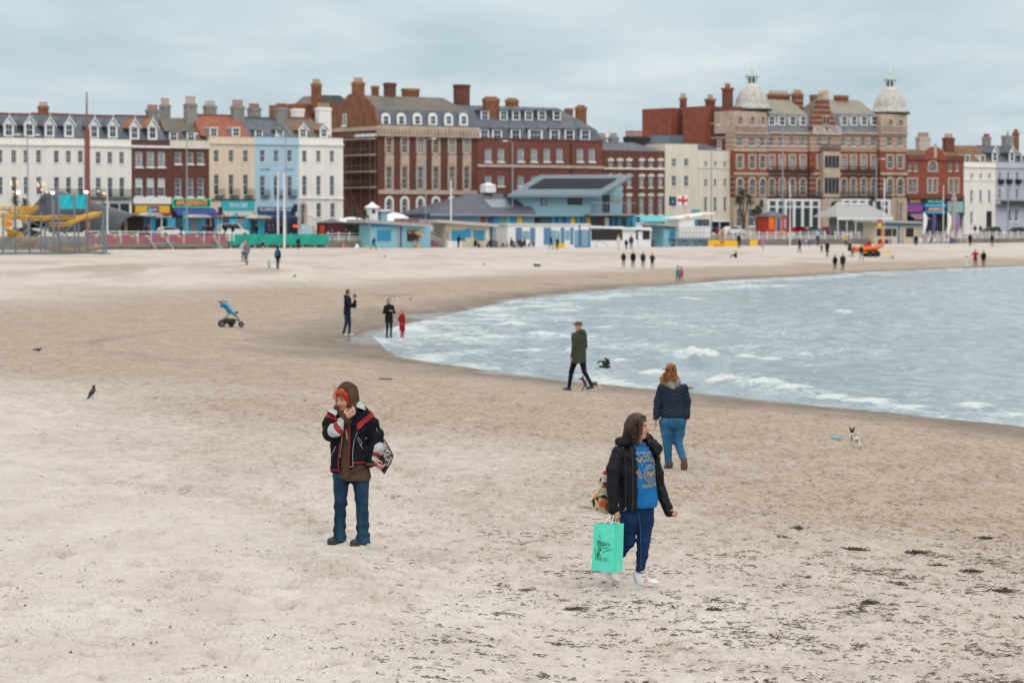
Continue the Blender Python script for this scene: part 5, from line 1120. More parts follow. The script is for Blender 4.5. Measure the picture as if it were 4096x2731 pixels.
# shelter with grey hipped roof
h=Spot('seafront_shelter','open shelter with a pale grey hipped roof in front of the hotel','shelter',3345,20)
x0,x1=h.x(3338),h.x(3566);z0,z1=h.z(3450,868),h.z(3450,818,2.5);a=MB();a.quad((x0,-.6,z0),(x1,-.6,z0),(x1-3.2,2.5,z1),(x0+2.6,2.5,z1));a.quad((x1,5.6,z0),(x0,5.6,z0),(x0+2.6,2.5,z1),(x1-3.2,2.5,z1));a.add([(x0,5.6,z0),(x0,-.6,z0),(x0+2.6,2.5,z1)],[(0,1,2)]);a.add([(x1,-.6,z0),(x1,5.6,z0),(x1-3.2,2.5,z1)],[(0,1,2)]);a.quad((x0,-.6,z0),(x0,5.6,z0),(x1,5.6,z0),(x1,-.6,z0));h.part('roof',a,[GREYR])
h.part('roof_ridge',MB().box(x0+2.6,x1-3.2,2.3,2.7,z1-.05,z1+.25),[WHITE]);h.part('valance',MB().box(x0+.1,x1-.1,-.58,-.5,z0-.5,z0-.01),[WHITE])
for i in range(7):h.part('post',MB().tube([(x0+.5+(x1-x0-1)*i/6,-.3,0),(x0+.5+(x1-x0-1)*i/6,-.3,z0)],.1),[WHITE])
h.part('glazed_screen',MB().box(x0+1,x1-1,2.4,2.5,.2,z0-.2),[GLASS[3]])
# red kiosk with pyramid roof
h=Spot('red_kiosk','small red patterned kiosk with a grey pyramid roof','kiosk',3072,18)
x0,x1=h.x(3074),h.x(3150);zt_=h.z(3110,866);h.part('wall',MB().box(x0,x1,0,3,0,zt_),[REDP]);h.part('roof',MB().add([(x0-.3,-.3,zt_),(x1+.3,-.3,zt_),(x1+.3,3.3,zt_),(x0-.3,3.3,zt_),((x0+x1)/2,1.5,h.z(3110,842))],[(0,1,4),(1,2,4),(2,3,4),(3,0,4),(0,3,2,1)]),[SLATE])
h.bx('shutter',3076,3096,869,918,ORANGE,-.06,-.004);h.bx('frame',3102,3128,868,930,mat('gold_trim',(.5,.32,.12),.5,.1),-.06,-.004);h.bx('door',3108,3122,873,925,PURPLE,-.1,-.061);h.bx('panel',3134,3145,872,915,mat('pale_panel',(.4,.4,.5),.6,scale=5,col2=(.5,.15,.1)),-.06,-.004)
# curved grey shelter at the left
h=Spot('shell_shelter','grey curved shell shelter with an arched timber lined opening','shelter',195,19)
SHELL=mat('shell_metal',(0.048,0.06,0.068),0.5,0.12,0.8,stretch=(.3,1,3));nS,nT=30,12
top=[(190,905),(200,812),(215,782),(238,764),(265,764),(330,785),(400,808),(470,832),(540,852),(600,866),(650,874)]
low=[(190,930),(400,930),(470,930),(478,918),(490,890),(512,868),(545,862),(600,868),(650,875)]
V=[];F_=[]
for i in range(nS):
 p=192+(648-192)*i/(nS-1);yt=np.interp(p,*zip(*top));yl=np.interp(p,*zip(*low));zt_,zl=h.z(p,yt,3),max(h.z(p,yl),0)
 for j in range(nT):
  q=j/(nT-1);y_=3-3.2*math.cos(q*math.pi/2)**1.0 if True else 0;z_=zl+(zt_-zl)*math.sin(q*math.pi/2);V.append((h.x(p),y_,z_))
 for j in range(5):V.append((h.x(p),3+(j+1)*1.1,zl*0+zt_-(zt_-max(zl,0))*((j+1)/5)**2*.9))
w_=nT+5
for i in range(nS-1):
 for j in range(w_-1):F_.append((i*w_+j,(i+1)*w_+j,(i+1)*w_+j+1,i*w_+j+1))
h.part('shell',MB().add(V,F_),[SHELL],smooth=True)
b=MB();b.tube([(h.x(p),2.9,h.z(p,np.interp(p,*zip(*top)),3)+.06)for p in np.linspace(240,650,16)],.14,6);h.part('shell_rim',b,[mat('shell_rim_metal',(.34,.30,.30),.5,.1)])
h.bx('timber_lining',492,575,868,935,mat('dark_timber',(.06,.03,.022),.7,.2),3.0,3.2);h.bx('inner_post',497,510,880,935,STONE,2.6,2.9)
# fairground coaster on the sand
vc=v_at(250,327);h=Spot('fairground_coaster','small yellow track roller coaster on a grey steel frame at the left','coaster',-20,vc,1020)
GR=mat('coaster_steel',(0.215,0.25,0.285),.5,.12,metal=.3)
b=MB();b.box(h.x(-60),h.x(426),-1,9,-.4,.22);h.part('base_platform',b,[GR])
for p,t in[(-20,870),(12,850),(62,826),(118,860),(164,850),(180,905),(214,800),(236,770),(298,776),(314,880),(350,775),(412,850),(424,845)]:
 for y_ in(0.0,6.5):h.part('support_post',MB().tube([(h.x(p,y_),y_,0),(h.x(p,y_),y_,h.z(p,t,y_))],.11,5),[GR])
for a,c in[((130,950),(214,880)),((240,950),(298,890)),((330,985),(360,890)),((395,990),(412,870)),((60,985),(118,900)),((0,985),(62,900)),((250,985),(214,900)),((280,960),(236,890)),((20,838),(230,940))]:h.part('brace',MB().tube([(h.x(a[0],1),1,h.z(a[0],a[1],1)),(h.x(c[0],1),1,h.z(c[0],c[1],1))],.08,5),[GR])
def track(pts,nm='track'):
 P=[np.array((h.x(p,y_),y_,h.z(p,q,y_)))for p,q,y_ in pts];Q=[]
 for i in range(len(P)-1):
  p0,p1,p2,p3=P[max(i-1,0)],P[i],P[i+1],P[min(i+2,len(P)-1)]
  for t in np.linspace(0,1,6)[:-1]:Q.append(.5*(2*p1+(p2-p0)*t+(2*p0-5*p1+4*p2-p3)*t*t+(3*p1-p0-3*p2+p3)*t**3))
 Q.append(P[-1]);b=MB();L_,R_=[],[]
 for i,q in enumerate(Q):
  d=Q[min(i+1,len(Q)-1)]-Q[max(i-1,0)];n_=np.array((-d[1],d[0],0));n_/=np.linalg.norm(n_)+1e-6;L_.append(q+n_*.42);R_.append(q-n_*.42)
 b.tube(L_,.075,5);b.tube(R_,.075,5);b.tube([q-np.array((0,0,.32))for q in Q],.13,5)
 for l_,r_,q in zip(L_,R_,Q):b.tube([l_,r_],.06,4);b.tube([l_,q-np.array((0,0,.32))],.05,4);b.tube([r_,q-np.array((0,0,.32))],.05,4)
 h.part(nm,b,[YTRK])
track([(-40,826,2),(60,828,1),(138,828,2),(120,842,5),(40,850,6),(-30,862,6)]);track([(70,862,1),(150,868,0),(230,864,1),(300,866,3),(380,858,4),(388,850,2),(330,865,0),(270,890,0),(200,893,1)]);track([(100,868,4),(60,862,2),(22,880,1),(26,910,0),(50,930,0),(40,950,1),(-20,958,2)]);track([(70,930,3),(75,955,1),(140,955,0),(120,975,1),(70,985,3)]);track([(190,990,3),(250,992,2),(310,994,1),(385,988,1),(395,978,3)])
for a,c in((232,292),(302,348)):
 n=8;V=[];F_=[]
 for i in range(n+1):
  for j in range(6):
   p=a+(c-a)*i/n;q=780+(836-780)*j/5-(4*math.sin(i*2.1)if j==0 else 0);V.append((h.x(p,.2),.2+.12*math.sin(i*1.7+j),h.z(p,q,.2)))
 for i in range(n):
  for j in range(5):F_.append((i*6+j,i*6+j+1,(i+1)*6+j+1,(i+1)*6+j))
 h.part('tarpaulin',MB().add(V,F_),[TURQ],smooth=True)
for i,p in enumerate(range(-50,420,34)):
 b=MB();xa,xb=h.x(p,-1.2),h.x(p+32,-1.2);zt_=h.z(p,950,-1.2);b.box(xa,xb,-1.25,-1.2,zt_-.06,zt_);b.box(xa,xb,-1.25,-1.2,.25,.31)
 for k in range(9):x_=xa+(xb-xa-.04)*k/8;b.box(x_,x_+.035,-1.24,-1.21,.31,zt_-.06)
 h.part('fence_panel',b,[GR])
h.part('car',MB().box(h.x(30,.5),h.x(44,.5),0,1.2,h.z(37,905,.5),h.z(37,888,.5)),[ORANGE])
EMW=mat('lit_floodlight',(1,1,1),.5,0,emit=((1.0,.98,.9),1.8));EMO=mat('lit_globe_lamp',(1,.7,.4),.5,0,emit=((1.0,.62,.3),.75))
for p,q in((72,770),(210,772),(344,769)):
 l_=h.part('floodlight',MB().tube([(h.x(p,3),3,h.z(p,860,3)),(h.x(p,3),3,h.z(p,q,3))],.06,5),[GR]);MB().sphere((h.x(p,3),2.9,h.z(p,q,3)),.22,10,sq=(1.2,.6,.8)).build('lamp',[EMW],l_)
 # mauve banner deck, green windbreak, railings
h=Spot('bar_deck','raised timber beach deck with mauve banner fencing','deck',330,31,1000)
h.bx('deck',330,912,974,990,TIMB,-.5,3);MV=mat('mauve_banner',(0.30,0.105,0.13),.65,.08)
for p in range(345,912,70):h.bx('pile',p,p+12,990,1003,DARK,.2,.8)
edges=[330,408,478,546,598,668,730,810,870,910]
for a,c in zip(edges[:-1],edges[1:]):
 pn=h.bx('banner',a+3,c-3,938,974,MV,-.42,-.38);h.bx('banner_crest',(a+c)/2+12,(a+c)/2+24,940,949,mat('pale_crest',(.55,.42,.26),.6,.1),-.45,-.421,pn);h.part('post',MB().tube([(h.x(a),-.4,h.z(a,976)),(h.x(a),-.4,h.z(a,924))],.06,6),[WHITE])
h.part('top_rail',MB().tube([(h.x(332),-.4,h.z(332,926)),(h.x(910),-.4,h.z(910,930))],.06,6),[WHITE]);h.bx('green_trim',605,700,971,975,GREENC,-.46,-.43)
for p,q in((585,602),(650,672),(845,862)):h.part('ramp_rail',MB().tube([(h.x(p),-.6,h.z(p,950)),(h.x(q),-1.8,h.z(q,1000))],.09,6),[GREYM])
h=Spot('windbreak','long green fabric windbreak tied along the sea wall','windbreak',915,28.2,1000)
GW=mat('green_windbreak',(0.005,0.315,0.225),.7,.06,.8);V=[];F_=[];n=44
for i in range(n+1):
 p=915+(1312-915)*i/n;sag=2.0*math.sin(i*.9)+1.2*math.sin(i*2.3)
 for j in range(4):V.append((h.x(p),-.1+.12*math.sin(i*.8+j),h.z(p,937+(979-937)*j/3+sag*(j/3)+(0 if j else .6*math.sin(i*1.5)))))
for i in range(n):
 for j in range(3):F_.append((i*4+j,i*4+j+1,i*4+j+5,i*4+j+4))
h.part('fabric',MB().add(V,F_),[GW],smooth=True)
for p in range(925,1312,48):h.part('stake',MB().tube([(h.x(p),.15,0),(h.x(p),.15,h.z(p,933))],.05,5),[WHITE])
RAILN=0
def railing(pa,pb,label,v=26.2):
 h=Spot('promenade_railing',label,'railing',pa,v);L_=h.x(pb);n=max(2,round(L_/1.75))
 me=MB().tube([(0,0,0),(0,0,1.2)],.075,6).sphere((0,0,1.24),.11,8).mesh('post',[WHITE])
 for i in range(n+1):mobj('post',me,h.root,(L_*i/n,0,0.05))
 for z_ in(.35,.75,1.14):h.part('rail',MB().tube([(0,0,z_),(L_,0,z_)],.05,5),[WHITE])
railing(1312,1482,'white railing between the green windbreak and the blue kiosk');railing(1965,2032,'short white railing between the cream kiosk and the beach huts');railing(2606,2656,'white railing behind the black and white hut');railing(2900,3300,'long white railing in front of the red kiosk');railing(3340,3500,'white railing in front of the grey roofed shelter');railing(3690,4130,'white railing behind the feather flags running off right');railing(905,935,'white railing end at the mauve banner deck',28.6)
for(pa,pb,lab,pt)in((1688,1782,'white railed steps beside the ice cream model',925),(3795,3862,'white railed steps right of the feather flags',930)):
 h=Spot('beach_steps',lab,'steps',pa,27.6,990 if pa<2000 else 975)
 for i in range(7):h.part('step',MB().box(h.x(pa)+i*.4,h.x(pa)+i*.4+.39,-1.6,.1,-.4,max(.12,RZ-h.zb-.1-i*.19)),[M_CONC])
 for y_ in(-1.6,0):h.part('handrail',MB().tube([(0,y_,RZ-h.zb+1.0),(2.9,y_,.9)],.06,6).tube([(0,y_,RZ-h.zb),(0,y_,RZ-h.zb+1.0)],.05,5).tube([(2.9,y_,0),(2.9,y_,.9)],.05,5).tube([(0,y_,RZ-h.zb+.5),(2.9,y_,.4)],.04,5),[WHITE])
 # poles, lamps, masts, flags
def pole(name,label,cat,px,pyt,pyb,v,r,m,zb=None,top=None,group=None):
 h=Spot(name,label,cat,px,v,pyb if zb is None else None,zb,group);zt_=h.z(px,pyt);h.part('shaft',MB().tube([(0,0,-.3),(0,0,zt_)],r,8,r2=r*.6),[m]);return h,zt_
def street_lamp(label,px,pyt,v=14,arms=(-1,1),lit=False):
 h,zt_=pole('street_lamp',label,'street lamp',px,pyt,None,v,.13,mat('lamp_grey',(.30,.32,.34),.5,.05),PZ,group='tall street lamps on the promenade')
 for s_ in arms:
  h.part('arm',MB().tube([(0,0,zt_),(s_*.9,0,zt_+.25),(s_*1.5,0,zt_+.2)],.05,5),[MATS['lamp_grey']]);h.part('lamp_head',MB().box(s_*1.5-.35,s_*1.5+.35,-.16,.16,zt_+.1,zt_+.28),[EMO if lit else WHITE])
street_lamp('tall grey street lamp in front of the left white terrace',112,545);street_lamp('tall grey street lamp in front of the amusements house',748,540,arms=(1,));street_lamp('tall grey street lamp in front of the pale blue house',1143,548,arms=(-1,));street_lamp('slim street lamp before the brown brick building',1703,560,arms=(1,));street_lamp('slim street lamp before the red brick building',2050,570,arms=(-1,));street_lamp('slim street lamp left of the hotel porch',3130,500,arms=(-1,));street_lamp('slim street lamp before the cream building',2845,600,arms=(1,));street_lamp('slim street lamp before the hotel right tower',3505,640,arms=(1,));street_lamp('slim street lamp before the lavender house',4032,760,arms=(-1,))
pole('flag_pole','tall white flag pole rising behind the green windbreak','pole',1137,692,985,28.4,.17,WHITE);pole('flag_pole','white pole with yellow plate before the pale blue house','pole',1112,690,None,18,.16,WHITE,PZ);pole('flag_pole','white pole rising behind the cream kiosk','pole',1804,720,None,24,.14,WHITE,RZ);pole('flag_pole','thin white pole before the white terrace balconies','pole',430,740,None,22,.12,WHITE,RZ);pole('flag_pole','thin white pole right of the red kiosk','pole',3160,735,975,28,.10,WHITE);pole('flag_pole','white pole by the right domed tower','pole',3537,715,None,22,.15,WHITE,RZ);pole('flag_pole','thin white pole among the feather flags','pole',3773,740,960,28,.09,WHITE)
h,z_=pole('ride_mast','tall red lattice mast of a fairground ride','mast',350,368,None,20,.12,TERRA,PZ);MR=mat('mast_red',(.27,.085,.06),.6,.1)
zl=h.z(350,520)
for sx in(-.22,.22):
 for sy in(-.22,.22):h.part('mast_leg',MB().tube([(sx,sy,0),(sx,sy,zl)],.10,5),[MR])
b=MB()
for i in range(16):z0=zl*i/16;b.tube([(-.22,-.22,z0),(.22,-.22,z0+zl/16)],.07,4).tube([(.22,-.22,z0),(.22,.22,z0+zl/16)],.07,4)
h.part('lattice',b,[MR]);h.part('upper_mast',MB().tube([(0,0,zl),(0,0,z_)],.2,6,r2=.1),[MR])
def lantern(label,px,pyt,v,n=4):
 h,z_=pole('ornate_lamp',label,'street lamp',px,pyt+14,None,v,.09,BLACKM,PZ,group='lit ornate lamps at the left')
 for i in range(n):
  a=i*2*math.pi/n+.4;x_,y_=.55*math.cos(a),.55*math.sin(a);zz_=z_+(.25 if i%2 else-.1)
  g_=h.part('arm',MB().tube([(0,0,z_-.4),(x_*.6,y_*.6,z_-.3),(x_,y_,zz_-.15)],.04,5),[BLACKM]);MB().sphere((x_,y_,zz_),.16,8).build('globe',[EMO],g_)
lantern('ornate lamp with lit globes at the far left',58,722,16);lantern('ornate lamp with lit globes left of the shell shelter',165,728,16);lantern('ornate lamp with lit globes behind the turquoise tarpaulin',212,760,16,2);lantern('ornate lamp with lit globes beside the red mast',348,758,17,2);lantern('ornate lamp with lit globes right of the red mast',410,758,16,3);lantern('low ornate lamp with lit globes above the coaster',64,762,17,2);lantern('short ornate lamp with one pair of globes near the shelter left end',178,752,17,2)
def flag(h,pts_m,px0,py0,w,hh,y=0.0,rip=.12,nx=10,nz=6,name='flag'):
 """rippled cloth; pts_m(i,j) -> material index"""
 V=[];F_=[];M_=[]
 for i in range(nx+1):
  for j in range(nz+1):V.append((w*i/nx,rip*math.sin(i*.9),-hh*j/nz+.08*math.sin(i*.8)))
 for i in range(nx):
  for j in range(nz):F_.append((i*(nz+1)+j,i*(nz+1)+j+1,(i+1)*(nz+1)+j+1,(i+1)*(nz+1)+j));M_.append(pts_m((i+.5)/nx,(j+.5)/nz))
 b=MB();b.v=V;b.f=F_;b.m=M_;return b
h,z_=pole('flag_pole','slim pole flying a white flag with a red cross','flag',2752,783,None,24,.05,WHITE,RZ)
o=flag(h,lambda a,c:1 if abs(a-.5)<.11 or abs(c-.5)<.13 else 0,0,0,2.1,1.6).build('flag',[WHITE,mat('flag_red',(.55,.03,.05),.7,.05)],h.root,(-2.15,0,z_))
h,z_=pole('flag_pole','slim pole flying a dark navy flag','flag',2706,787,None,24,.05,WHITE,RZ)
flag(h,lambda a,c:1 if .35<a<.6 and .3<c<.6 else 0,0,0,1.5,1.5).build('flag',[mat('flag_navy',(.02,.045,.09),.7,.1),mat('flag_pale',(.2,.3,.38),.7,.1)],h.root,(-1.55,0,z_))
h,z_=pole('safety_flag_pole','leaning pole with red and yellow swim flags','flag',3537,880,985,32,.045,WHITE)
flag(h,lambda a,c:0 if c<.5 else 1,0,0,1.0,1.15).build('flag',[REDP,YELLOW],h.root,(-1.5,0,z_+.05));flag(h,lambda a,c:0 if c<.5 else 1,0,0,.5,2.2).build('flag',[ORANGE,YELLOW],h.root,(-.45,0,z_-1.5))
for i,(px,m,lab)in enumerate([(3690,WHITE,'leftmost white feather flag with pink foot'),(3727,PURPLE,'darker purple feather flag between the two white ones'),(3787,WHITE,'white feather flag right of the thin pole'),(3822,mat('lilac_vinyl',(.24,.16,.40),.6,.05),'lilac feather flag furthest right')]):
 h=Spot('feather_flag',lab,'feather flag',px,30,968,group='feather flags by the right kiosk');n=12;k=fdist(px,30)/FPX;V=[];F_=[];M_=[];H_=118*k
 for t in np.linspace(0,1,n+1):
  wdt=(.30+.55*math.sin(min(t*1.15,1)*math.pi*.62))*(1 if t<.86 else max(.15,1-((t-.86)/.14)**2*.75));off=.25*math.sin(t*2.6)
  for q in(0,.5,1):V.append((off-.1+wdt*q-(1.0-t)*.25*0,.12*math.sin(t*5+q),.55+(H_-.55)*t))
 for a in range(n):
  for q in range(2):F_.append((a*3+q,a*3+q+1,a*3+q+4,a*3+q+3));M_.append(1 if a<2 else 0)
 b=MB();b.v=V;b.f=F_;b.m=M_;h.part('sail',b,[m,PINKM],smooth=True);h.part('spar',MB().tube([(.1+.25*math.sin(t*2.6)-.22,0,H_*t)for t in np.linspace(-.03,1,8)],.03,5),[BLACKM])
 # banners, crates, small things
def banner(label,a,c,t,bt,v=32,txt=None,yaw=0,nm='banner'):
 h=Spot(nm,label,'banner',a,v,bt);x1=h.x(c);z1=h.z((a+c)/2,t);o=h.part('panel',MB().prism([(0,0),(x1,0),(x1-.02,z1*.98),(.25,z1)],0,.05),[YELLOW])
 for xx in(.05,x1*.5,x1-.1):h.part('stake',MB().tube([(xx,.1,-.3),(xx,.1,z1+.05)],.03,5),[GREYM])
 return h,o,x1,z1
h,o,x1,z1=banner('long yellow lifeguard banner below the white cabin',2830,2955,961,996);text_part('lifeguards',.5,mat('banner_brown',(.30,.13,.02),.6,0),h.root,(x1*.36,-.02,z1*.38));h.part('emblem',MB().box(x1*.4,x1*.46,-.02,-.001,z1*.62,z1*.9).box(x1*.48,x1*.53,-.02,-.001,z1*.6,z1*.92),[REDP])
banner('small square yellow banner before the sea wall',2998,3031,958,992)
h=Spot('yellow_crate','yellow board box standing on the sand before the blue doors','box',2233,33,1000);h.part('body',MB().box(0,1.25,0,.9,-.1,1.0),[YELLOW]);h.part('lid',MB().box(-.03,1.28,-.03,.93,1.001,1.06),[mat('yellow_lid',(.7,.4,.02),.5,.05)])
h=Spot('ice_cream_model','giant whipped ice cream cone model beside the steps','model',1722,28.5,925)
h.part('cone',MB().lathe([(.12,-1.0),(.45,.0),(.42,.05)],0,0,12),[mat('wafer',(.5,.3,.2),.7,.1)]);h.part('whip',MB().lathe([(.4,.0),(.52,.2),(.42,.4),(.5,.55),(.36,.75),(.42,.9),(.25,1.1),(.3,1.2),(.05,1.65)],0,0,14),[WHITE]);h.part('flake',MB().box(-.95,-.65,-.2,.1,-.6,1.5),[PINKM])
h=Spot('traffic_cone_post','orange marker post on the sand below the railing','marker',1373,29,1003);h.part('post',MB().lathe([(.22,0),(.2,.05),(.17,.9),(.1,1.0)],0,0,10),[ORANGE])
for px,py,lab,m in((1428,1003,'white sack figure standing on the sand by the kiosk',WHITE),(1468,1001,'lime green beach bucket bag by the blue kiosk',mat('lime',(.25,.5,.03),.6,.05))):
 h=Spot('beach_bag',lab,'bag',px,30,py);h.part('body',MB().lathe([(.3,0),(.36,.3),(.3,.7),(.16,.95 if m is WHITE else .75)],0,0,10),[m]);h.part('handle',MB().tube([(-.2,0,.6),(0,0,1.1 if m is WHITE else .95),(.2,0,.6)],.03,5),[GREYM])
h=Spot('blue_boat_toy','bright blue paddling dinghy on the sand by the lifeguard hut','dinghy',2630,31,999);h.part('hull',MB().sphere((0,0,.25),.6,12,sq=(1.3,.7,.5)),[mat('bright_blue',(.02,.2,.55),.5,.05)],smooth=True)
h=Spot('stone_monument','tall grey stone monument before the arcade','monument',3815,16);k=fdist(3815,16)/FPX;h.part('plinth',MB().box(-1.0,1.0,-1,1,0,1.2).box(-.75,.75,-.75,.75,1.2,2.2),[STONE]);h.part('shaft',MB().lathe([(.6,2.2),(.42,h.z(3815,805)),(.6,h.z(3815,800)),(.3,h.z(3815,790)),(.35,h.z(3815,782)),(.05,h.z(3815,774))],0,0,8),[mat('pale_grey_stone',(.36,.34,.33),.9,.1)])
h=Spot('white_lantern_kiosk','white round kiosk with portholes beyond the small palm','kiosk',1489,15);h.part('body',MB().lathe([(.95,0),(.95,h.z(1489,832))],0,0,12),[WHITE]);h.part('roof',MB().lathe([(1.25,h.z(1489,832)),(1.2,h.z(1489,829)),(.5,h.z(1489,818)),(.1,h.z(1489,808))],0,0,12),[WHITE]);h.part('porthole',MB().sphere((-.3,-.9,h.z(1489,846)),.35,10,sq=(1,.3,1)),[DARK])
for px,q,lab in((880,850,'dark traffic signal in front of the cream house'),(1172,853,'dark traffic signal with red light before the blue house'),(1180,838,'taller dark traffic signal at the crossing by the blue house')):
 h=Spot('traffic_signal',lab,'traffic light',px,14);z_=h.z(px,q);h.part('post',MB().tube([(0,0,0),(0,0,z_)],.07,6),[BLACKM]);h.part('head',MB().box(-.25,.25,-.3,.1,z_-.4,z_+.8),[BLACKM])
 if px>1000:h.part('red_light',MB().sphere((0,-.33,h.z(px,905)),.18,8),[mat('lit_red_signal',(1,.05,.02),.5,0,emit=((1,.06,.03),2.0))]);h.part('low_head',MB().box(-.22,.22,-.3,.1,h.z(px,922),h.z(px,899)),[BLACKM])
 # tents and awnings behind the kiosks
h=Spot('dark_kiosk','dark maroon kiosk with a grey pyramid roof behind the railing','kiosk',1303,16);x1=h.x(1390);zt_=h.z(1345,892);h.part('wall',MB().box(.3,x1-.3,0,3,0,zt_),[mat('maroon_kiosk',(.10,.02,.03),.6,.1)]);h.part('roof',MB().add([(0,-.3,zt_),(x1,-.3,zt_),(x1,3.3,zt_),(0,3.3,zt_),(x1/2,1.5,h.z(1345,876))],[(0,1,4),(1,2,4),(2,3,4),(3,0,4),(0,3,2,1)]),[SLATE]);h.part('red_door',MB().box(-.9,-.05,.2,.3,0,zt_*.85),[REDP])
for a,c,t,bt,lab in((1372,1500,868,890,'low white tent roof behind the small palm'),(1545,1668,850,884,'white marquee roof behind the blue kiosk')):
 h=Spot('white_marquee',lab,'marquee',a,14);x1=h.x(c);z0,z1=h.z((a+c)/2,bt),h.z((a+c)/2,t);V=[];F_=[];n=12
 for i in range(n+1):
  for j in range(7):q=i/n;w_=j/6;V.append((x1*q,4*w_,z0+(z1-z0)*(math.sin(math.pi*q)**.8)*(math.sin(math.pi*w_)**.8)))
 for i in range(n):
  for j in range(6):F_.append((i*7+j,(i+1)*7+j,(i+1)*7+j+1,i*7+j+1))
 h.part('canopy',MB().add(V,F_),[WHITE],smooth=True)
 for xx in(.1,x1-.1):
  for yy in(.1,3.9):h.part('pole',MB().tube([(xx,yy,0),(xx,yy,z0)],.05,5),[WHITE])
h=Spot('blue_ticket_booth','narrow turquoise booth with a white cap beside the marquee','booth',1527,16);h.part('body',MB().box(0,1.0,0,1,0,h.z(1530,846)),[LBLUE]);h.part('cap',MB().box(-.45,1.45,-.4,1.4,h.z(1530,846),h.z(1530,838)),[WHITE])
h=Spot('menu_hoarding','dark printed hoarding along the roof of the blue kiosk','sign',1578,20);h.part('board',MB().box(0,h.x(1690),0,.1,h.z(1640,897),h.z(1640,874)),[mat('hoarding_print',(.05,.03,.05),.6,scale=2.5,col2=(.45,.2,.2))]);h.part('leg',MB().box(.2,.3,.1,.2,0,h.z(1640,890)).box(2.8,2.9,.1,.2,0,h.z(1640,890)),[GREYM])
h=Spot('turquoise_awning','turquoise shop awning behind the white pickup','awning',2545,8);x1=h.x(2700);h.part('canopy',MB().prism([(-1.2,h.z(2620,884)),(-1.2,h.z(2620,889)),(.6,h.z(2620,872)),(.6,h.z(2620,862))],0,x1,axis='x'),[mat('turquoise_cloth',(.12,.50,.55),.6,.15,1.5)])
for xx in(.2,x1/2,x1-.2):h.part('post',MB().tube([(xx,-1.0,0),(xx,-1.0,h.z(2620,886))],.05,5),[WHITE])
h=Spot('info_hoarding','pale blue printed hoarding right of the crossing','sign',1205,15);h.part('board',MB().box(0,h.x(1250),0,.1,.3,1.6),[mat('pale_hoarding',(.28,.48,.62),.6,scale=2,col2=(.55,.65,.7))]);h.part('leg',MB().box(.3,.4,.1,.2,0,.4).box(1.5,1.6,.1,.2,0,.4),[GREYM])
# bus shelters
def bus_shelter(label,a,c,rt,ra=None,rc=None):
 h=Spot('bus_shelter',label,'bus shelter',a,13.5);x1=h.x(c);zt_=h.z((a+c)/2,rt);n=max(3,int(x1/1.1))
 for i in range(n+1):h.part('post',MB().box(x1*i/n-.05,x1*i/n+.05,1.4,1.5,0,zt_),[MBLUE])
 for i in range(n):h.part('glass_panel',MB().box(x1*i/n+.06,x1*(i+1)/n-.06,1.43,1.47,.2,zt_-.15),[(TEAL,GLASS[2],mat('cyan_panel',(.03,.40,.55),.3,.2),GLASS[3])[i%4]])
 xa,xb=h.x(ra or a-5),h.x(rc or c+5);b=MB();b.prism([(xa+(xb-xa)*t,zt_+.4*math.sin(math.pi*t)**.6)for t in np.linspace(0,1,12)]+[(xb,zt_-.05),(xa,zt_-.05)],-.6,2.0);h.part('roof',b,[SOFFIT])
 h.part('round_sign',MB().tube([(x1*.3,-.3,zt_),(x1*.3,-.3,zt_+.3)],.05,5).sphere((x1*.3,-.3,zt_+.45),.36,10,sq=(1,.2,1)),[mat('cyan_sign',(.03,.40,.55),.5,.05)])
bus_shelter('blue bus shelter right of the shell shelter',576,640,862);bus_shelter('blue bus shelter below the amusements awning',690,842,869,758,840);bus_shelter('blue bus shelter before the chip shop',880,1078,872,1008,1082)
# vehicles
TYRE=mat('tyre',(.012,.012,.013),.8,.1);RIM=mat('wheel_rim',(.35,.35,.36),.3,.05,metal=.8);HEADL=mat('head_light',(.7,.72,.72),.1,0);TAIL=mat('tail_light',(.45,.015,.015),.2,0);CGLASS=mat('car_glass',(.015,.02,.025),.05,.1,spec=.8)
PROF={'hatch':([(0,.35),(.02,.75),(.25,.95),(.95,1.02),(3.55,1.02),(3.95,.85),(4.0,.35)],[(.12,1.0),(.55,1.46),(2.2,1.5),(3.05,1.02)],4.0,1.7),'van':([(0,.4),(0,1.15),(3.9,1.15),(4.8,.95),(4.95,.4)],[(.02,1.14),(.12,1.95),(3.1,2.0),(4.0,1.15)],4.95,1.9),'pickup':([(0,.5),(0,1.05),(3.0,1.05),(3.4,1.2),(4.7,1.15),(5.1,.95),(5.15,.45)],[(2.75,1.1),(2.85,2.05),(3.7,2.1),(4.55,1.18)],5.15,1.9),'saloon':([(0,.35),(.02,.78),(.2,.92),(1.1,.98),(3.5,.98),(4.25,.82),(4.35,.35)],[(.7,.96),(1.35,1.4),(2.6,1.42),(3.4,.98)],4.35,1.72)}
CARS={}
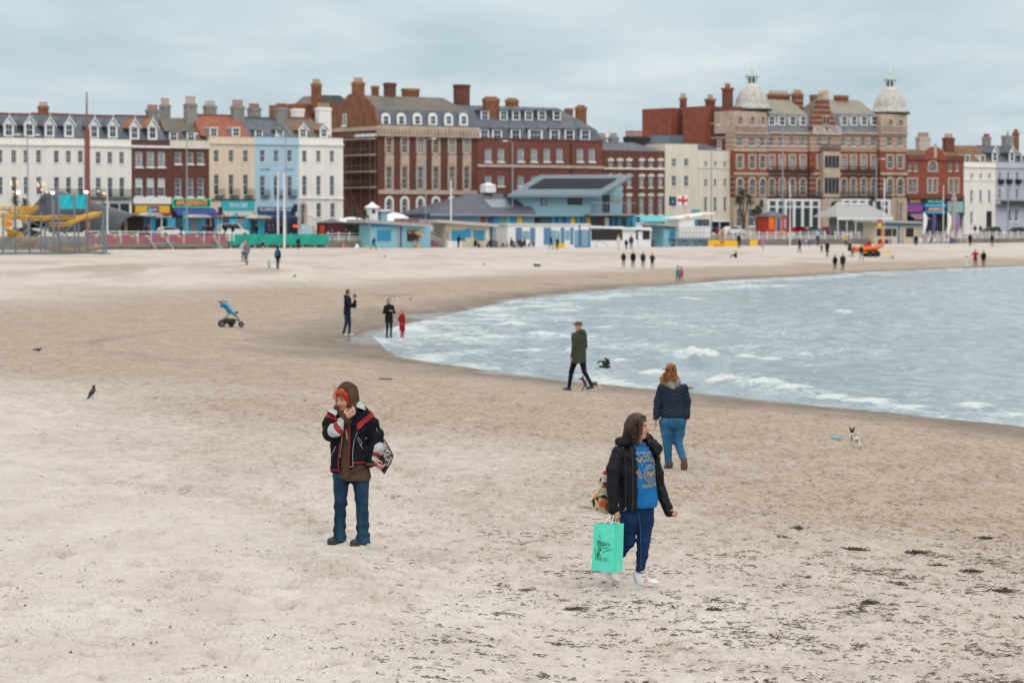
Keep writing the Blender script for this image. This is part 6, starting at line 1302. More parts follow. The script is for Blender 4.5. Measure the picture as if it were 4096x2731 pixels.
def vehicle(name,label,px,v,kind,colr,py=None,flip=False,grp=None,scale=1.0):
 m=mat('car_paint_%02x%02x%02x'%tuple(int(c*255)for c in colr),colr,.25,.04,spec=.6);body,cabin,L_,W=PROF[kind]
 h=Spot(name,label,'van' if kind in('van',)else('pickup' if kind=='pickup' else 'car'),px,v,None,PZ-.12 if v<12.9 else(PZ if v<21 else RZ),grp,yaw=math.pi if flip else 0)
 key=(kind,colr)
 if key not in CARS:
  cx=sum(p[0]for p in cabin)/len(cabin);hz=[(cx+(p[0]-cx)*.86,.06+p[1]-(.12 if p[1]>1.3 else 0))for p in cabin]
  bw=MB().prism(body,-W/2,W/2)
  rl=MB();z1=max(p[1]for p in cabin);rl.prism(cabin,-W/2+.12,W/2-.12)
  gl=MB().prism(hz,-W/2+.09,W/2-.09)
  fr=[cabin[-1],cabin[-2]];gl.quad((fr[0][0]-.06,-W/2+.2,fr[0][1]+.1),(fr[0][0]-.06,W/2-.2,fr[0][1]+.1),(fr[1][0]+.12,W/2-.25,fr[1][1]-.06),(fr[1][0]+.12,-W/2+.25,fr[1][1]-.06))
  CARS[key]=(bw.mesh('body',[m]),rl.mesh('cabin',[m]),gl.mesh('glass',[CGLASS]))
 a,c,g=CARS[key];mobj('body',a,h.root);co=mobj('cabin',c,h.root);mobj('glass',g,co)
 if 'wheel' not in CARS:CARS['wheel']=(MB().prism([(.33*math.cos(t),.33*math.sin(t))for t in np.linspace(0,2*math.pi,15)[:-1]],-.11,.11).mesh('tyre',[TYRE]),MB().prism([(.2*math.cos(t),.2*math.sin(t))for t in np.linspace(0,2*math.pi,11)[:-1]],-.125,.125).mesh('rim',[RIM]))
 for xx in(.75,L_-.8):
  for yy in(-W/2+.05,W/2-.05):w_=mobj('wheel',CARS['wheel'][0],h.root,(xx,yy,.33));mobj('rim',CARS['wheel'][1],w_)
 for yy in(-W/2+.3,W/2-.3):h.part('headlight',MB().box(L_-.06,L_+.01,yy-.18,yy+.18,.66,.82),[HEADL]);h.part('tail_light',MB().box(-.015,.05,yy-.14,yy+.14,.7,.88),[TAIL])
 return h
vehicle('hatchback','white hatchback parked behind the mauve banner deck',632,12.0,'hatch',(.72,.73,.74));vehicle('delivery_van','white van behind the green windbreak',868,12.2,'van',(.74,.75,.76));vehicle('pickup_truck','white pickup truck above the black and white hut',2500,19,'pickup',(.72,.73,.74));vehicle('saloon_car','dark grey car right of the white pickup',2598,16,'saloon',(.03,.035,.045));vehicle('saloon_car','small white car before the cream building',2888,14,'saloon',(.70,.71,.72));vehicle('hatchback','bright red car left of the hotel porch',3163,9,'hatch',(.42,.02,.03));vehicle('hatchback','pale blue car before the hotel porch',3218,9,'hatch',(.18,.27,.34));vehicle('hatchback','dark red car right of the pale blue one',3290,9,'hatch',(.28,.02,.03));vehicle('saloon_car','dark blue car behind the grey roofed shelter',3420,8,'saloon',(.02,.05,.10));vehicle('saloon_car','black car before the lavender house',4040,8,'saloon',(.02,.02,.025));vehicle('hatchback','dark car with red lights before the narrow white house',3995,11,'hatch',(.05,.03,.035),flip=True)
vehicle('saloon_car','grey car glimpsed through the coaster frame',40,12,'saloon',(.12,.14,.17));vehicle('hatchback','blue car before the brown building kiosk',2475,14,'hatch',(.05,.13,.25))
# palms
def palm(label,px,pyt,pyb,v,zb,crowns,sc_=1.0):
 h=Spot('palm_tree',label,'palm tree',px,v,None,zb);rg=random.Random(px);FR=mat('palm_leaf',(.028,.05,.02),.6,scale=3,col2=(.085,.11,.045));TRK=mat('palm_trunk',(.10,.075,.055),.9,.2)
 for i,(dx,q,r)in enumerate(crowns):
  xx,z_=h.x(px+dx),h.z(px,q);h.part('trunk',MB().tube([(0,0,0),(xx*.3,.1,z_*.55),(xx,0,z_)],.2*sc_,7,r2=.1*sc_),[TRK]);b=MB()
  for k in range(130):
   a=rg.uniform(0,2*math.pi);el=rg.uniform(-.9,1.4);L_=r*rg.uniform(.7,1.15);w_=.05
   d=np.array((math.cos(a)*math.cos(el),math.sin(a)*math.cos(el),math.sin(el)));s_=np.cross(d,(0,0,1));s_=s_/(np.linalg.norm(s_)+1e-6)*w_;c0=np.array((xx,0,z_));c1=c0+d*L_*.6;c2=c0+d*L_+np.array((0,0,-L_*.28))
   b.add([c0-s_*.5,c0+s_*.5,c1+s_,c1-s_,c2],[(0,1,2,3),(3,2,4)])
  h.part('crown',b,[FR])
palm('larger bushy palm left of the hotel entrance',2975,760,910,12,PZ,[(-5,785,1.9),(22,800,1.5),(-22,800,1.4)]);palm('smaller palm with tufted heads beside the larger one',3030,815,910,13,PZ,[(0,838,1.1),(16,815,1.0),(-14,850,.9)]);palm('straggly small palm behind the promenade railing',1440,820,900,17,PZ,[(-22,842,1.1),(22,858,.9)],.7);palm('dark small palm behind the coaster',100,800,860,18,PZ,[(0,815,1.2),(-40,800,.9)],.7);palm('tufted small palm on the shelter roof side of the hotel',3490,790,860,6,PZ,[(0,795,1.0),(26,822,1.2)],.7)
h=Spot('hedge','dark clipped hedge behind the promenade railing','hedge',1388,19);b=MB();rg=random.Random(3)
for k in range(500):
 c=np.array((rg.uniform(0,h.x(1478)),rg.uniform(0,1.2),rg.uniform(.1,2.3)));d=np.array([rg.gauss(0,.16)for _ in range(3)]);e_=np.array([rg.gauss(0,.16)for _ in range(3)]);b.add([c,c+d,c+e_],[(0,1,2)])
h.part('leaves',b,[mat('hedge_leaf',(.018,.03,.016),.7,scale=3,col2=(.05,.06,.03))])
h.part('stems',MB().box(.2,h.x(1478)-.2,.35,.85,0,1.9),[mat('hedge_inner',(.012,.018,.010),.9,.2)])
# orange rescue boat on its yellow trailer
gx,gy,gz=ground(3465,1028);k=gy/FPX
h=empty('rescue_boat',(gx,gy,gz),math.radians(12),'orange inflatable rescue boat on the sand','boat');OT=mat('orange_tube',(.72,.14,.015),.5,.06)
L_=135*k;b=MB()
for s_ in(-.55,.55):b.tube([(-L_/2,s_,.95),(-L_*.1,s_,.95),(L_*.3,s_*.85,1.1),(L_*.5,0,1.4)],.3,8,r2=.24)
b.build('tube_hull',[OT],h,smooth=True);MB().box(-L_/2,L_*.3,-.5,.5,.7,.9).build('deck',[mat('boat_deck',(.25,.07,.03),.7,.1)],h);MB().box(-L_/2-.25,-L_/2+.1,-.2,.2,.75,1.6).build('outboard',[BLACKM],h);MB().box(-.3,.5,-.3,.3,.9,1.5).build('console',[mat('console_red',(.4,.04,.03),.5,.1)],h)
t=empty('boat_trailer',(gx,gy,gz),math.radians(12),'yellow launching trailer under the orange boat','trailer');b=MB();b.box(-1.6,2.6,-.6,-.5,.45,.6).box(-1.6,2.6,.5,.6,.45,.6);b.tube([(2.6,-.55,.52),(3.3,0,.8),(2.6,.55,.52)],.09,6);b.build('frame',[YELLOW],t)
for xx in(.2,1.1):
 for yy in(-.75,.75):MB().prism([(xx+.38*math.cos(a),.38+.38*math.sin(a))for a in np.linspace(0,2*math.pi,13)[:-1]],yy-.12,yy+.12).build('wheel',[TYRE],t)
 # cafe chairs and tables
def chair_mesh(m):
 b=MB();b.box(-.22,.22,-.22,.22,.42,.47).box(-.22,.22,.18,.22,.47,.9)
 for x_ in(-.2,.17):
  for y_ in(-.2,.17):b.box(x_,x_+.035,y_,y_+.035,-.1,.42)
 return b.mesh('cafe_chair',[m])
def table_mesh(m):return MB().lathe([(.42,.72),(.42,.76)],0,0,12).tube([(0,0,-.1),(0,0,.72)],.04,6).lathe([(.28,-.1),(.26,.02)],0,0,10).mesh('cafe_table',[m])
DCH,WCH=chair_mesh(mat('dark_chair',(.045,.025,.03),.6,.1)),chair_mesh(WHITE);DT,WT=table_mesh(mat('table_grey',(.3,.3,.3),.5,.1)),table_mesh(WHITE)
ORD=['first','second','third','fourth','fifth','sixth','seventh','eighth','ninth','tenth']
def seat(me,nm,px,v,label,grp,rz):tag(mobj(nm,me,None,tpos(fu(px,v),v,fz(px,997 if px<3000 else 975,v)),(0,0,rz)),label,'chair' if 'chair' in nm else 'table',grp)
for i,px in enumerate((1900,1924,1962,2008,2024,2046,2062,2096,2112,2130)):seat(DCH,'cafe_chair',px,31.5+(i%3)*.6,'dark cafe chair, %s from the left before kiosk and beach huts'%ORD[i],'dark cafe chairs on the sand',i*1.3)
for i,px in enumerate((1912,1985,2054,2104)):seat(DT,'cafe_table',px,31.4,'round grey cafe table, %s from the left among the dark chairs'%ORD[i],'grey cafe tables on the sand',0)
for i,px in enumerate((3684,3698,3712,3732,3746,3762,3776,3790)):seat(WCH,'cafe_chair',px,31+(i%2)*.8,'white plastic chair, %s from the left below the feather flags'%ORD[i],'white chairs by the feather flags',i*1.7)
for i,px in enumerate((3706,3754)):seat(WT,'cafe_table',px,31.4,'white table, %s from the left among the white chairs'%ORD[i],'white tables by the feather flags',0)
for px,lab in((3655,'purple board standing left of the white chairs'),(3796,'purple board standing right of the white chairs')):
 h=Spot('purple_board',lab,'board',px,31,977);h.part('panel',MB().box(0,.95,0,.05,.1,1.1),[PURPLE])
 for xx in(.05,.85):h.part('foot',MB().box(xx,xx+.06,-.2,.25,-.1,.1),[BLACKM])
rg=random.Random(9)
for i,(px,py,nm,lab,m)in enumerate([(1672,990,'toy_bucket','yellow toy bucket by the blue kiosk',YELLOW),(1660,975,'inflatable_ring','orange and blue inflatable ring hanging by the kiosk hatch',ORANGE),(1680,940,'windmill_toys','red and yellow windmill toys in a bunch on the kiosk corner',REDP),(1738,995,'beach_ball','pink ball at the foot of the steps',mat('hot_pink',(.7,.05,.25),.5,.05)),(1778,998,'beach_ball','pink patterned ball right of the steps',mat('coral_pink',(.6,.2,.25),.5,.3,8)),(1755,965,'hanging_toys','pink and red toys hung on the stair rail',PINKM),(1450,1004,'beach_ball','small yellow ball on the sand by the kiosk corner',YELLOW)]):
 h=Spot(nm,lab,'toy',px,31.5,py);b=MB()
 if 'ball' in nm:b.sphere((0,0,.18),.2,10)
 elif 'bucket' in nm:b.lathe([(.2,-.1),(.3,.35),(.27,.35)],0,0,10)
 elif 'ring' in nm:
  for a in range(10):t0,t1=a*.628,a*.628+.628;b.tube([(.4*math.cos(t0),0,.4*math.sin(t0)),(.4*math.cos(t1),0,.4*math.sin(t1))],.13,6,a%2)
 else:
  for a in range(14):b.sphere((rg.gauss(0,.28),rg.gauss(0,.1),rg.gauss(0,.38)),.14,6,a%2)
 b.build('body',[m,YELLOW if m in(REDP,)else MBLUE],h.root,smooth='ball' in nm)
 h.part('peg',MB().tube([(0,.05,-.2),(0,.05,.1)],.02,4),[GREYM])
 # PEOPLE (signed-distance bodies)
def cmat(c,rough=.85,var=.14,scale=9,**k):
 if isinstance(c,str):c=rgb(c)
 return mat('cloth_%03d_%03d_%03d'%tuple(int(v*999)for v in c),c,rough,var,scale,spec=.15,**k)
SKIN=mat('skin',(0.50,0.275,0.205),.5,.06,20,spec=.35);SKINR=mat('skin_flushed',(0.52,0.225,0.175),.5,.06,20,spec=.35);LIPS=mat('lips',(0.36,0.10,0.09),.4,.05);EYED=mat('eye_dark',(0.02,0.015,0.013),.25,0);BROW=mat('brow',(0.07,0.035,0.022),.8,0)
PCACHE={}
def pers_parts(o):
 """distance groups of a 1.75 m figure facing -y: skin, hair, top, legs, shoes"""
 st,arms,coat,hat,hl,wd,pose,hs=o['stride'],o['arms'],o['coat'],o['hat'],o['hairlen'],o['width'],o['pose'],o['hs']
 def f(P):
  sit=pose in('sit','ground');dz={'stand':0,'sit':-.42,'ground':-.78,'kneel':-.42}[pose]
  hipz=.92+dz;sh=1.41+dz;lean=o['lean']
  T=lambda x,y,z:(x,y-lean*max(0,(z-hipz)),z)
  L=[];S=[]
  for i,sx in enumerate((-1,1)):
   s_=st*(1 if i else-1);hip=(.085*wd*sx,0,hipz)
   if pose=='sit':kn,an=(.1*sx,-.42,.5),(.1*sx,-.45,.09)
   elif pose=='ground':kn,an=(.13*sx,-.42,.42),(.12*sx,-.72,.09)
   elif pose=='kneel':kn,an=(.1*sx,-.25,.1),(.1*sx,.2,.08)
   else:
    kn=(.09*sx,-.5*s_-.03-.03*abs(st),.49);an=(.09*sx,-s_+(.06 if s_<0 else .02),.09+(.07 if s_<-.1 else 0))
   L+=[cap(P,hip,kn,.088*wd,.062),cap(P,kn,an,.062,.046)];S+=[cap(P,(an[0],an[1]+.03,an[2]-.045),(an[0]+.01*sx,an[1]-.15,an[2]-.055-(.04 if an[2]>.12 else 0)),.042,.036)]
  lg=sU(.02,*L);z0={'short':.84,'mid':.70,'long':.48,'dress':.42}[coat]+dz;
  if sit:z0=hipz-.08
  tor=etube(P,[z0,hipz+.05,hipz+.22,sh-.08,sh+.04,sh+.1],[0]*6,[-lean*max(0,q-hipz)for q in(z0,hipz+.05,hipz+.22,sh-.08,sh+.04,sh+.1)],[v*wd for v in((.21 if coat in('long','dress')else .185),.18,.165,.195,.15,.07)],[v*wd for v in((.17 if coat in('long','dress')else .135),.13,.12,.13,.1,.065)])
  A=[];H=[]
  for sx,am in zip((-1,1),arms):
   s0=T(.175*wd*sx,0,sh)
   if am=='hold':e,w_=T(.25*sx,-.02,sh-.28),T(.07*sx,-.27,sh-.2)
   elif am=='pocket':e,w_=T(.27*sx,.06,sh-.27),T(.19*sx,-.09,sh-.47)
   elif am=='fwd':e,w_=T(.22*sx,-.16,sh-.22),T(.16*sx,-.38,sh-.32)
   elif am=='out':e,w_=T(.36*sx,-.05,sh-.2),T(.52*sx,-.15,sh-.34)
   elif am=='swing':e,w_=T(.23*sx,.1,sh-.27),T(.22*sx,.16*-sx,sh-.5)
   elif am=='face':e,w_=T(.2*sx,-.2,sh-.18),T(.1*sx,-.16,sh+.12)
   else:e,w_=T(.235*sx,.02,sh-.28),T(.225*sx,-.05,sh-.53)
   A+=[cap(P,s0,e,.062*wd,.055),cap(P,e,w_,.055,.045)];w_=np.array(w_);e=np.array(e);d=(w_-e)/np.linalg.norm(w_-e);H.append(cap(P,w_+d*.03,w_+d*.1,.034,.028))
  top=sU(.03,tor,*A);hc=np.array(T(0,-.02,sh+.225*hs))
  hd=sU(.02,ell(P,hc+(0,.0,.02),(.073*hs,.092*hs,.105*hs)),ell(P,hc+(0,-.025,-.05),(.055*hs,.062*hs,.075*hs)),cap(P,T(0,0,sh),hc,.05,.045));skin=np.minimum(hd,np.minimum(*H))
  hair=ell(P,hc+(0,.016,.035),(.084*hs,.094*hs,.106*hs));hair=np.maximum(hair,-ell(P,hc+(0,-.1,-.045),(.07,.075,.1)))
  if hl:hair=su(hair,ell(P,hc+(0,.055,-.05-hl*.3),(.085,.055,.09+hl*.5)),.03)
  if hat=='beanie':hair=np.maximum(ell(P,hc+(0,.006,.05),(.09*hs,.105*hs,.1*hs)),half(P,hc+(0,0,.035),(0,0,-1)))
  if hat=='cap':hair=np.minimum(np.maximum(ell(P,hc+(0,.005,.05),(.092,.108,.075)),half(P,hc+(0,0,.035),(0,0,-1))),ell(P,hc+(0,-.1,.045),(.075,.075,.018)))
  if hat=='hood':top=su(top,np.maximum(ell(P,hc+(0,.02,.01),(.115,.12,.145)),-ell(P,hc+(0,-.14,-.01),(.08,.11,.115))),.03)
  if o['pack']:top=np.minimum(top,rbox(P,T(0,.19,sh-.2),(.15,.09,.22),.06))
  if o['hooddown']:top=su(top,ell(P,T(0,.08,sh+.09),(.13,.09,.07)),.03)
  return[skin,hair,top,lg,sU(.01,*S)]
 return f
def pers(label,px,py,hpx,yaw=0.0,top='20242c',legs='232a36',hair='3a2a20',shoe='1c1c1e',skin=None,stride=.0,arms=('down','down'),coat='short',hat=None,hairlen=0.0,width=1.0,pose='stand',hs=1.0,pack=None,lean=0.0,hooddown=False,group=None,at=None,vox=.034,full=1.75,cat='person',name='person',packcol=None,roll=0.0):
 o=dict(stride=stride,arms=arms,coat=coat,hat=hat,hairlen=hairlen,width=width,pose=pose,hs=hs,pack=pack,lean=lean,hooddown=hooddown)
 key=(tuple(sorted((k,str(v))for k,v in o.items())),vox);f=pers_parts(o)
 if key not in PCACHE:
  zt={'stand':1.95,'sit':1.55,'ground':1.2,'kneel':1.55}[pose]
  v,fc=nets(lambda P:sU(.012,*f(P)),(-.62,-.98 if pose in('sit','ground')else-.62,-.06),(.62,.5,zt),vox)
  c=v[fc].mean(1);g=np.stack(f([c[:,0],c[:,1],c[:,2]]),1);PCACHE[key]=(v,fc,g.argmin(1),c)
 v,fc,mi,c=PCACHE[key];mi=mi.copy();ms=[skin or SKIN,cmat(hair),cmat(top),cmat(legs),cmat(shoe)]
 if pack and packcol:
  sh=1.41+{'stand':0,'sit':-.42,'ground':-.78,'kneel':-.42}[pose];mi[(c[:,1]>.115)&(c[:,2]>sh-.43)&(c[:,2]<sh+.03)&(mi==2)]=5;ms.append(cmat(packcol))
 if at is None:x,y,z=ground(px,py)
 else:x,y,z=at
 H=hpx*y/FPX;k=H/full
 ob=mobj(name,mesh_np(name,v,fc,ms,True,mi),None,(x,y,z),(0,0,yaw),(k,k,k));return tag(ob,label,cat,group)
AW=math.pi
PE='people strolling on the beach'
pers('bearded man in dark green hooded padded coat and flat cap walking beside the water',2316,1563,280,-2.25,'3d4336','141a2a','5a4a38','2f4a5c',stride=.27,arms=('down','down'),coat='mid',hat='cap',hooddown=True,width=1.2,vox=.022,full=1.77)
dad=pers('man in navy hooded jacket and jeans carrying a toddler at the water edge',1389,1343,186,AW*.30+.25,'171f2e','24344d','4a3024','c8ccd0',stride=.06,arms=('fwd','hold'),coat='short',hooddown=True,lean=.04,vox=.022,full=1.77)
dx,dy,dzz=dad.location;pers('toddler in dark coat held on the arm of the man in navy',1412,1250,74,-1.2,'181b24','6a4226','26282c','2a2624',arms=('hold','hold'),hat='beanie',hs=1.45,pose='sit',at=(dx+.30,dy-.08,dzz+.86),vox=.03,full=1.45)
pers('woman in dark padded coat standing in the shallow wash with folded arms',1556,1351,157,.35,'1d1b1e','1c2434','4a3028','17171a',arms=('hold','hold'),coat='mid',hairlen=.14,vox=.022,full=1.76)
pers('small girl in red coat and pink bobble hat standing in the wash',1609,1352,115,.9,'8e1a1e','b02048','d2808c','8a4a52',coat='long',hat='beanie',arms=('pocket','pocket'),hs=1.2,vox=.026,full=1.78)
pers('man in pale grey hoodie and dark shorts standing behind a woman',974,1048,86,.6,'b4b6b8','2a3040','2e2420','30302e',coat='short',arms=('pocket','hold'),stride=.05);pers('woman in grey jacket and blue jeans beside the man in pale hoodie',987,1060,100,-.5,'77757a','4f6c8c','4a3a30','4a3a28',hairlen=.1,stride=.16,arms=('hold','down'))
pers('person in black coat with a blue backpack watching a crouching child',1111,1076,90,AW-.4,'15181c','1f2a3c','1b1b1e','4a7088',hat='hood',pack=1,packcol='2f5f80',stride=.05);pers('small child in pale blue snowsuit crouching on the sand',1075,1073,33,.7,'8fb0c8','6d8fae','9cc0d8','40506a',pose='kneel',hat='hood',hs=1.4,full=1.3,arms=('fwd','fwd'))
pers('child with blond hair in dark coat running before the green windbreak',1051,1006,43,.3,'1c222c','c0b4b0','9a7a4c','90b0b0',hs=1.25,stride=.25,arms=('swing','swing'),hat=None);pers('woman in black coat walking along the green windbreak',1193,1000,52,-.4,'1b1c21','23252d','241d1b','2b2f36',hairlen=.12,coat='mid',stride=.16)
pers('person in dark clothes jogging past the blue kiosk corner',1495,1001,56,1.3,'1d222c','2c4048','2e221c','b8b8ba',stride=.3,arms=('swing','hold'),lean=.12)
pers('man in navy coat walking past the blue hut doors',1876+440-112,998,58,1.2,'1d2536','2a3a52','6a4a38','202024',stride=.22,arms=('down','swing'));pers('person in black bending beside the yellow box',2229,999,52,.9,'191a1f','20242e','703a30','1c1c1e',stride=.1,lean=.2)
pers('woman in long cream coat and pale hat by the black hut',2474,1000,60,-.8,'cfc3b4','b9b2aa','c9a8a0','8a8580',coat='long',hat='beanie',stride=.1);pers('man in brown jacket and blue jeans in front of the white hut doors',2525,999,60,AW+.3,'4a4238','3c5a7e','4a3830','2a2a2c',stride=.08);pers('figure in black standing left of the man in brown jacket',2505,999,44,.2,'17181c','1b1c22','2a211e','17171a',coat='mid')
FG='four walkers abreast on the far sand'
for px,py,h_,tc,lc,lab,kw in[(2494,1069,62,'182134','2e4a6e','left walker of four abreast, navy jacket and blue jeans',dict(hairlen=.08)),(2532,1072,68,'15171b','17181c','second of four walkers abreast, all in black',dict(width=1.08)),(2572,1073,66,'252c38','232f44','third of four walkers abreast, dark jacket with pale chest print',dict(width=1.08)),(2609,1076,64,'16181d','3a4656','right walker of four abreast, long black coat over jeans',dict(coat='mid',hairlen=.1,arms=('hold','pocket')))]:
 pers(lab,px,py,h_,.1,tc,lc,'3a2a24',stride=.18,group=FG,**kw)
pers('child in turquoise jacket at the far water edge',2712,1128,62,AW+.5,'1f8fa8','252b38','4a3628','8a8f96',stride=.2,hs=1.2);pers('child in bright pink jacket beside the turquoise one',2726,1126,56,AW+.6,'c03058','232a38','3a2a22','7a8088',stride=.2,hs=1.25)
pers('person in black sitting on the sand below the yellow banner',2944,1033,34,-1.4,'16181c','2a303c','6a4a3a','9aa0a6',pose='ground',arms=('fwd','fwd'),full=1.05)
pers('man in navy standing at the end of the long yellow banner',2955,992,58,.4,'20283a','2a3040','4a3a30','1f1f22',stride=.05);pers('woman in pink top walking before the sea wall',3051,1001,52,-.6,'b07478','8a93a0','5a4034','70757a',stride=.15,hairlen=.08);pers('person in dark coat and jeans walking toward the lifeguard boat',3198,1011,60,.9,'1a1f2b','2b3a52','5a4434','1c1c1e',stride=.12,hairlen=.1)
pers('tall figure in long black coat walking with a small child',3309,1027,64,-.8,'14161b','33506a','57402f','22252a',coat='long',stride=.2);pers('small child in black left of the tall figure in long coat',3286,1011,34,.5,'15171b','2b2f38','5b4636','5a5a5c',hs=1.35,stride=.15);pers('person in grey blue coat standing by the sea wall right of the family',3271,985,50,.2,'3b4a5c','33414f','4a3a30','25282c');pers('child in orange and blue sitting by the wall family',3236,988,30,.3,'2f5a86','3a4454','9a5a2c','4a4a4c',hs=1.35);pers('child in white and teal beside the sitting one',3224,984,30,-.3,'a8b4b6','2a6a78','4e382c','4a4a4c',hs=1.35)
pers('woman in black coat with a tan bag walking away along the wet sand',3340,1081,62,AW+.1,'14171b','16181c','2a211d','17181a',coat='mid',stride=.15);pers('man in dark olive coat walking away beside the woman in black',3371,1084,70,AW-.1,'272a24','33302c','4a4038','1d1c1b',coat='mid',stride=.15,width=1.1)
pers('lifeguard bending over in grey at the bow of the boat',3408,1030,40,1.2,'6a5f62','2a3c62','4a3a30','2a2a2c',lean=.5,stride=.2,arms=('fwd','fwd'),full=1.5);pers('lifeguard in dark top and light blue trousers beside the boat',3445,1043,64,.6,'1c222e','6b93b0','b0452a','2a2a2c',hat='beanie',stride=.18);pers('lifeguard in yellow vest with an orange hat behind the boat',3383,984,48,.2,'b9a53c','2a2f3c','2d3a58','1f1f22');pers('lifeguard in red crouching behind the orange boat',3478,992,32,.2,'8a1c20','2a2a30','9a9ca0','1f1f22',pose='kneel',full=1.3)
pers('blue coated person lying on the sand right of the boat',3572,1034,15,-1.57,'1f4a7a','3a3f48','6a543e','2a2a2c',pose='ground',full=1.05)
pers('dark figure standing beside the purple board by the cafe',3664,984,46,.2,'191a20','20222a','3a2a22','17171a');pers('person in long dark coat on the sand by the right hand steps',3880,984,50,-.3,'1b1d24','23262f','2f2420','1d1d20',coat='long',stride=.1);pers('person in navy pushing a pink toy by the right sea wall',3968,988,52,.3,'1e2638','3a4250','4a3a32','8a5a68',stride=.12,coat='mid')
pers('man in red jacket seen from behind at the far right water edge',3901,1066,68,AW,'b0161c','191c24','7a5a44','1c1c1e',arms=('out','out'),stride=.12,width=1.15);pers('person in black coat right of the man in red',3934,1066,64,AW-.1,'15181f','1b1e26','6a5a4c','17171a',coat='mid',stride=.12,width=1.1);pers('small girl in white and pale blue left of the man in red',3866,1077,50,AW+.3,'b9c6c8','b07a64','6a4c38','9a6a58',coat='dress',arms=('out','down'),hs=1.25,stride=.12)
def on_prom(px,v,z=None):return tpos(fu(px,v),v,z if z is not None else(PZ if v<21 else RZ))
PR='people on the promenade'
for px,v,tc,lc,hc,lab in[(586,18,'1c1f28','2a2f3a','2a211d','figure in dark coat under the shell shelter lip'),(596,19,'8a4458','3a3440','5a4034','woman in dusty pink coat by the shell shelter'),(815,18,'3a2f2c','2a2a30','5a4434','leftmost of the group behind the deck, brown coat'),(829,19,'2a2426','24242c','6a4c38','middle of the group behind the deck, dark brown jacket'),(846,18.5,'2e2840','23262f','4a3a32','right of the group behind the deck, plum jacket'),(901,18,'15171c','20242c','2a211d','figure in black in front of the white van'),(931,19,'1d1f26','2a2a32','5a3434','figure in dark patterned coat right of the one in black'),(1026,18,'14161b','1f222a','a07a64','stout man in black above the green windbreak'),(1078,17,'6a4044','2c3038','6a5044','person in striped red top by the crossing'),(1092,18,'39414f','2c3038','6a5044','person in grey jacket at the crossing'),(1125,17,'191b21','20232b','3a2c26','person in black stooping by the white pole'),(1328,24,'33404e','2a3a52','9a7460','man in blue grey jacket behind the white railing'),(1384,24,'2a3440','24303f','b08a78','woman in dark coat walking behind the white railing'),(1765,22,'3a2f24','2b2620','4a3a2c','man in brown coat above the kiosk steps'),(1742,23,'6a6e74','3a3e46','4a3a32','woman in grey on top of the kiosk steps'),(3900,15,'1a2030','20242e','3a2e28','figure in navy before the narrow white house'),(3922,14,'5a4a42','3a3434','5a4a3a','figure in brown right of the one in navy'),(726,18,'1a2438','20283a','2a211d','figure in navy by the second bus shelter'),(3428,17,'1b2230','262a34','3a2c26','figure standing inside the grey roofed shelter')]:
 pers(lab,0,0,1.72*FPX/fdist(px,v),R0.uniform(-1.2,1.2),tc,lc,hc,at=on_prom(px,v),stride=R0.choice((.0,.12,.18)),group=PR,coat=R0.choice(('short','mid')))
for px,v,tc,lc,lab in[(1834,32.2,'17191f','2c4a70','customer in black leaning at the cream kiosk counter')]:pers(lab,0,0,58*1.0,AW-.7,tc,lc,'2a211d',at=(*tpos(fu(px,v),v)[:2],fz(px,997,v)),arms=('fwd','hold'),lean=.15)
for i,(px,tc,yw,lab)in enumerate([(1900,'1b1a1f',1.2,'seated customer in black at the left cafe table'),(1962,'1d1c21',-1.2,'seated customer in dark coat at the second table'),(2046,'1a1a1f',.9,'seated customer in black left of the beach hut doors'),(2080,'4a1f22',-.4,'seated customer in dark red before the beach huts'),(2098,'15161a',-1.0,'seated customer in a black hat at the right hut table')]):pers(lab,0,0,50,yw,tc,'24252c','2a211d',at=(*tpos(fu(px,31.8),31.8)[:2],fz(px,998,31.8)),pose='sit',arms=('fwd','fwd'),full=1.42)
pers('child in purple sitting by the scaffold legs of the lifeguard cabin',2690,1000,30,.4,'3c2f5c','33303a','4a2f38','2a2a2c',pose='ground',full=1.05,at=(*tpos(fu(2690,33),33)[:2],fz(2690,999,33)))
pers('lifeguard in red and yellow behind the platform rail',2865,950,50,.3,'7a2228','b08a2c','3a2a24',at=on_prom(2868,24));pers('lifeguard in yellow trousers right of the platform',2893,950,50,-.3,'b9983c','b9983c','4a3a2c',at=on_prom(2893,24))
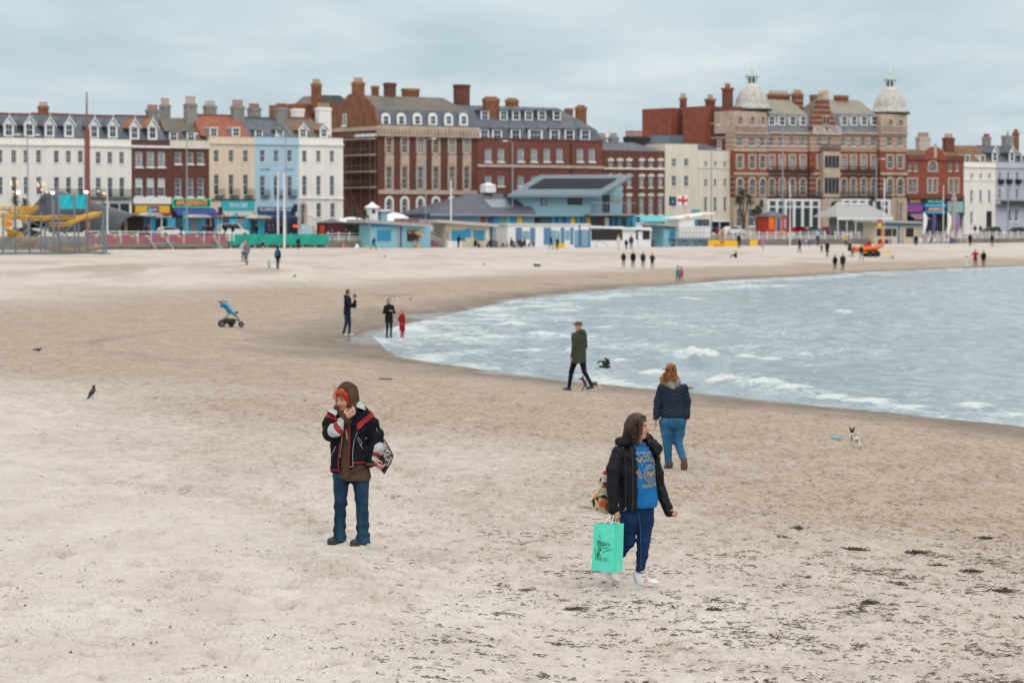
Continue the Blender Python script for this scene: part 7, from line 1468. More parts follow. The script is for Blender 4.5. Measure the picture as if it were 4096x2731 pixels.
# FOREGROUND FIGURES
def head_frame(fx,fy,pitch=0.0,roll=0.0):
 f=np.array((fx,fy,0.0));f/=np.linalg.norm(f);Y=f*math.cos(pitch)+np.array((0,0,-math.sin(pitch)));Z=np.array((0,0,math.cos(pitch)))+f*math.sin(pitch);X=np.cross(Y,Z)
 c,s_=math.cos(roll),math.sin(roll);return np.stack([X*c+Z*s_,Y,Z*c-X*s_],1)
def head_sdf(P,c,R,s=1.0):
 L=[q/s for q in to_local(P,c,R)];mir=[np.abs(L[0]),L[1],L[2]]
 d=sU(.03,ell(L,(0,-.014,.032),(.073,.090,.092)),ell(L,(0,.028,-.028),(.058,.060,.085)),ell(L,(0,.052,-.082),(.030,.030,.028)))
 d=su(d,ell(mir,(.034,.062,-.030),(.024,.024,.026)),.02)
 d=su(d,cap(mir,(.014,.088,.030),(.044,.070,.030),.010,.008),.012)
 d=-su(-d,ell(mir,(.031,.098,.012),(.019,.018,.013)),.010)
 d=su(d,ell(mir,(.031,.070,.010),(.013,.012,.010)),.004)
 d=su(d,chain(L,[(0,.086,.020),(0,.103,-.012),(0,.109,-.024)],[.007,.010,.0125],.01),.008);d=su(d,ell(mir,(.011,.094,-.027),(.009,.010,.008)),.006)
 d=su(d,ell(L,(0,.082,-.052),(.022,.012,.006)),.006);d=su(d,ell(L,(0,.080,-.064),(.019,.012,.007)),.005)
 d=su(d,ell(mir,(.075,-.008,-.002),(.010,.020,.030)),.008)
 return d*s
def head_pick(c,R,s=1.0):
 def f(x,y,z):
  L=[q/s for q in to_local((x,y,z),c,R)];ax=np.abs(L[0]);m=np.zeros(len(x),int);fr=L[1]>.055
  m[fr&(((ax-.036)/.022)**2+((L[2]+.030)/.020)**2<1)]=1;m[(L[1]>.098)&(np.abs(L[2]+.02)<.018)]=1
  m[(L[1]>.068)&(ax<.024)&(L[2]<-.045)&(L[2]>-.071)]=2
  m[(L[1]>.05)&(((ax-.032)/.0155)**2+((L[2]-.0095)/.0062)**2<1)]=3
  m[(L[1]>.05)&(ax>.013)&(ax<.052)&(np.abs(L[2]-.031+.12*np.maximum(ax-.036,0))<.0052)]=4
  return m
 return f
HEADM=[SKIN,SKINR,LIPS,EYED,BROW]
def hand_sdf(P,o,R,curl=.5,s=1.0,thumb=.5):
 """local x: thumb side, y: towards the fingertips, z: palm side"""
 L=[q/s for q in to_local(P,o,R)];d=rbox(L,(0,.045,.0),(.036,.045,.013),.012);ds=[]
 for i,(x0,ln)in enumerate(((.030,.070),(.010,.080),(-.010,.074),(-.029,.058))):
  p=np.array((x0,.086,.0));a=curl*.5+.1*i*curl;pts=[p]
  for k,q in enumerate((.45,.32,.23)):
   p=p+ln*q*np.array((x0*.6,math.cos(a),math.sin(a)));pts.append(p);a+=curl*.9
  ds.append(chain(L,pts,[.0095,.0088,.008,.007],.004))
 d=sU(.006,d,*ds);a=thumb
 d=su(d,chain(L,[(.030,.018,.006),(.056,.045,.018),(.060-.02*a,.068,.030),(.050-.03*a,.088,.036)],[.014,.011,.010,.008],.006),.012)
 return su(d,cap(L,(0,-.05,0),(0,.01,0),.025,.026),.02)*s
def folds(P,amp,fz_,fx=9.0,ph=0.0):
 w=np.sin(fz_*P[2]+2.6*np.sin(fx*P[0]+ph)+1.9*np.sin(11*P[1]+ph*2)+3*np.sin(3.1*P[2]+ph))
 return amp*(1.9*np.abs(w)-1.1)*(0.6+0.4*np.sin(5*P[2]+7*P[0]+ph))
def denim(name,dark,light,zlo,zhi,sc=3.5):
 return mat(name,dark,.9,spec=.12,scale=sc,col2=light,stretch=(1.6,1.6,.7),bump=.25,bscale=120)
def shoe_sdf(P,heel,dirv,L_,H_,w=.040,toe=0.0):
 """heel point on the ground, direction, length, collar height; toe > 0 pitches the foot with the heel up"""
 d=np.array((dirv[0],dirv[1],0.0));d/=np.linalg.norm(d);R=np.stack([np.array((-d[1],d[0],0)),d*math.cos(toe)+np.array((0,0,-math.sin(toe))),np.array((0,0,math.cos(toe)))+d*math.sin(toe)],1)
 Q=to_local(P,heel,R)
 up=sU(.03,ell(Q,(0,L_*.24,H_*.45),(w,L_*.26,H_*.62)),ell(Q,(0,L_*.66,.026),(w*1.12,L_*.36,.040)),cap(Q,(0,L_*.16,H_*.5),(0,L_*.16,H_*.9),w*.92,w*.95));up=np.maximum(up,-Q[2]+.006)
 return up,Q
def sole_sdf(Q,L_,w,th=.022):
 d=np.sqrt((Q[0]/(w*(1+.22*np.sin(np.clip(Q[1]/L_,0,1)*3.0))))**2+((Q[1]-L_*.5)/(L_*.53))**2)-1
 return np.maximum(d*w,np.abs(Q[2]-th/2+.004)-th/2)
def strand_part(name,lines,r,m,parent,n=5):
 b=MB()
 for ln in lines:b.tube(ln,[r*q for q in np.linspace(1,.35,len(ln))],n)
 return b.build(name,[m],parent,smooth=True)
def wrap_part(name,verts2d,faces,m,parent,o,ex,ez,dr,sdf,off=.004):
 """flat print laid on a garment: 2-D mesh moved along dr on to the surface sdf"""
 o,ex,ez,dr=(np.array(q,float)for q in(o,ex,ez,dr));v=np.array(verts2d,float);p=o+v[:,:1]*ex+v[:,1:2]*ez-dr*.25
 for _ in range(40):
  d=sdf([p[:,0],p[:,1],p[:,2]]);p=p+dr*np.clip(d-off,-.02,.05)[:,None]*.8
 ok=np.abs(sdf([p[:,0],p[:,1],p[:,2]])-off)<.006;faces=[q for q in faces if all(ok[list(q)])]
 return mobj(name,mesh_np(name,np.where(ok[:,None],p,p[ok].mean(0)),faces,[m],False),parent)
def text2d(txt,size,arc=0.0,shear=0.0):
 cu=bpy.data.curves.new('t','FONT');cu.body=txt;cu.size=size;cu.align_x='CENTER';cu.align_y='CENTER';cu.resolution_u=2;cu.shear=shear;cu.offset=size*.012
 t=bpy.data.objects.new('t',cu);COL.objects.link(t);me=bpy.data.meshes.new_from_object(t.evaluated_get(bpy.context.evaluated_depsgraph_get()));bpy.data.objects.remove(t)
 v=[(q.co.x,q.co.y)for q in me.vertices];f=[tuple(p.vertices)for p in me.polygons]
 if arc:v=[(x,y*(1+.0*x)-arc*x*x)for x,y in v]
 return v,f
def ring2d(cx,cz,r0,r1,n=28,sx=1.0,a0=0,a1=2*math.pi):
 v=[];f=[]
 for i in range(n+1):
  a=a0+(a1-a0)*i/n;v+=[(cx+r0*sx*math.cos(a),cz+r0*math.sin(a)),(cx+r1*sx*math.cos(a),cz+r1*math.sin(a))]
 return v,[(2*i,2*i+1,2*i+3,2*i+2)for i in range(n)]
def line2d(pts,w):
 v=[];f=[]
 for i,p in enumerate(pts):
  a,b=np.array(pts[max(i-1,0)]),np.array(pts[min(i+1,len(pts)-1)]);d=b-a;d=d/(np.linalg.norm(d)+1e-9);n=np.array((-d[1],d[0]))*w/2;v+=[tuple(np.array(p)+n),tuple(np.array(p)-n)]
 return v,[(2*i,2*i+1,2*i+3,2*i+2)for i in range(len(pts)-1)]
def join2d(*ms):
 V=[];F_=[]
 for v,f in ms:b=len(V);V+=list(v);F_+=[tuple(i+b for i in q)for q in f]
 return V,F_
 # woman with the mint bag
gx,gy,gz=ground(2532,2345);KB=695*gy/FPX/1.655
W=empty('person',(gx,gy,gz+.014),0,'woman in open black rain jacket and blue sweatshirt carrying a mint paper bag','person');W.scale=(KB,)*3
def B(zx,zy,y=0.0):return np.array(((zx-450)/864.0,y,(1490-zy)/864.0))
YAW=math.radians(40);Fd=np.array((math.sin(YAW),-math.cos(YAW),0));Rt=np.array((math.cos(YAW),math.sin(YAW),0))
hc=B(487,182,-.03);HR=head_frame(.93,-.36,.02);nk=B(480,330,0)
rh=B(277,858,-.215);HRr=frame((.75,-.5,0),(.12,.02,-1));lh=B(742,880,.08);HRl=frame((.3,-.9,.2),(.72,-.25,-.62))
def w_body(P):
 return sU(.02,head_sdf(P,hc,HR,.98),cap(P,nk+(0,.0,-.05),hc+(-.02,.02,-.04),.058,.052),hand_sdf(P,rh,HRr,1.25,.92),hand_sdf(P,lh,HRl,1.4,.85),etube(P,[.70,1.0,1.22,1.32],[.02,.03,.03,.03],[0,0,0,0],[.13,.13,.14,.07],[.09,.09,.1,.06],YAW))
sdf_obj('body',w_body,(-.34,-.36,.55),(.48,.26,1.70),.0068,HEADM,W,pick=head_pick(hc,HR,.98))
def w_shirt(P):
 d=etube(P,[.745,.765,.80,.95,1.12,1.26,1.335,1.365],[.085,.085,.085,.07,.06,.05,.04,.04],[-.0]*8,[.150,.158,.168,.165,.165,.15,.09,.068],[.120,.126,.134,.132,.132,.105,.078,.066],YAW)
 return d+folds(P,.0035,17,6)*np.clip((P[2]-.8)/.1,0,1)
SWB=mat('blue_sweatshirt',(0.008,0.105,0.30),.9,scale=7,col2=(0.016,0.165,0.41),bump=.2,bscale=150,spec=.12)
sw=sdf_obj('sweatshirt',lambda P:np.maximum(w_shirt(P),-ell(P,nk+(0,0,.02),(.058,.058,.05))),(-.16,-.2,.73),(.32,.2,1.40),.0085,SWB,W)
sdf_obj('neckband',lambda P:np.maximum(np.maximum(w_shirt(P)-.005,-ell(P,nk+(0,0,.02),(.056,.056,.05))),ell(P,nk+(.005,0,.01),(.084,.084,.062))),(-.08,-.12,1.27),(.16,.12,1.40),.006,mat('navy_rib',(.012,.06,.19),.9,.1),sw)
def w_jacket(P):
 tor=etube(P,[.66,.72,.95,1.12,1.26,1.33,1.36],[.03,.03,.02,.015,.015,.02,.02],[.0]*7,[.190,.190,.186,.186,.178,.115,.085],[.148,.148,.140,.140,.118,.095,.078],YAW)
 lat=(P[0]-.045)*Rt[0]+P[1]*Rt[1];fr=(P[0]-.045)*Fd[0]+P[1]*Fd[1]
 hem=np.where(lat<0,.725,.63);tor=np.maximum(tor,hem-P[2])
 r_arm=chain(P,[B(325,385,-.10),B(284,520,-.145),B(277,650,-.165),B(280,850,-.205)],[.066,.066,.060,.048],.03);l_arm=chain(P,[B(610,400,.12),B(650,560,.165),B(672,690,.17),B(752,895,.075)],[.062,.060,.056,.048],.03)
 d=sU(.035,tor,r_arm,l_arm)+folds(P,.0065,24,8)+folds(P,.003,47,13,1.0)
 op=np.maximum(np.maximum(-(lat+.088+.018*np.clip((1.3-P[2])/.6,0,1)),lat-.185),-fr+.02)
 return np.maximum(d,-op+.0)
BLK=mat('black_rain_jacket',(0.0045,0.005,0.0075),.6,scale=6,col2=(0.010,0.0115,0.017),bump=.3,bscale=25,spec=.18)
jk=sdf_obj('jacket',lambda P:np.maximum(w_jacket(P),-w_shirt(P)-.012),(-.36,-.34,.60),(.46,.30,1.42),.0095,BLK,W)
def w_hood(P):
 a=sU(.03,ell(P,B(368,300,-.05),(.085,.09,.042),rotm(0,.25,0)),cap(P,B(330,318,-.09),B(428,275,-.06),.036,.04),cap(P,B(415,275,.02),B(440,262,.08),.05,.045))
 b=sU(.025,cap(P,B(545,300,.02),B(668,358,.03),.040,.036),cap(P,B(570,285,.1),B(650,350,.11),.05,.04),ell(P,B(640,390,.02),(.05,.06,.03),rotm(0,.9,0)),cap(P,B(440,262,.1),B(560,275,.11),.05))
 return sU(.03,a,b)+folds(P,.004,40,15)
sdf_obj('jacket_hood',lambda P:np.maximum(w_hood(P),-np.maximum(ell(P,nk+(.02,-.03,.05),(.082,.085,.12)),-.5)),(-.22,-.22,1.15),(.36,.26,1.48),.0085,BLK,jk)
b=MB();b.tube([B(432,335,-.165),B(438,500,-.19),B(440,700,-.195),B(436,862,-.195)],.006,5);b.tube([B(375,380,-.2),B(382,600,-.215),B(378,850,-.215)],.004,5);b.build('zip_edge',[mat('charcoal_zip',(.012,.012,.014),.5,.1)],jk);MB().sphere(B(311,330,-.125),.007,8).sphere(B(368,853,-.22),.006,8).build('press_stud',[RIM],jk)
MB().box(*(lambda p:(p[0]-.004,p[0]+.004,p[1]-.004,p[1]+.004,p[2]-.012,p[2]+.012))(B(380,838,-.225))).build('zip_pull',[RIM],jk)
def w_jeans(P):
 rl=chain(P,[B(408,850,-.03),B(415,960,-.045),B(412,1120,-.05),B(345,1220,.05),B(248,1345,.17)],[.094,.088,.062,.058,.043],.02)
 ll=chain(P,[B(545,850,.03),B(545,960,.01),B(535,1120,-.03),B(525,1240,-.015),B(508,1362,-.01)],[.092,.088,.064,.055,.042],.02)
 d=su(np.minimum(rl,ll),ell(P,B(475,840,.01),(.145,.12,.11)),.03)
 kz=np.exp(-((P[2]-.40)/.10)**2)+np.exp(-((P[2]-.16)/.05)**2)+.35
 return d+.0032*np.sin(95*P[2]+2*np.sin(14*P[0]))*kz*.6+folds(P,.003,30,12)
jn=sdf_obj('jeans',w_jeans,(-.36,-.2,.10),(.28,.27,.86),.0085,denim('dark_blue_denim',(0.006,0.020,0.060),(0.016,0.052,0.125),0,1),W)
MB().tube([B(492,880,-.11),B(505,1000,-.115),B(510,1150,-.105),B(512,1345,-.06)],.003,4).build('seam',[mat('denim_seam',(.05,.10,.19),.9,.1)],jn)
SHW=mat('white_leather',(.70,.71,.71),.5,.05,8);SHP=mat('pink_leather',(.62,.33,.33),.6,.06,8);SHG=mat('grey_leather',(.36,.39,.45),.6,.06,8);SOLE=mat('white_rubber',(.62,.63,.63),.6,.05)
def trainer(heel,dv,toe,nm='shoe'):
 L_,H_=.245,.125
 def up(P):return shoe_sdf(P,heel,dv,L_,H_,.042,toe)[0]
 def pk(x,y,z):
  Q=shoe_sdf((x,y,z),heel,dv,L_,H_,.042,toe)[1];t=Q[1]/L_;m=np.zeros(len(x),int)
  m[(t>.52)&(Q[2]<.034+.02*np.maximum(.8-t,0))&(np.abs(Q[0])>.012-.03*(t-.85))]=1;m[(t>.42)&(t<.6)&(Q[2]<.07)&(np.abs(Q[0])>.022)]=1;m[(t<.08)&(Q[2]<.075)]=2;m[(t>.32)&(t<.52)&(Q[2]>.075)&(Q[2]<.098)]=2
  return m
 h3=np.array(heel);lo,hi=h3-.13+(0,0,.04),h3+.13+(0,0,.12);d=np.array((dv[0],dv[1],0))/np.hypot(*dv[:2]);lo=np.minimum(lo,lo+d*.2)-(0,0,.18 if toe else 0);hi=np.maximum(hi,hi+d*.2)
 o=sdf_obj(nm,up,lo,hi,.006,[SHW,SHP,SHG],W,pick=pk);sdf_obj('sole',lambda P:sole_sdf(shoe_sdf(P,heel,dv,L_,H_,.042,toe)[1],L_,.046,.030),lo-(0,0,.03),hi,.006,SOLE,o)
 def fp(x,y,z):
  c,s_=math.cos(toe),math.sin(toe);Y=np.array((d[0]*c,d[1]*c,-s_));Z=np.array((d[0]*s_,d[1]*s_,c));X=np.array((-d[1],d[0],0));return h3+X*x+Y*y+Z*z
 bl=MB()
 for k in range(4):t=.40+.09*k;zt=.118-.02*k;bl.tube([fp(-.022,L_*t,zt-.012),fp(0,L_*(t+.03),zt),fp(.022,L_*t,zt-.012)],.004,5)
 bl.tube([fp(.0,L_*.42,.12),fp(.03,L_*.5,.125),fp(.045,L_*.56,.085),fp(.02,L_*.5,.10)],.0035,5);bl.tube([fp(.0,L_*.42,.12),fp(-.03,L_*.52,.12),fp(-.045,L_*.6,.07)],.0035,5);bl.build('laces',[SHW],o)
 st=MB();st.tube([fp(-.043,L_*.2,.128),fp(-.04,L_*.36,.132),fp(-.0,L_*.43,.136),fp(.04,L_*.36,.132),fp(.043,L_*.2,.128)],.011,6);st.build('ankle_strap',[mat('tan_strap',(.52,.42,.26),.7,.1)],o)
trainer(B(470,1490,.03),(.86,-.42),.0);trainer(B(186,1375,.24),(.62,-.40),.62)
HB_=mat('brown_hair',(0.026,0.014,0.010),.55,scale=22,col2=(0.085,0.044,0.027),stretch=(1,1,.14),spec=.35)
def w_hair(P):
 L=to_local(P,hc,HR);d=ell(L,(0,-.016,.040),(.088,.100,.096));d=su(d,ell(P,B(430,205,.0),(.066,.075,.115),rotm(0,.30,0)),.04);d=su(d,cap(P,B(425,180,-.02),B(385,262,.0),.05,.02),.03);d=su(d,cap(P,B(470,200,-.09),B(488,322,-.09),.034,.012),.03);d=su(d,cap(P,B(440,200,-.05),B(450,305,-.07),.045,.016),.03)
 face=np.maximum(ell(L,(0.0,.105,-.03),(.078,.075,.105)),-L[1]+.045-.1*np.maximum(L[2],0));d=np.maximum(d,-face)
 return d+.0028*np.sin(150*L[0]+70*L[1]+6*np.sin(14*L[2]))+.002*np.sin(260*L[1]+9*L[2])
ho=sdf_obj('hair',w_hair,(-.18,-.2,1.28),(.17,.16,1.70),.006,HB_,W);rg=random.Random(4);ln=[]
for k in range(34):
 a=rg.uniform(0,1);st_=B(440+60*a,100+rg.uniform(0,40),-.10+rg.uniform(-.02,.03));en=B(360+130*a+rg.uniform(-15,15),255+60*a+rg.uniform(-20,15),-.08+rg.uniform(-.03,.04));mid=(st_+en)/2+np.array((rg.uniform(-.02,.02),-.04,.0));ln.append([st_,mid,en])
for k in range(9):ln.append([B(525+rg.uniform(-12,8),118,-.11),B(520+rg.uniform(-8,8),180,-.125),B(508+rg.uniform(-12,10),245+rg.uniform(-15,20),-.11)])
for k in range(8):ln.append([B(490,88+k*3,-.06),B(525+k*2,84+rg.uniform(-6,8),-.08),B(556,96+rg.uniform(-8,10),-.085)])
for k in range(7):ln.append([B(400,225,-.02),B(375,245,-.03),B(345+rg.uniform(0,15),252+rg.uniform(-3,8),-.03)])
strand_part('hair_strands',ln,.0032,HB_,ho)
exs=Rt;ezs=np.array((0,0,1.0));po=B(540,560,0)-np.array((0,0,0));po=np.array((.05,.0,B(0,545)[2]));YEL=mat('gold_print',(.52,.33,.06),.8,scale=40,col2=(.30,.26,.11));WHP=mat('cream_print',(.55,.45,.34),.8,.1)
S1=1/864/.80
def T2(zx,zy):return((zx-540)*S1+.005,(545-zy)/864)
v,f=text2d('VANCOUVER',.074,arc=1.6);v=[(x*.86+T2(534,438)[0],y*1.05+T2(0,436)[1])for x,y in v];wrap_part('print_lettering',v,f,YEL,sw,po,exs,ezs,-Fd,w_shirt)
v,f=text2d('Vultures',.056,shear=.35);v=[(x+T2(548,655)[0],y+T2(0,655)[1]+.12*x)for x,y in v];wrap_part('print_lettering',v,f,YEL,sw,po,exs,ezs,-Fd,w_shirt)
v,f=text2d('ATHLETIC DEPT',.018);v=[(x*1.5+T2(535,388)[0],y+T2(0,388)[1])for x,y in v];wrap_part('print_lettering',v,f,WHP,sw,po,exs,ezs,-Fd,w_shirt)
cx,cz=T2(556,560);em=join2d(ring2d(cx,cz,.079,.086,sx=.92),ring2d(cx,cz,.068,.070,sx=.92),line2d([(cx-.05,cz+.02),(cx-.04,cz+.045),(cx,cz+.062),(cx+.04,cz+.045),(cx+.05,cz+.02),(cx+.03,cz-.04),(cx,cz-.065),(cx-.03,cz-.04),(cx-.05,cz+.02)],.005),*[line2d([(cx+s_*.008,cz+.006-k*.006),(cx+s_*.03,cz+.022-k*.009),(cx+s_*(.058-k*.005),cz+.014-k*.013)],.006)for s_ in(-1,1)for k in range(4)],ring2d(cx,cz-.012,0.0,.014,10),line2d([(cx,cz-.02),(cx-.012,cz-.045),(cx+.012,cz-.045),(cx,cz-.02)],.006),line2d([T2(432,397),T2(470,402),T2(520,397),T2(580,405),T2(632,408)],.005))
wrap_part('print_emblem',*em,YEL,sw,po,exs,ezs,-Fd,w_shirt)
stars=[]
for sx_,sz_ in((493,482),(510,462),(527,452),(588,458),(603,470),(618,490)):
 q=T2(sx_,sz_);P5=[(q[0]+(.009 if i%2==0 else .004)*math.sin(i*math.pi/5),q[1]+(.009 if i%2==0 else .004)*math.cos(i*math.pi/5))for i in range(10)];stars.append((P5,[tuple(range(10))[::-1]]))
lau=[line2d([T2(455+4*k,520+12*k),T2(470+4*k,512+12*k)],.006)for k in range(7)]+[line2d([T2(452+5*k,528+12*k),T2(446+4*k,518+12*k)],.005)for k in range(7)]
wrap_part('print_stars',*join2d(*stars,*lau),YEL,sw,po,exs,ezs,-Fd,w_shirt)
# the mint paper bag (held: a thing of its own)
BG=empty('paper_bag',(gx,gy,gz),0,'mint green paper carrier bag with black print held by the woman in black jacket','bag');BG.scale=(KB,)*3
MINT=mat('mint_paper',(.075,.63,.45),.65,scale=5,col2=(.10,.70,.515),bump=.15,bscale=14)
TL_,TE_,TR_,TB_=B(118,940,-.30),B(290,940,-.385),B(365,943,-.25),B(193,943,-.165);BL_,BE_,BR_,BB_=B(100,1322,-.30),B(268,1336,-.385),B(355,1328,-.25),B(187,1316,-.165)
b=MB();n=8;V=[];F_=[]
for i in range(n+1):
 for j in range(n+1):
  s_,t_=i/n,j/n;p=(TL_*(1-s_)+TE_*s_)*(1-t_)+(BL_*(1-s_)+BE_*s_)*t_;nr=np.array((-.45,-.89,0));p=p+nr*.006*math.sin(math.pi*s_)*math.sin(math.pi*t_)*(1+.8*math.sin(5*s_+7*t_))+(np.array((0,0,.004*math.sin(9*s_)))if j==0 else 0);V.append(p)
for i in range(n):
 for j in range(n):F_.append((i*(n+1)+j,i*(n+1)+j+1,(i+1)*(n+1)+j+1,(i+1)*(n+1)+j))
b.add(V,F_);TM,BM=(TE_+TR_)/2,(BE_+BR_)/2;inn=np.array((-.018,.008,0));KM=TM*.22+BM*.78+inn
b.quad(TE_,KM*0+(TE_*.3+BE_*.7),KM,TM+inn);b.quad(TM+inn,KM,TR_*.3+BR_*.7,TR_);b.add([TE_*.3+BE_*.7,BE_,BM,KM],[(0,1,2,3)]);b.add([KM,BM,BR_,TR_*.3+BR_*.7],[(0,1,2,3)])
b.quad(TL_,TB_,BB_,BL_);b.quad(TB_,TR_,BR_,BB_);b.quad(BL_,BB_,BR_,BE_);bagb=b.build('bag_body',[MINT],BG,smooth=False)
ex=(TE_-TL_);W_=np.linalg.norm(ex);ex/=W_;ezb=(TL_-BL_);ezb-=ex*(ezb@ex);ezb/=np.linalg.norm(ezb);nb=np.cross(ex,ezb)
nb=nb if nb[1]<0 else-nb
def on_bag(zx,zy,off=.012):
 t_=(zy-940)/390.0;l_,r_=118-18*t_,290-22*t_;s_=(zx-l_)/(r_-l_);return(TL_*(1-s_)+TE_*s_)*(1-t_)+(BL_*(1-s_)+BE_*s_)*t_+nb*off
INKB=mat('black_ink',(.012,.016,.016),.7,0)
def bag_text(txt,zx,zy,size,shear=0,width=None,rot=0):
 o=text_part(txt,size,INKB,bagb,(0,0,0),ext=.0004,width=None,shear=shear);c,s_=math.cos(rot),math.sin(rot);X,Z=ex*c+ezb*s_,ezb*c-ex*s_;k=1.0
 if width:xs=[q.co.x for q in o.data.vertices];k=width/(max(xs)-min(xs))
 p=on_bag(zx,zy);o.matrix_local=Matrix(((X[0]*k,Z[0],nb[0],p[0]),(X[1]*k,Z[1],nb[1],p[1]),(X[2]*k,Z[2],nb[2],p[2]),(0,0,0,1)))
bag_text("Bibi's",212,1102,.056,width=.094);bag_text('Boutique',208,1133,.018,.5);bag_text("& CoCo's",230,1152,.026,.4,rot=.32);bag_text('21 St Alban Street,',212,1217,.0095);bag_text('Weymouth',212,1227,.0095);bag_text('www.bibisboutique.co.uk',212,1238,.0095)
b=MB()
for ln in([(132,1240),(138,1200),(133,1150)],[(145,1240),(150,1180),(165,1130),(172,1060),(170,1030)],[(155,1240),(152,1190),(158,1150),(150,1100),(143,1075)],[(165,1240),(158,1195),(170,1150),(174,1125)],[(178,1240),(172,1205),(165,1170)],[(160,1160),(155,1130),(158,1090)]):b.tube([on_bag(*q,.010)for q in ln],.0017,4)
for q,r in(((158,1088),.0085),((174,1152),.0095),((133,1148),.006),((174,1126),.005),((158,1190),.006),((165,1035),.004),((138,1215),.004),((172,1222),.005)):b.sphere(on_bag(*q,.010),r,8,sq=(1,.35,1))
b.build('flower_print',[INKB],bagb)
b=MB();top_=B(272,885,-.235)
for a,c in((B(205,940,-.34),B(255,940,-.365)),(B(250,943,-.24),B(298,942,-.225))):b.tube([a,(a+top_)/2+(-.012,0,.01),top_+(-.008,0,.005),top_+(.012,0,.005),(c+top_)/2+(.012,0,.012),c],.0038,6)
b.build('handle',[WHITE],BG)
# printed tote on the far shoulder
TB=empty('tote_bag',(gx,gy,gz),0,'printed canvas tote in cream red and orange hanging behind the woman in black','bag');TB.scale=(KB,)*3
mt=bpy.data.materials.new('tote_print');mt.use_nodes=True;t=mt.node_tree;bs=t.nodes['Principled BSDF'];tc=t.nodes.new('ShaderNodeTexCoord');vo=t.nodes.new('ShaderNodeTexVoronoi');vo.inputs['Scale'].default_value=30;t.links.new(tc.outputs['Object'],vo.inputs['Vector']);rp=t.nodes.new('ShaderNodeValToRGB');sp_=t.nodes.new('ShaderNodeSeparateColor');t.links.new(vo.outputs['Color'],sp_.inputs[0]);t.links.new(sp_.outputs[0],rp.inputs[0]);t.links.new(rp.outputs[0],bs.inputs['Base Color']);bs.inputs['Roughness'].default_value=.85
rp.color_ramp.interpolation='CONSTANT';el=rp.color_ramp.elements;el[0].color=(.55,.45,.30,1);el[1].position=.34;el[1].color=(.45,.30,.16,1)
for p,c in((.46,(.50,.55,.52,1)),(.58,(.42,.05,.03,1)),(.68,(.015,.014,.016,1)),(.80,(.58,.48,.34,1)),(.9,(.60,.16,.03,1))):q=el.new(p);q.color=c
def tote(P):
 zs=[B(0,q)[2]for q in(893,850,780,650,520,500)];return etube(P,zs,[B(q,0)[0]for q in(228,190,178,205,232,238)],[.06]*6,[.03,.085,.10,.062,.02,.012],[.02,.045,.055,.04,.015,.01])+folds(P,.004,20,22)
sdf_obj('canvas',tote,(-.46,-.06,.66),(-.1,.2,1.17),.008,mt,TB)
MB().tube([B(236,515,.05),B(246,470,.02),B(262,400,-.02),B(300,360,-.05)],.007,6).build('strap',[mat('cream_strap',(.6,.55,.45),.8,.1)],TB)
MB().sphere(B(198,800,-.0),.034,10,sq=(1.2,.35,1)).build('print_patch',[mat('vermilion',(.55,.10,.02),.8,.15)],TB);MB().sphere(B(205,745,.005),.03,10,sq=(1.0,.35,.6)).build('print_patch',[mat('print_black',(.015,.014,.016),.8,.1)],TB)
# hooded woman with red hair
gx,gy,gz=ground(1402,2180);KA=645*gy/FPX/1.64
W=empty('person',(gx,gy,gz+.012),0,'red haired woman in brown hoodie and black jacket with red bands, hand at her collar','person');W.scale=(KA,)*3
def A(zx,zy,y=0.0):return np.array(((zx-330)/856.0,y,(1490-zy)/856.0))
hc=A(272,222,-.02);HR=head_frame(-.40,-.86,.22,-.06);rh=A(298,372,-.215);HRr=frame((-.45,-.25,.75),(.78,.22,.62));lh=A(536,772,-.10);HRl=frame((.5,-.6,.5),(.85,-.1,-.5))
def h_body(P):return sU(.02,head_sdf(P,hc,HR,1.01),cap(P,A(290,330,.01),hc+(.01,.02,-.04),.058,.052),hand_sdf(P,rh,HRr,.55,.98),hand_sdf(P,lh,HRl,.9,.9),etube(P,[.74,1.0,1.22,1.33],[-.02,-.03,-.03,-.03],[0]*4,[.13,.13,.14,.07],[.09,.09,.1,.06]))
sdf_obj('body',h_body,(-.24,-.30,.68),(.36,.2,1.68),.0068,HEADM,W,pick=head_pick(hc,HR,1.01))
MB().sphere(A(371,302,-.225),.011,8).tube([A(362,296,-.21),A(372,300,-.222),A(380,306,-.21)],.005,6).build('ring',[mat('silver',(.6,.6,.6),.25,0,metal=.9)],W)
BRN=mat('brown_hoodie',(0.060,0.035,0.022),.9,scale=8,col2=(0.105,0.064,0.042),bump=.25,bscale=120,spec=.1)
def h_hoodie(P):
 d=etube(P,[.655,.69,.78,.95,1.12,1.26,1.34],[.02,.02,.02,.0,-.02,-.03,-.03],[-.005]*7,[.188,.194,.176,.160,.155,.14,.085],[.128,.132,.126,.118,.112,.1,.078]);z0=.665-.055*np.exp(-((P[0]-.04)/.07)**2)+.03*np.clip(-P[0]/.15,-1,1)
 return np.maximum(d+folds(P,.006,14,10),z0-P[2])
hd=sdf_obj('hoodie',h_hoodie,(-.24,-.18,.58),(.28,.18,1.38),.0085,BRN,W)
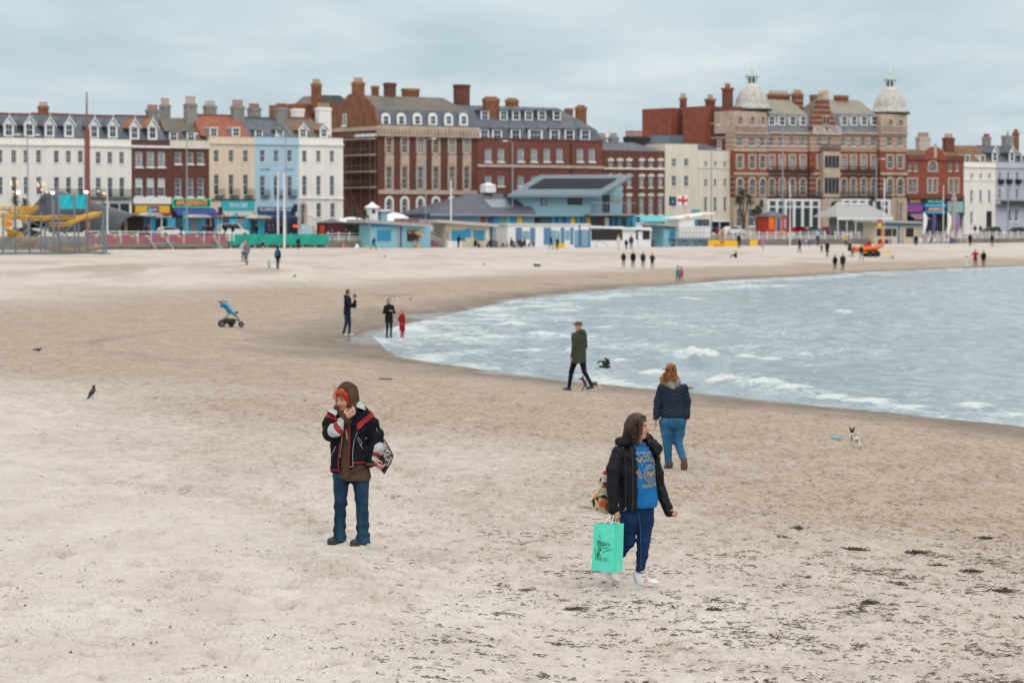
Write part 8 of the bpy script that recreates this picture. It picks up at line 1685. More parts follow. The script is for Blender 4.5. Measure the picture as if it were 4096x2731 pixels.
def h_hood(P):
 c=hc+np.array((.034,.052,.014));R=head_frame(-.42,-.9,.10);L=to_local(P,c,R);o_=ell(L,(0,-.010,.022),(.117,.130,.143));o_=su(o_,cap(P,c+(.03,.03,-.06),A(345,318,.02),.085,.07),.05);o_=su(o_,cap(P,A(214,300,-.05),A(256,362,-.09),.030,.020),.03);o_=su(o_,cap(P,A(352,290,-.04),A(290,366,-.10),.040,.020),.03)
 inner=su(ell(L,(0,.012,.015),(.096,.108,.120)),cap(L,(0,.03,-.06),(0,.06,-.15),.062,.03),.04)
 op=su(ell(L,(-.004,.125,.012),(.086,.135,.122)),cap(L,(0,.12,-.06),(0,.14,-.14),.05,.012),.03)
 sh_=np.maximum(np.maximum(o_,-inner),-op);rim=np.maximum(np.maximum(o_-.006,-inner-.004),np.abs(op)-.013)
 return np.minimum(sh_,rim)+.0022*np.sin(38*L[0]+30*L[2]+22*L[1])
sdf_obj('hood',h_hood,(-.2,-.24,1.26),(.12,.18,1.70),.006,BRN,hd)
HRED=mat('red_hair',(0.19,0.014,0.006),.5,scale=24,col2=(0.52,0.06,0.015),stretch=(1,1,.15),spec=.35)
def h_hair(P):
 L=to_local(P,hc,HR);d=ell(L,(0,-.004,.036),(.077,.087,.086));d=su(d,cap(L,(-.064,.050,.06),(-.070,.040,-.05),.020,.010),.03)
 face=ell(L,(.004,.115,-.03),(.064,.085,.088));d=np.maximum(d,-face);return d+.003*np.sin(160*L[0]+5*np.sin(20*L[2]))
ho=sdf_obj('hair',h_hair,(-.22,-.2,1.34),(.06,.12,1.66),.006,HRED,W);rg=random.Random(8);ln=[]
def HL(x,y,z):return hc+HR@(np.array((x,y,z))*.97)
for k in range(24):
 x=rg.uniform(-.06,.06);x2=x*1.25+rg.uniform(-.02,.022);ln.append([HL(x*.5,.062,.112),HL(x,.094,.082+rg.uniform(-.005,.006)),HL((x+x2)/2,.102,.055),HL(x2,.097,rg.uniform(.028,.062))])
for k in range(18):ln.append([HL(-.05,.06,.10),HL(-.074,.055+rg.uniform(-.01,.01),.06),HL(-.080+rg.uniform(-.008,.008),.05,.0),HL(-.070+rg.uniform(-.012,.012),.045,-.075+rg.uniform(-.025,.02))])
for k in range(5):ln.append([HL(.02+.01*k,.095,.06),HL(.015+.008*k,.104,.03),HL(.02+.006*k,.104,-.005-.008*k)])
strand_part('hair_strands',ln,.0028,HRED,ho);strand_part('hair_wisps',[[A(222,130,-.08),A(208,118,-.09),A(182,98,-.09),A(174,72,-.09)],[A(205,150,-.08),A(192,130,-.08),A(190,112,-.08)],[A(215,135,-.08),A(195,160,-.1),A(184,190,-.1),A(187,225,-.09)],[A(230,125,-.08),A(200,120,-.09),A(188,128,-.09)]],.0024,HRED,ho)
JB=mat('black_sports_jacket',(0.0045,0.005,0.008),.75,scale=6,col2=(0.011,0.0125,0.018),bump=.25,bscale=60,spec=.1);GRYP=mat('grey_marl',(.36,.385,.40),.9,scale=40,col2=(.47,.50,.52));REDB=mat('red_band',(.30,.012,.018),.85,.12,12);STITCH=mat('white_stitch',(.55,.56,.58),.8,0)
RA=[A(195,350,-.0),A(158,440,-.07),A(165,515,-.135),A(215,490,-.19),A(310,392,-.225)];RAr=[.075,.076,.076,.072,.056]
LA=[A(440,348,.03),A(510,445,.04),A(556,545,.02),A(552,660,-.04),A(512,768,-.09)];LAr=[.074,.078,.076,.070,.056]
def h_torso(P):
 d=etube(P,[.735,.78,.95,1.12,1.25,1.33,1.37],[.0,.0,-.005,-.01,-.015,-.02,-.02],[.01]*7,[.196,.203,.198,.198,.190,.13,.09],[.150,.155,.150,.145,.125,.1,.085]);hem=.735+.085*np.clip((P[0]+.03)/.1,0,1);return np.maximum(d,hem-P[2])
def h_jacket(P):
 d=sU(.04,h_torso(P),chain(P,RA,RAr,.03),chain(P,LA,LAr,.03))+folds(P,.008,21,9,.7)+folds(P,.0035,44,14,2.0)
 xl=np.interp(P[2],[.72,.85,1.05,1.20,1.34],[-.095,-.085,-.065,-.06,-.05]);xr=np.interp(P[2],[.72,.85,1.05,1.20,1.34],[-.002,-.002,.012,.012,.03])
 op=np.maximum(np.maximum(xl-P[0],P[0]-xr),P[1]+.02);return np.maximum(d,-op)
hj=lambda P:np.maximum(h_jacket(P),-h_hoodie(P)-.012)
def h_patch(P,reg,off=.004):return np.maximum(h_jacket(P)-off,reg)
jk=sdf_obj('jacket',hj,(-.36,-.34,.70),(.40,.22,1.42),.009,JB,W)
def seg_slab(P,a,b,t0,t1):
 a,b=np.array(a),np.array(b);e=b-a;L_=np.linalg.norm(e);e/=L_;s_=(P[0]-a[0])*e[0]+(P[1]-a[1])*e[1]+(P[2]-a[2])*e[2];return np.maximum(t0*L_-s_,s_-t1*L_)
def shell(P,off=.005):return np.maximum(h_jacket(P)-off,-h_jacket(P)-.006)
Lb=(A(415,300,.0),A(535,475,.04));Rb=(A(195,340,-.02),A(128,470,-.09))
sdf_obj('sleeve_band',lambda P:np.maximum(np.maximum(shell(P),seg_slab(P,*Lb,.38,.60)),.07-P[0]),(.04,-.16,1.05),(.32,.2,1.42),.007,REDB,jk)
sdf_obj('sleeve_band',lambda P:np.maximum(np.maximum(shell(P),seg_slab(P,*Rb,.28,.52)),P[0]+.115),(-.34,-.2,1.1),(-.08,.12,1.40),.007,REDB,jk)
fa,fb=A(150,530,-.16),A(325,385,-.25)
def rp_(P,t0,t1):return np.maximum(np.maximum(np.maximum(shell(P),seg_slab(P,fa,fb,t0,t1)),P[1]+.16),ell(P,A(238,448,-.25),(.13,.2,.085),rotm(0,-.72,0)))
sdf_obj('elbow_patch',lambda P:rp_(P,.02,.47),(-.26,-.34,1.05),(.04,-.08,1.36),.007,GRYP,jk);sdf_obj('patch_stripe',lambda P:rp_(P,.47,.62),(-.26,-.34,1.05),(.06,-.08,1.36),.007,REDB,jk);sdf_obj('elbow_patch',lambda P:rp_(P,.62,.90),(-.26,-.34,1.05),(.06,-.08,1.38),.007,GRYP,jk)
la,lb=A(580,590,0),A(530,775,-.08)
def lp_(P,t0,t1):return np.maximum(np.maximum(np.maximum(shell(P),seg_slab(P,la,lb,t0,t1)),.0-(P[0]-np.interp(P[2],[A(0,775)[2],A(0,600)[2]],[.215,.255]))),P[1]-.06)
sdf_obj('elbow_patch',lambda P:np.maximum(lp_(P,.08,.60),ell(P,A(585,690,-.05),(.085,.2,.115),rotm(0,.25,0))),(.18,-.2,.78),(.40,.14,1.1),.007,GRYP,jk);sdf_obj('patch_stripe',lambda P:lp_(P,.60,.76),(.18,-.2,.78),(.40,.14,1.1),.007,REDB,jk);sdf_obj('elbow_patch',lambda P:lp_(P,.76,.98),(.18,-.2,.76),(.40,.14,1.1),.007,GRYP,jk)
sdf_obj('waist_band',lambda P:np.maximum(np.maximum(shell(P),np.abs(P[2]-.842-.03*(P[0]-.05))-.008),np.maximum(.02-P[0],P[0]-.155)),(.0,-.2,.8),(.2,.0,.9),.006,REDB,jk);sdf_obj('waist_band',lambda P:np.maximum(np.maximum(shell(P),np.abs(P[2]-.765)-.008),np.maximum(-.21-P[0],P[0]+.12)),(-.26,-.2,.72),(-.08,.0,.82),.006,REDB,jk)
def wing(q):
 q=[np.array(p)for p in q];n_=np.cross(q[1]-q[0],q[2]-q[0]);n_/=np.linalg.norm(n_);k_=len(q);b=MB();c=sum(q)/k_+n_*.012
 b.add([*q,*[p+n_*.007 for p in q],c],[tuple(range(k_))[::-1],*[(i,(i+1)%k_,k_+(i+1)%k_,k_+i)for i in range(k_)],*[(k_+i,k_+(i+1)%k_,2*k_)for i in range(k_)]]);return b.build('collar',[GRYP],jk)
wing([A(388,236,.03),A(390,292,-.05),A(425,300,-.075),A(468,318,-.03),A(440,268,.06)]);co=wing([A(130,316,-.09),A(160,300,.0),A(208,285,-.03),A(222,335,-.12),A(206,356,-.15),A(172,336,-.14)])
MB().tube([A(131,318,-.12),A(165,332,-.165),A(200,352,-.17),A(212,388,-.17)],.005,5).build('collar_piping',[REDB],co)
b=MB();b.tube([A(246,580,-.155),A(240,680,-.165),A(232,780,-.165),A(240,855,-.16)],.005,5);b.tube([A(330,400,-.16),A(330,560,-.165),A(326,700,-.17),A(325,798,-.165)],.005,5);b.build('front_edge',[REDB],jk)
b=MB();b.tube([A(400,500,-.165),A(370,580,-.175),A(358,680,-.175),A(362,795,-.168)],.0018,4);b.tube([A(366,798,-.17),A(332,800,-.17)],.0018,4)
for p,q in(((402,540),(438,580)),((438,580),(428,620)),((400,560),(445,640)),((155,735),(215,620)),((215,620),(205,640)),((560,470),(582,540)),((582,540),(590,600)),((465,560),(482,545))):b.tube([A(*p,-.17 if p[0]<500 else-.04),A(*q,-.175 if p[0]<500 else-.05)],.0015,4)
b.build('stitching',[STITCH],jk)
sdf_obj('cuff',lambda P:np.maximum(np.abs(cap(P,A(262,415,-.205),A(312,378,-.222),.060,.052))-.006,seg_slab(P,A(262,415,-.205),A(318,370,-.225),.55,1.15)),(-.2,-.32,1.2),(.1,-.1,1.4),.006,BRN,hd)
sdf_obj('cuff',lambda P:np.maximum(np.abs(cap(P,A(514,745,-.085),A(520,785,-.095),.058))-.007,np.abs(P[2]-A(0,782,0)[2])-.016),(.1,-.2,.78),(.32,.02,.88),.006,BRN,hd)
strand_part('drawstring',[[A(300,475,-.165),A(305,530,-.175),A(312,575,-.175),A(318,560,-.175),A(308,490,-.165)],[A(268,500,-.16),A(262,600,-.17),A(252,700,-.17)]],.004,mat('pale_cord',(.5,.42,.36),.8,.1),hd);MB().sphere(A(250,708,-.17),.011,6,sq=(.8,.6,1.3)).build('toggle',[mat('leather_toggle',(.28,.12,.05),.6,.1)],hd);b=MB();b.tube([A(330,800,-.142),A(334,912,-.138)],.004,4);b.tube([A(345,860,-.142),A(425,830,-.13),A(470,820,-.11)],.003,4);b.build('pocket_seams',[mat('hoodie_seam',(.03,.017,.011),.9,.1)],hd)
def h_jeans(P):
 l_=etube(P,[A(0,q)[2]for q in(1462,1400,1280,1120,1000,900,860)],[A(q,0)[0]for q in(236,236,240,246,248,252,262)],[-.04,-.03,-.03,-.04,-.03,-.01,0],[.072,.066,.060,.064,.076,.086,.086],[.080,.072,.062,.066,.082,.098,.1]);r_=etube(P,[A(0,q)[2]for q in(1480,1400,1280,1120,1000,900,860)],[A(q,0)[0]for q in(442,438,436,430,424,418,410)],[.0,.01,.01,-.0,.0,.01,.01],[.076,.068,.064,.066,.080,.092,.09],[.082,.072,.064,.068,.084,.1,.1])
 d=sU(.03,l_,r_,ell(P,A(335,870,.01),(.175,.115,.10)));kz=np.exp(-((P[2]-.42)/.08)**2)+np.exp(-((P[2]-.13)/.07)**2)+.3;return d+folds(P,.007,22,12,.3)*kz+.003*np.sin(60*P[2]+30*P[0])*kz
jn=sdf_obj('jeans',h_jeans,(-.22,-.16,.005),(.24,.16,.80),.0085,denim('indigo_denim',(0.006,0.017,0.034),(0.030,0.080,0.135),0,1,2.6),W)
BOOT=mat('dark_teal_boot',(.010,.018,.022),.45,.2,8);BSOLE=mat('brown_boot_sole',(.06,.038,.028),.8,.2)
for heel,dv,toe in((A(262,1474,.04),(-.62,-.75),.0),(A(462,1494,.06),(-.62,-.72),.0)):
 o=sdf_obj('boot',lambda P:shoe_sdf(P,heel,dv,.215,.085,.046,toe)[0],np.array(heel)+(-.24,-.26,-.03),np.array(heel)+(.1,.1,.14),.0065,BOOT,W);sdf_obj('sole',lambda P:sole_sdf(shoe_sdf(P,heel,dv,.215,.085,.046,toe)[1],.215,.048,.026),np.array(heel)+(-.24,-.26,-.04),np.array(heel)+(.1,.1,.1),.0065,BSOLE,o)
 # black bag with white scroll print on her arm
TB=empty('shoulder_bag',(gx,gy,gz),0,'black fabric bag with white scroll print hanging behind the hooded woman','bag');TB.scale=(KA,)*3
mt=bpy.data.materials.new('scroll_print');mt.use_nodes=True;t=mt.node_tree;bs=t.nodes['Principled BSDF'];tc=t.nodes.new('ShaderNodeTexCoord');vo=t.nodes.new('ShaderNodeTexNoise');vo.inputs['Scale'].default_value=22;vo.inputs['Detail'].default_value=1.0;vo.inputs['Distortion'].default_value=2.2;t.links.new(tc.outputs['Object'],vo.inputs['Vector']);rp=t.nodes.new('ShaderNodeValToRGB');t.links.new(vo.outputs[0],rp.inputs[0]);t.links.new(rp.outputs[0],bs.inputs['Base Color']);bs.inputs['Roughness'].default_value=.85
el=rp.color_ramp.elements;el[0].position=.45;el[0].color=(.01,.01,.011,1);el[1].position=.49;el[1].color=(.62,.63,.62,1);q=el.new(.56);q.color=(.62,.63,.62,1);q=el.new(.6);q.color=(.01,.01,.011,1)
pl=[A(*q)[[0,2]]for q in((560,795),(575,600),(622,565),(655,612),(706,712),(688,770),(626,872))]
b=MB();n=len(pl);cen=np.mean(pl,0)
for(yy,sc_)in((.13,.9),(.10,1.0),(.03,1.0),(.0,.9)):b.v+=[((p[0]-cen[0])*sc_+cen[0],yy,(p[1]-cen[1])*sc_+cen[1])for p in pl]
for k in range(3):b.f+=[(k*n+i,k*n+(i+1)%n,(k+1)*n+(i+1)%n,(k+1)*n+i)for i in range(n)]
b.f+=[tuple(range(n))[::-1],tuple(range(3*n,4*n))];b.m=[0]*len(b.f);bo=b.build('bag_body',[mat('black_canvas',(.010,.010,.011),.85,.2)],TB)
pp=[A(*q,-.004)for q in((612,590),(625,578),(655,620),(699,712),(684,762),(648,806),(632,740),(618,700),(600,690))];MB().poly(pp).poly([p+(0,.003,0)for p in pp[::-1]]).build('print_panel',[mt],bo);MB().tube([A(600,600,.05),A(560,480,.09),A(480,350,.1)],.009,5).build('strap',[MATS['black_canvas']],TB)
# woman seen from behind
gx,gy,gz=ground(2692,1876);KC=426*gy/FPX/1.645
W=empty('person',(gx,gy,gz+.008),0,'woman with ginger hair in navy quilted jacket and blue jeans walking away','person');W.scale=(KC,)*3
def C(zx,zy,y=0.0):return np.array(((zx-1160)/608.0,y,(1468-zy)/608.0))
hc=C(1140,560,.03);HR=head_frame(-.25,.97,.05)
sdf_obj('body',lambda P:sU(.02,head_sdf(P,hc,HR,.95),cap(P,C(1145,650),hc+(0,0,-.04),.06,.052),hand_sdf(P,C(996,1012,-.02),frame((.2,1,0),(.12,0,-1)),.7,.9),hand_sdf(P,C(1290,975,.0),frame((-.2,1,0),(-.1,0,-1)),.8,.9),etube(P,[.8,1.1,1.3],[0,0,0],[0,0,0],[.14,.14,.08],[.1,.1,.07])),(-.34,-.2,.62),(.34,.2,1.66),.012,HEADM,W,pick=head_pick(hc,HR,.95))
def c_jacket(P):
 d=etube(P,[.80,.84,.95,1.08,1.22,1.31,1.36],[-.005]*7,[0]*7,[.198,.202,.176,.182,.188,.13,.07],[.14,.142,.124,.13,.122,.095,.068]);d=sU(.03,d,chain(P,[C(1050,705),C(1015,830,.02),C(995,1015,-.02)],[.066,.060,.048],.03),chain(P,[C(1262,705),C(1292,830,.02),C(1292,975,.0)],[.066,.060,.048],.03))
 return d+.0045*(np.abs(np.sin(52*(P[2]+.35*np.abs(P[0]))))-.5)+folds(P,.003,20,10)
NQ=mat('navy_quilted',(.008,.016,.035),.5,scale=6,col2=(.013,.024,.048),spec=.2)
jk=sdf_obj('jacket',c_jacket,(-.38,-.22,.76),(.34,.24,1.42),.0105,NQ,W);sdf_obj('grey_hood',lambda P:sU(.03,ell(P,C(1140,668,-.05),(.125,.09,.062)),cap(P,C(1085,650,-.08),C(1155,705,-.12),.035,.02),cap(P,C(1210,645,-.08),C(1155,705,-.12),.035,.02))+folds(P,.004,50,18),(-.25,-.2,1.2),(.2,.12,1.45),.0105,mat('grey_marl_hood',(.22,.225,.235),.9,.15,12),W)
def c_jeans(P):
 d=sU(.035,ell(P,C(1155,1030,-.01),(.195,.14,.13)),chain(P,[C(1090,1040),C(1105,1140),C(1108,1240,.01),C(1118,1435,-.0)],[.102,.094,.070,.052],.02),chain(P,[C(1218,1040),C(1212,1140,.02),C(1205,1215,.0),C(1248,1360,-.14)],[.102,.094,.070,.052],.02));return d+folds(P,.004,24,12)
jn=sdf_obj('jeans',c_jeans,(-.26,-.26,.02),(.26,.2,.86),.0105,denim('mid_blue_denim',(0.020,0.085,0.175),(0.045,0.155,0.275),0,1),W)
b=MB();b.tube([C(1155,965,-.155),C(1153,1050,-.16)],.003,4)
for x0 in(1062,1200):b.tube([C(x0,985,-.135),C(x0+4,1035,-.16),C(x0+30,1042,-.162),C(x0+52,1032,-.158),C(x0+54,983,-.14)],.0025,4)
b.build('pocket_seams',[mat('jean_thread',(.012,.05,.11),.9,0)],jn)
BT=mat('brown_boot',(.055,.03,.024),.5,.2,8);TS=mat('tan_boot_sole',(.13,.075,.045),.8,.2)
h1=C(1138,1470,-.06);o=sdf_obj('boot',lambda P:shoe_sdf(P,h1,(-.35,.94),.22,.10,.045)[0],h1+(-.2,-.1,-.03),h1+(.1,.28,.15),.010,BT,W);sdf_obj('sole',lambda P:sole_sdf(shoe_sdf(P,h1,(-.35,.94),.22,.10,.045)[1],.22,.048),h1+(-.2,-.1,-.03),h1+(.1,.28,.1),.010,TS,o)
h2=C(1256,1378,-.23);o=sdf_obj('boot',lambda P:shoe_sdf(P,h2,(.05,1),.22,.10,.045,1.05)[0],h2+(-.12,-.14,-.26),h2+(.12,.3,.14),.010,BT,W);sdf_obj('sole',lambda P:sole_sdf(shoe_sdf(P,h2,(.05,1),.22,.10,.045,1.05)[1],.22,.048),h2+(-.12,-.16,-.28),h2+(.12,.3,.14),.010,TS,o)
GH=mat('ginger_hair',(.19,.075,.028),.55,scale=22,col2=(.42,.205,.085),stretch=(1,1,.14),spec=.35)
ho=sdf_obj('hair',lambda P:sU(.04,ell(P,hc+(0,-.01,.03),(.095,.105,.115)),ell(P,C(1120,620,-.05),(.125,.07,.115)),cap(P,C(1185,620,-.06),C(1205,690,-.09),.05,.02),cap(P,C(1060,620,-.04),C(1045,665,-.05),.045,.015))+.005*np.sin(95*P[0]+8*np.sin(18*P[2])),(-.3,-.2,1.2),(.16,.16,1.70),.009,GH,W);rg=random.Random(21)
strand_part('hair_strands',[[C(1140+rg.uniform(-40,40),490+rg.uniform(-12,20),-.08),C(1130+rg.uniform(-75,75),570,-.115+rg.uniform(-.02,.02)),C(1125+rg.uniform(-95,95),640+rg.uniform(-20,60),-.125+rg.uniform(-.02,.02))]for _ in range(46)]+[[C(1100,520,-.05),C(1060,530,-.05),C(1038,550,-.05)],[C(1120,500,-.03),C(1145,472,-.03),C(1140,466,-.03)]],.005,GH,ho)
# dogs, birds, stroller, small things
def mesh_sdf_thing(name,label,cat,loc,rz,fn,lo,hi,h,mats,pick=None,group=None,k=1.0):
 o=sdf_obj(name,fn,lo,hi,h,mats,None,loc,(0,0,rz),pick,(k,k,k));return tag(o,label,cat,group)
FW=mat('white_fur',(.62,.59,.57),.9,.1,10);FB=mat('black_fur',(.012,.012,.013),.85,.2,10);FBR=mat('brown_fur',(.13,.055,.03),.85,.2,10)
def dog_sdf(P,run=.1):
 d=sU(.05,ell(P,(0,.16,.235),(.075,.13,.085)),ell(P,(0,-.08,.225),(.07,.13,.068)),ell(P,(0,-.17,.225),(.066,.07,.072)),cap(P,(0,.25,.27),(0,.32,.36),.05,.045));d=sU(.025,d,ell(P,(0,.355,.395),(.052,.062,.05)),cap(P,(0,.39,.385),(0,.46,.37),.026,.018))
 for sx in(-1,1):
  d=su(d,chain(P,[(.045*sx,.2,.2),(.05*sx,.2+run*sx,.11),(.05*sx,.22+run*1.3*sx,.015)],[.036,.022,.018],.01),.015);d=su(d,chain(P,[(.045*sx,-.16,.2),(.06*sx,-.10-run*sx*.6,.13),(.058*sx,-.22-run*sx,.09),(.058*sx,-.205-run*1.1*sx,.015)],[.052,.034,.018,.017],.01),.02);d=su(d,chain(P,[(.030*sx,.335,.42),(.058*sx,.33,.475),(.072*sx,.325,.515)],[.024,.018,.005],.01),.008)
 return su(d,chain(P,[(0,-.21,.27),(.035,-.24,.36),(.075,-.235,.46)],[.018,.015,.008],.01),.015)
x,y,z=ground(3420,1786);kd=76*y/FPX/.50
dg=mesh_sdf_thing('dog','small white and black dog with upright ears running away near the frisbee','dog',(x,y,z),.12,lambda P:dog_sdf(P,.05),(-.14,-.34,-.02),(.16,.5,.54),.011,[FW,FB,mat('pink_skin',(.45,.25,.2),.7,.1)],lambda X,Y,Z:np.where((Z>.345)&(Y>.2),1,np.where((np.abs(X)>.035)&(Z>.26)&(Y<-.02)&(Y>-.2)&(np.abs(X)<.09),1,np.where((Y<-.2)&(Z>.12)&(Z<.22)&(np.abs(X)<.03),2,0))),k=kd)
b=MB()
for t0 in(.02,.10):b.tube([(.085*math.cos(a),t0,.235+.088*math.sin(a))for a in np.linspace(0,2*math.pi,17)],.008,5)
b.tube([(.0,.12,.325),(.0,-.1,.305)],.008,5);b.build('harness',[BLACKM],dg)
x,y,z=ground(2352,1566);mesh_sdf_thing('dog','brown and white dog walking on the far side of the man in green coat','dog',(x+.12,y+.4,z),-1.3+math.pi,lambda P:dog_sdf(P,.09),(-.14,-.36,-.02),(.16,.5,.54),.014,[FW,FBR],lambda X,Y,Z:np.where((Y>.22)|((Y<.02)&(Y>-.14)&(Z>.16)),1,0),k=.75)
CROW=mat('crow_feathers',(.010,.011,.014),.5,.2,10,spec=.5)
def crow_sdf(P,tilt=0.0):
 c,s_=math.cos(tilt),math.sin(tilt);y,z=P[1]*c+(P[2]-.17)*s_,-P[1]*s_+(P[2]-.17)*c+.17;Q=[P[0],y,z]
 d=sU(.03,ell(Q,(0,0,.19),(.058,.115,.062)),cap(Q,(0,.08,.22),(0,.125,.275),.040,.036),cap(Q,(0,-.08,.175),(0,-.22,.13),.034,.022));d=su(d,ell(Q,(0,-.16,.15),(.035,.1,.014)),.02);d=su(d,cap(Q,(0,.15,.272),(0,.205,.262),.014,.004),.006);return d
def crow(label,px,py,hpx,yaw,tilt,grp=None):
 x,y,z=ground(px,py);k=hpx*y/FPX/.30;o=mesh_sdf_thing('crow',label,'bird',(x,y,z),yaw,lambda P:crow_sdf(P,tilt),(-.09,-.30,.02),(.09,.26,.40),.0105,CROW,k=k,group=grp)
 for sx in(-.03,.03):MB().tube([(sx,.0,.15),(sx,-.005,.08),(sx,.015,.0)],.006,5).tube([(sx,.015,.004),(sx,.05,.002)],.005,4).tube([(sx-.015,.01,.004),(sx-.03,.035,.002)],.004,4).build('leg',[CROW],o)
crow('black crow standing upright on the pale sand at the left',370,1597,48,-.75,.62);crow('black crow leaning low on the sand highest at the left edge',152,1414,26,-1.35,-.25)
crow('tiny dark bird on the sand beyond the stroller',1179,1112,14,-.9,.3);crow('tiny dark bird on the wet sand right of the woman in dark coat',1641,1204,12,.5,0);crow('tiny dark bird on the far sand below the blue kiosk',1540,1031,11,-.4,0);crow('tiny dark bird on the far sand below the beach huts',1935,1063,11,-.4,.2)
WGL=mat('gull_white',(.68,.68,.67),.7,.05,10);GGL=mat('gull_grey',(.30,.32,.34),.7,.05,10)
for px,py,yw,tl,lab in((1549,1204,1.4,.1,'white gull on wet sand behind the woman in dark coat'),(1582,1206,-1.2,-.1,'white gull with folded wings right of its neighbour')):
 x,y,z=ground(px,py);k=15*y/FPX/.28;o=mesh_sdf_thing('gull',lab,'bird',(x,y,z),yw,lambda P:crow_sdf(P,tl),(-.09,-.30,.02),(.09,.26,.40),.013,[WGL,GGL],lambda X,Y,Z:np.where((Y<.05)&(Z>.19),1,0),k=k,group='gulls at the water edge')
 for sx in(-.03,.03):MB().tube([(sx,0,.15),(sx,.01,0)],.006,4).build('leg',[ORANGE],o)
def flying(label,px,py,d,span,m,pts_l,pts_r,name='crow',yaw=0.0):
 r=ray(px,py)*d;o=empty(name,(r[0],r[1],EYE+r[2]),yaw,label,'bird');sdf_obj('body',lambda P:sU(.03,ell(P,(0,0,0),(.05,.14,.05)),cap(P,(0,.12,.0),(0,.2,.0),.03,.012),cap(P,(0,-.12,0),(0,-.26,-.01),.03,.03)),(-.08,-.3,-.08),(.08,.24,.08),.014,m,o)
 for pts in(pts_l,pts_r):
  b=MB();up=[];lo=[]
  for i,p in enumerate(pts):w_=(.17,.17,.14,.03)[i];p=np.array(p,float)*span;up.append((p[0],p[1]+w_*.5,p[2]));lo.append((p[0],p[1]-w_*.5,p[2]-.01))
  n=len(pts);V=up+lo+[(q[0],q[1],q[2]-.018)for q in up]+[(q[0],q[1],q[2]-.018)for q in lo]
  b.add(V,[(i,i+1,n+i+1,n+i)for i in range(n-1)]+[(2*n+i,3*n+i,3*n+i+1,2*n+i+1)for i in range(n-1)]+[(i,2*n+i,2*n+i+1,i+1)for i in range(n-1)]+[(n+i,n+i+1,3*n+i+1,3*n+i)for i in range(n-1)]);b.build('wing',[m],o)
flying('black crow in flight with raised wings between the two walkers',2424,1466,66,.34,CROW,[(0,0,.05),(-.16,.0,.25),(-.10,.02,.5),(.15,.05,.62)],[(0,0,.05),(.22,.0,.42),(.5,.02,.45),(.72,.05,.25)],yaw=-2.6)
flying('white gull gliding before the dark hedge',1511,876,395,1.0,WGL,[(0,0,0),(-.3,0,.15),(-.6,0,.35),(-.8,0,.45)],[(0,0,0),(.25,0,.3),(.45,0,.6),(.5,0,.8)],'gull')
x,y,z=ground(918,1309);k=108*y/FPX/1.12;S_=empty('stroller',(x,y,z),.25,'blue and black pushchair standing alone on the sand','stroller');S_.scale=(k,)*3;SB=mat('stroller_black',(.014,.014,.016),.6,.1);SBL=mat('stroller_blue',(.015,.27,.50),.7,.12,6);SGR=mat('stroller_grey_mesh',(.30,.36,.38),.7,.1)
def wheel(px_,py_,pz_,r,w_):
 o=MB().prism([(px_+r*math.cos(a),pz_+r*math.sin(a))for a in np.linspace(0,2*math.pi,19)[:-1]],py_-w_,py_+w_).build('wheel',[TYRE],S_);MB().prism([(px_+r*.62*math.cos(a),pz_+r*.62*math.sin(a))for a in np.linspace(0,2*math.pi,13)[:-1]],py_-w_-.006,py_+w_+.006).build('rim',[mat('stroller_rim',(.10,.10,.105),.5,.1)],o)
wheel(-.36,-.26,.15,.15,.025);wheel(-.30,.26,.15,.15,.025);wheel(.16,-.14,.09,.09,.03)if False else wheel(.12,.3,.12,.12,.022);wheel(.46,-.2,.12,.12,.022)
b=MB()
for sy in(-.24,.24):b.tube([(-.36,sy,.15),(-.12,sy,.42),(.02,sy,.62),(-.22,sy,.88),(-.40,sy,1.06)],.016,6);b.tube([(.46,sy,.14),(.30,sy,.45),(.06,sy,.60)],.016,6);b.tube([(-.36,sy,.15),(.1,sy,.3),(.42,sy,.3)],.014,6)
b.tube([(-.40,-.24,1.06),(-.46,-.2,1.08),(-.46,.2,1.08),(-.40,.24,1.06)],.02,6);b.tube([(-.40,-.24,1.06),(-.30,-.24,1.10),(-.12,-.24,1.07)],.016,6);b.build('frame',[SB],S_)
sdf_obj('seat',lambda P:sU(.03,rbox(P,(-.10,0,.82),(.09,.22,.28),.05,rotm(0,-.62,0)),rbox(P,(.10,0,.60),(.20,.2,.04),.03,rotm(0,.1,0)),rbox(P,(.27,0,.62),(.08,.19,.035),.02)),(-.45,-.28,.45),(.42,.28,1.12),.018,[SBL,SGR,SB],S_,pick=lambda X,Y,Z:np.where((Z>.99)&(X<-.1),1,np.where(X>.22,2,0)))
sdf_obj('canopy',lambda P:np.maximum(np.maximum(ell(P,(-.22,0,.93),(.17,.24,.15)),-ell(P,(-.19,0,.90),(.15,.225,.135))),half(P,(-.18,0,.90),(.75,0,-.6))),(-.45,-.28,.75),(.05,.28,1.12),.016,SBL,S_)
sdf_obj('basket',lambda P:rbox(P,(-.02,0,.26),(.26,.2,.11),.05)+folds(P,.008,20,14),(-.34,-.26,.10),(.30,.26,.42),.018,SB,S_)
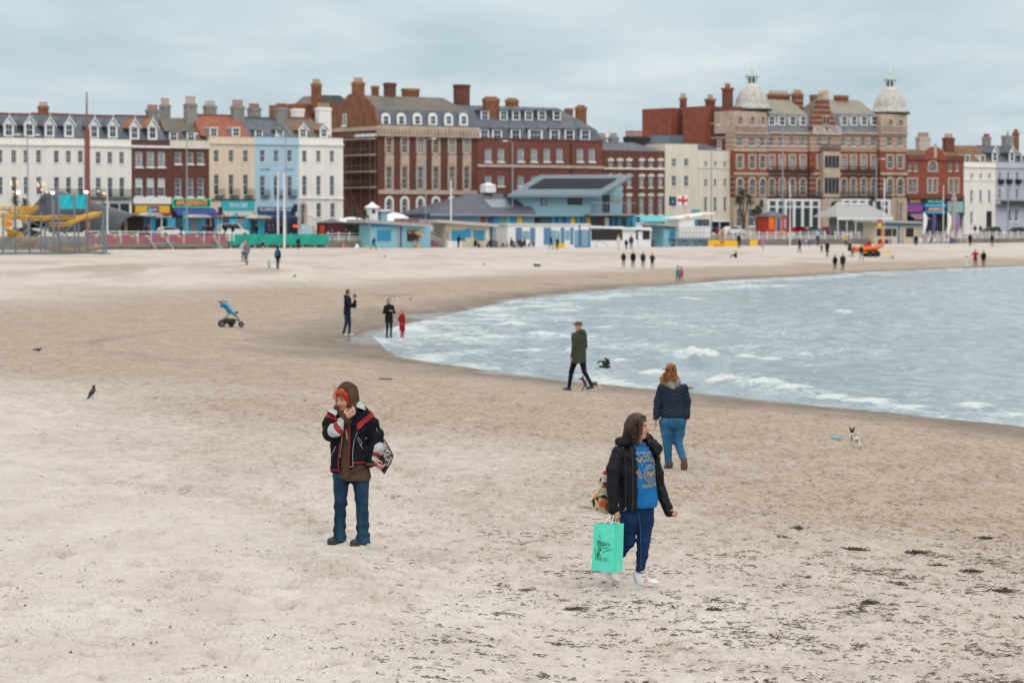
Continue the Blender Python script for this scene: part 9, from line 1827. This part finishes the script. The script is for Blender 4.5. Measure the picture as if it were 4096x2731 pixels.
x,y,z=ground(3346,1757);o=MB().lathe([(.02,.012),(.11,.014),(.125,.006),(.128,-.004),(.12,-.006)],0,0,24).build('frisbee',[mat('cyan_frisbee',(.03,.36,.47),.5,.05)],None,(x,y,z+.035),(.0,0,0),True);tag(o,'flat cyan blue frisbee lying on the sand left of the dog','frisbee');MB().lathe([(.0,.0155),(.055,.0152)],0,0,20).build('centre_print',[mat('aqua_print',(.25,.62,.52),.5,.05)],o);o.scale=(1.0,)*3
x,y,z=ground(556,2445);tag(sdf_obj('pebble',lambda P:ell(P,(0,0,.012),(.034,.025,.020))+.002*np.sin(60*P[0]+40*P[2]),(-.06,-.06,-.03),(.06,.06,.06),.006,mat('pale_blue_grey_stone',(.30,.36,.39),.7,.1,20),None,(x,y,z)),'smooth pale blue grey pebble alone on the left foreground sand','pebble')
x,y,z=ground(1545,1518);tag(sdf_obj('driftwood',lambda P:cap(P,(-.12,0,.015),(.12,.02,.012),.018,.012)+folds(P,.003,10,40),(-.18,-.06,-.03),(.18,.08,.06),.009,mat('grey_driftwood',(.13,.11,.10),.9,.2,12),None,(x,y,z),sc=(1.4,)*3),'short dark driftwood stick on the sand right of the hooded woman','driftwood')
x,y,z=ground(2752,1558);tag(sdf_obj('driftwood',lambda P:sU(.02,ell(P,(0,0,.03),(.14,.07,.05)),cap(P,(-.2,0,.01),(.2,.03,.02),.02))+folds(P,.01,20,20),(-.3,-.12,-.05),(.3,.12,.12),.015,M_WEED2,None,(x,y,z)),'dark lump of weed at the water edge right of the ginger haired woman','seaweed')
x,y,z=ground(2150,1066);mesh_sdf_thing('dog','dark dog lying low on the far sand below the beach huts','dog',(x,y,z),1.4,lambda P:sU(.05,ell(P,(0,0,.14),(.13,.36,.14)),ell(P,(0,.38,.24),(.08,.11,.09)),cap(P,(.05,.2,.06),(.05,.45,.04),.05,.04),cap(P,(0,-.3,.1),(0,-.5,.05),.04,.02)),(-.25,-.6,-.03),(.25,.6,.4),.03,FB,k=.8)
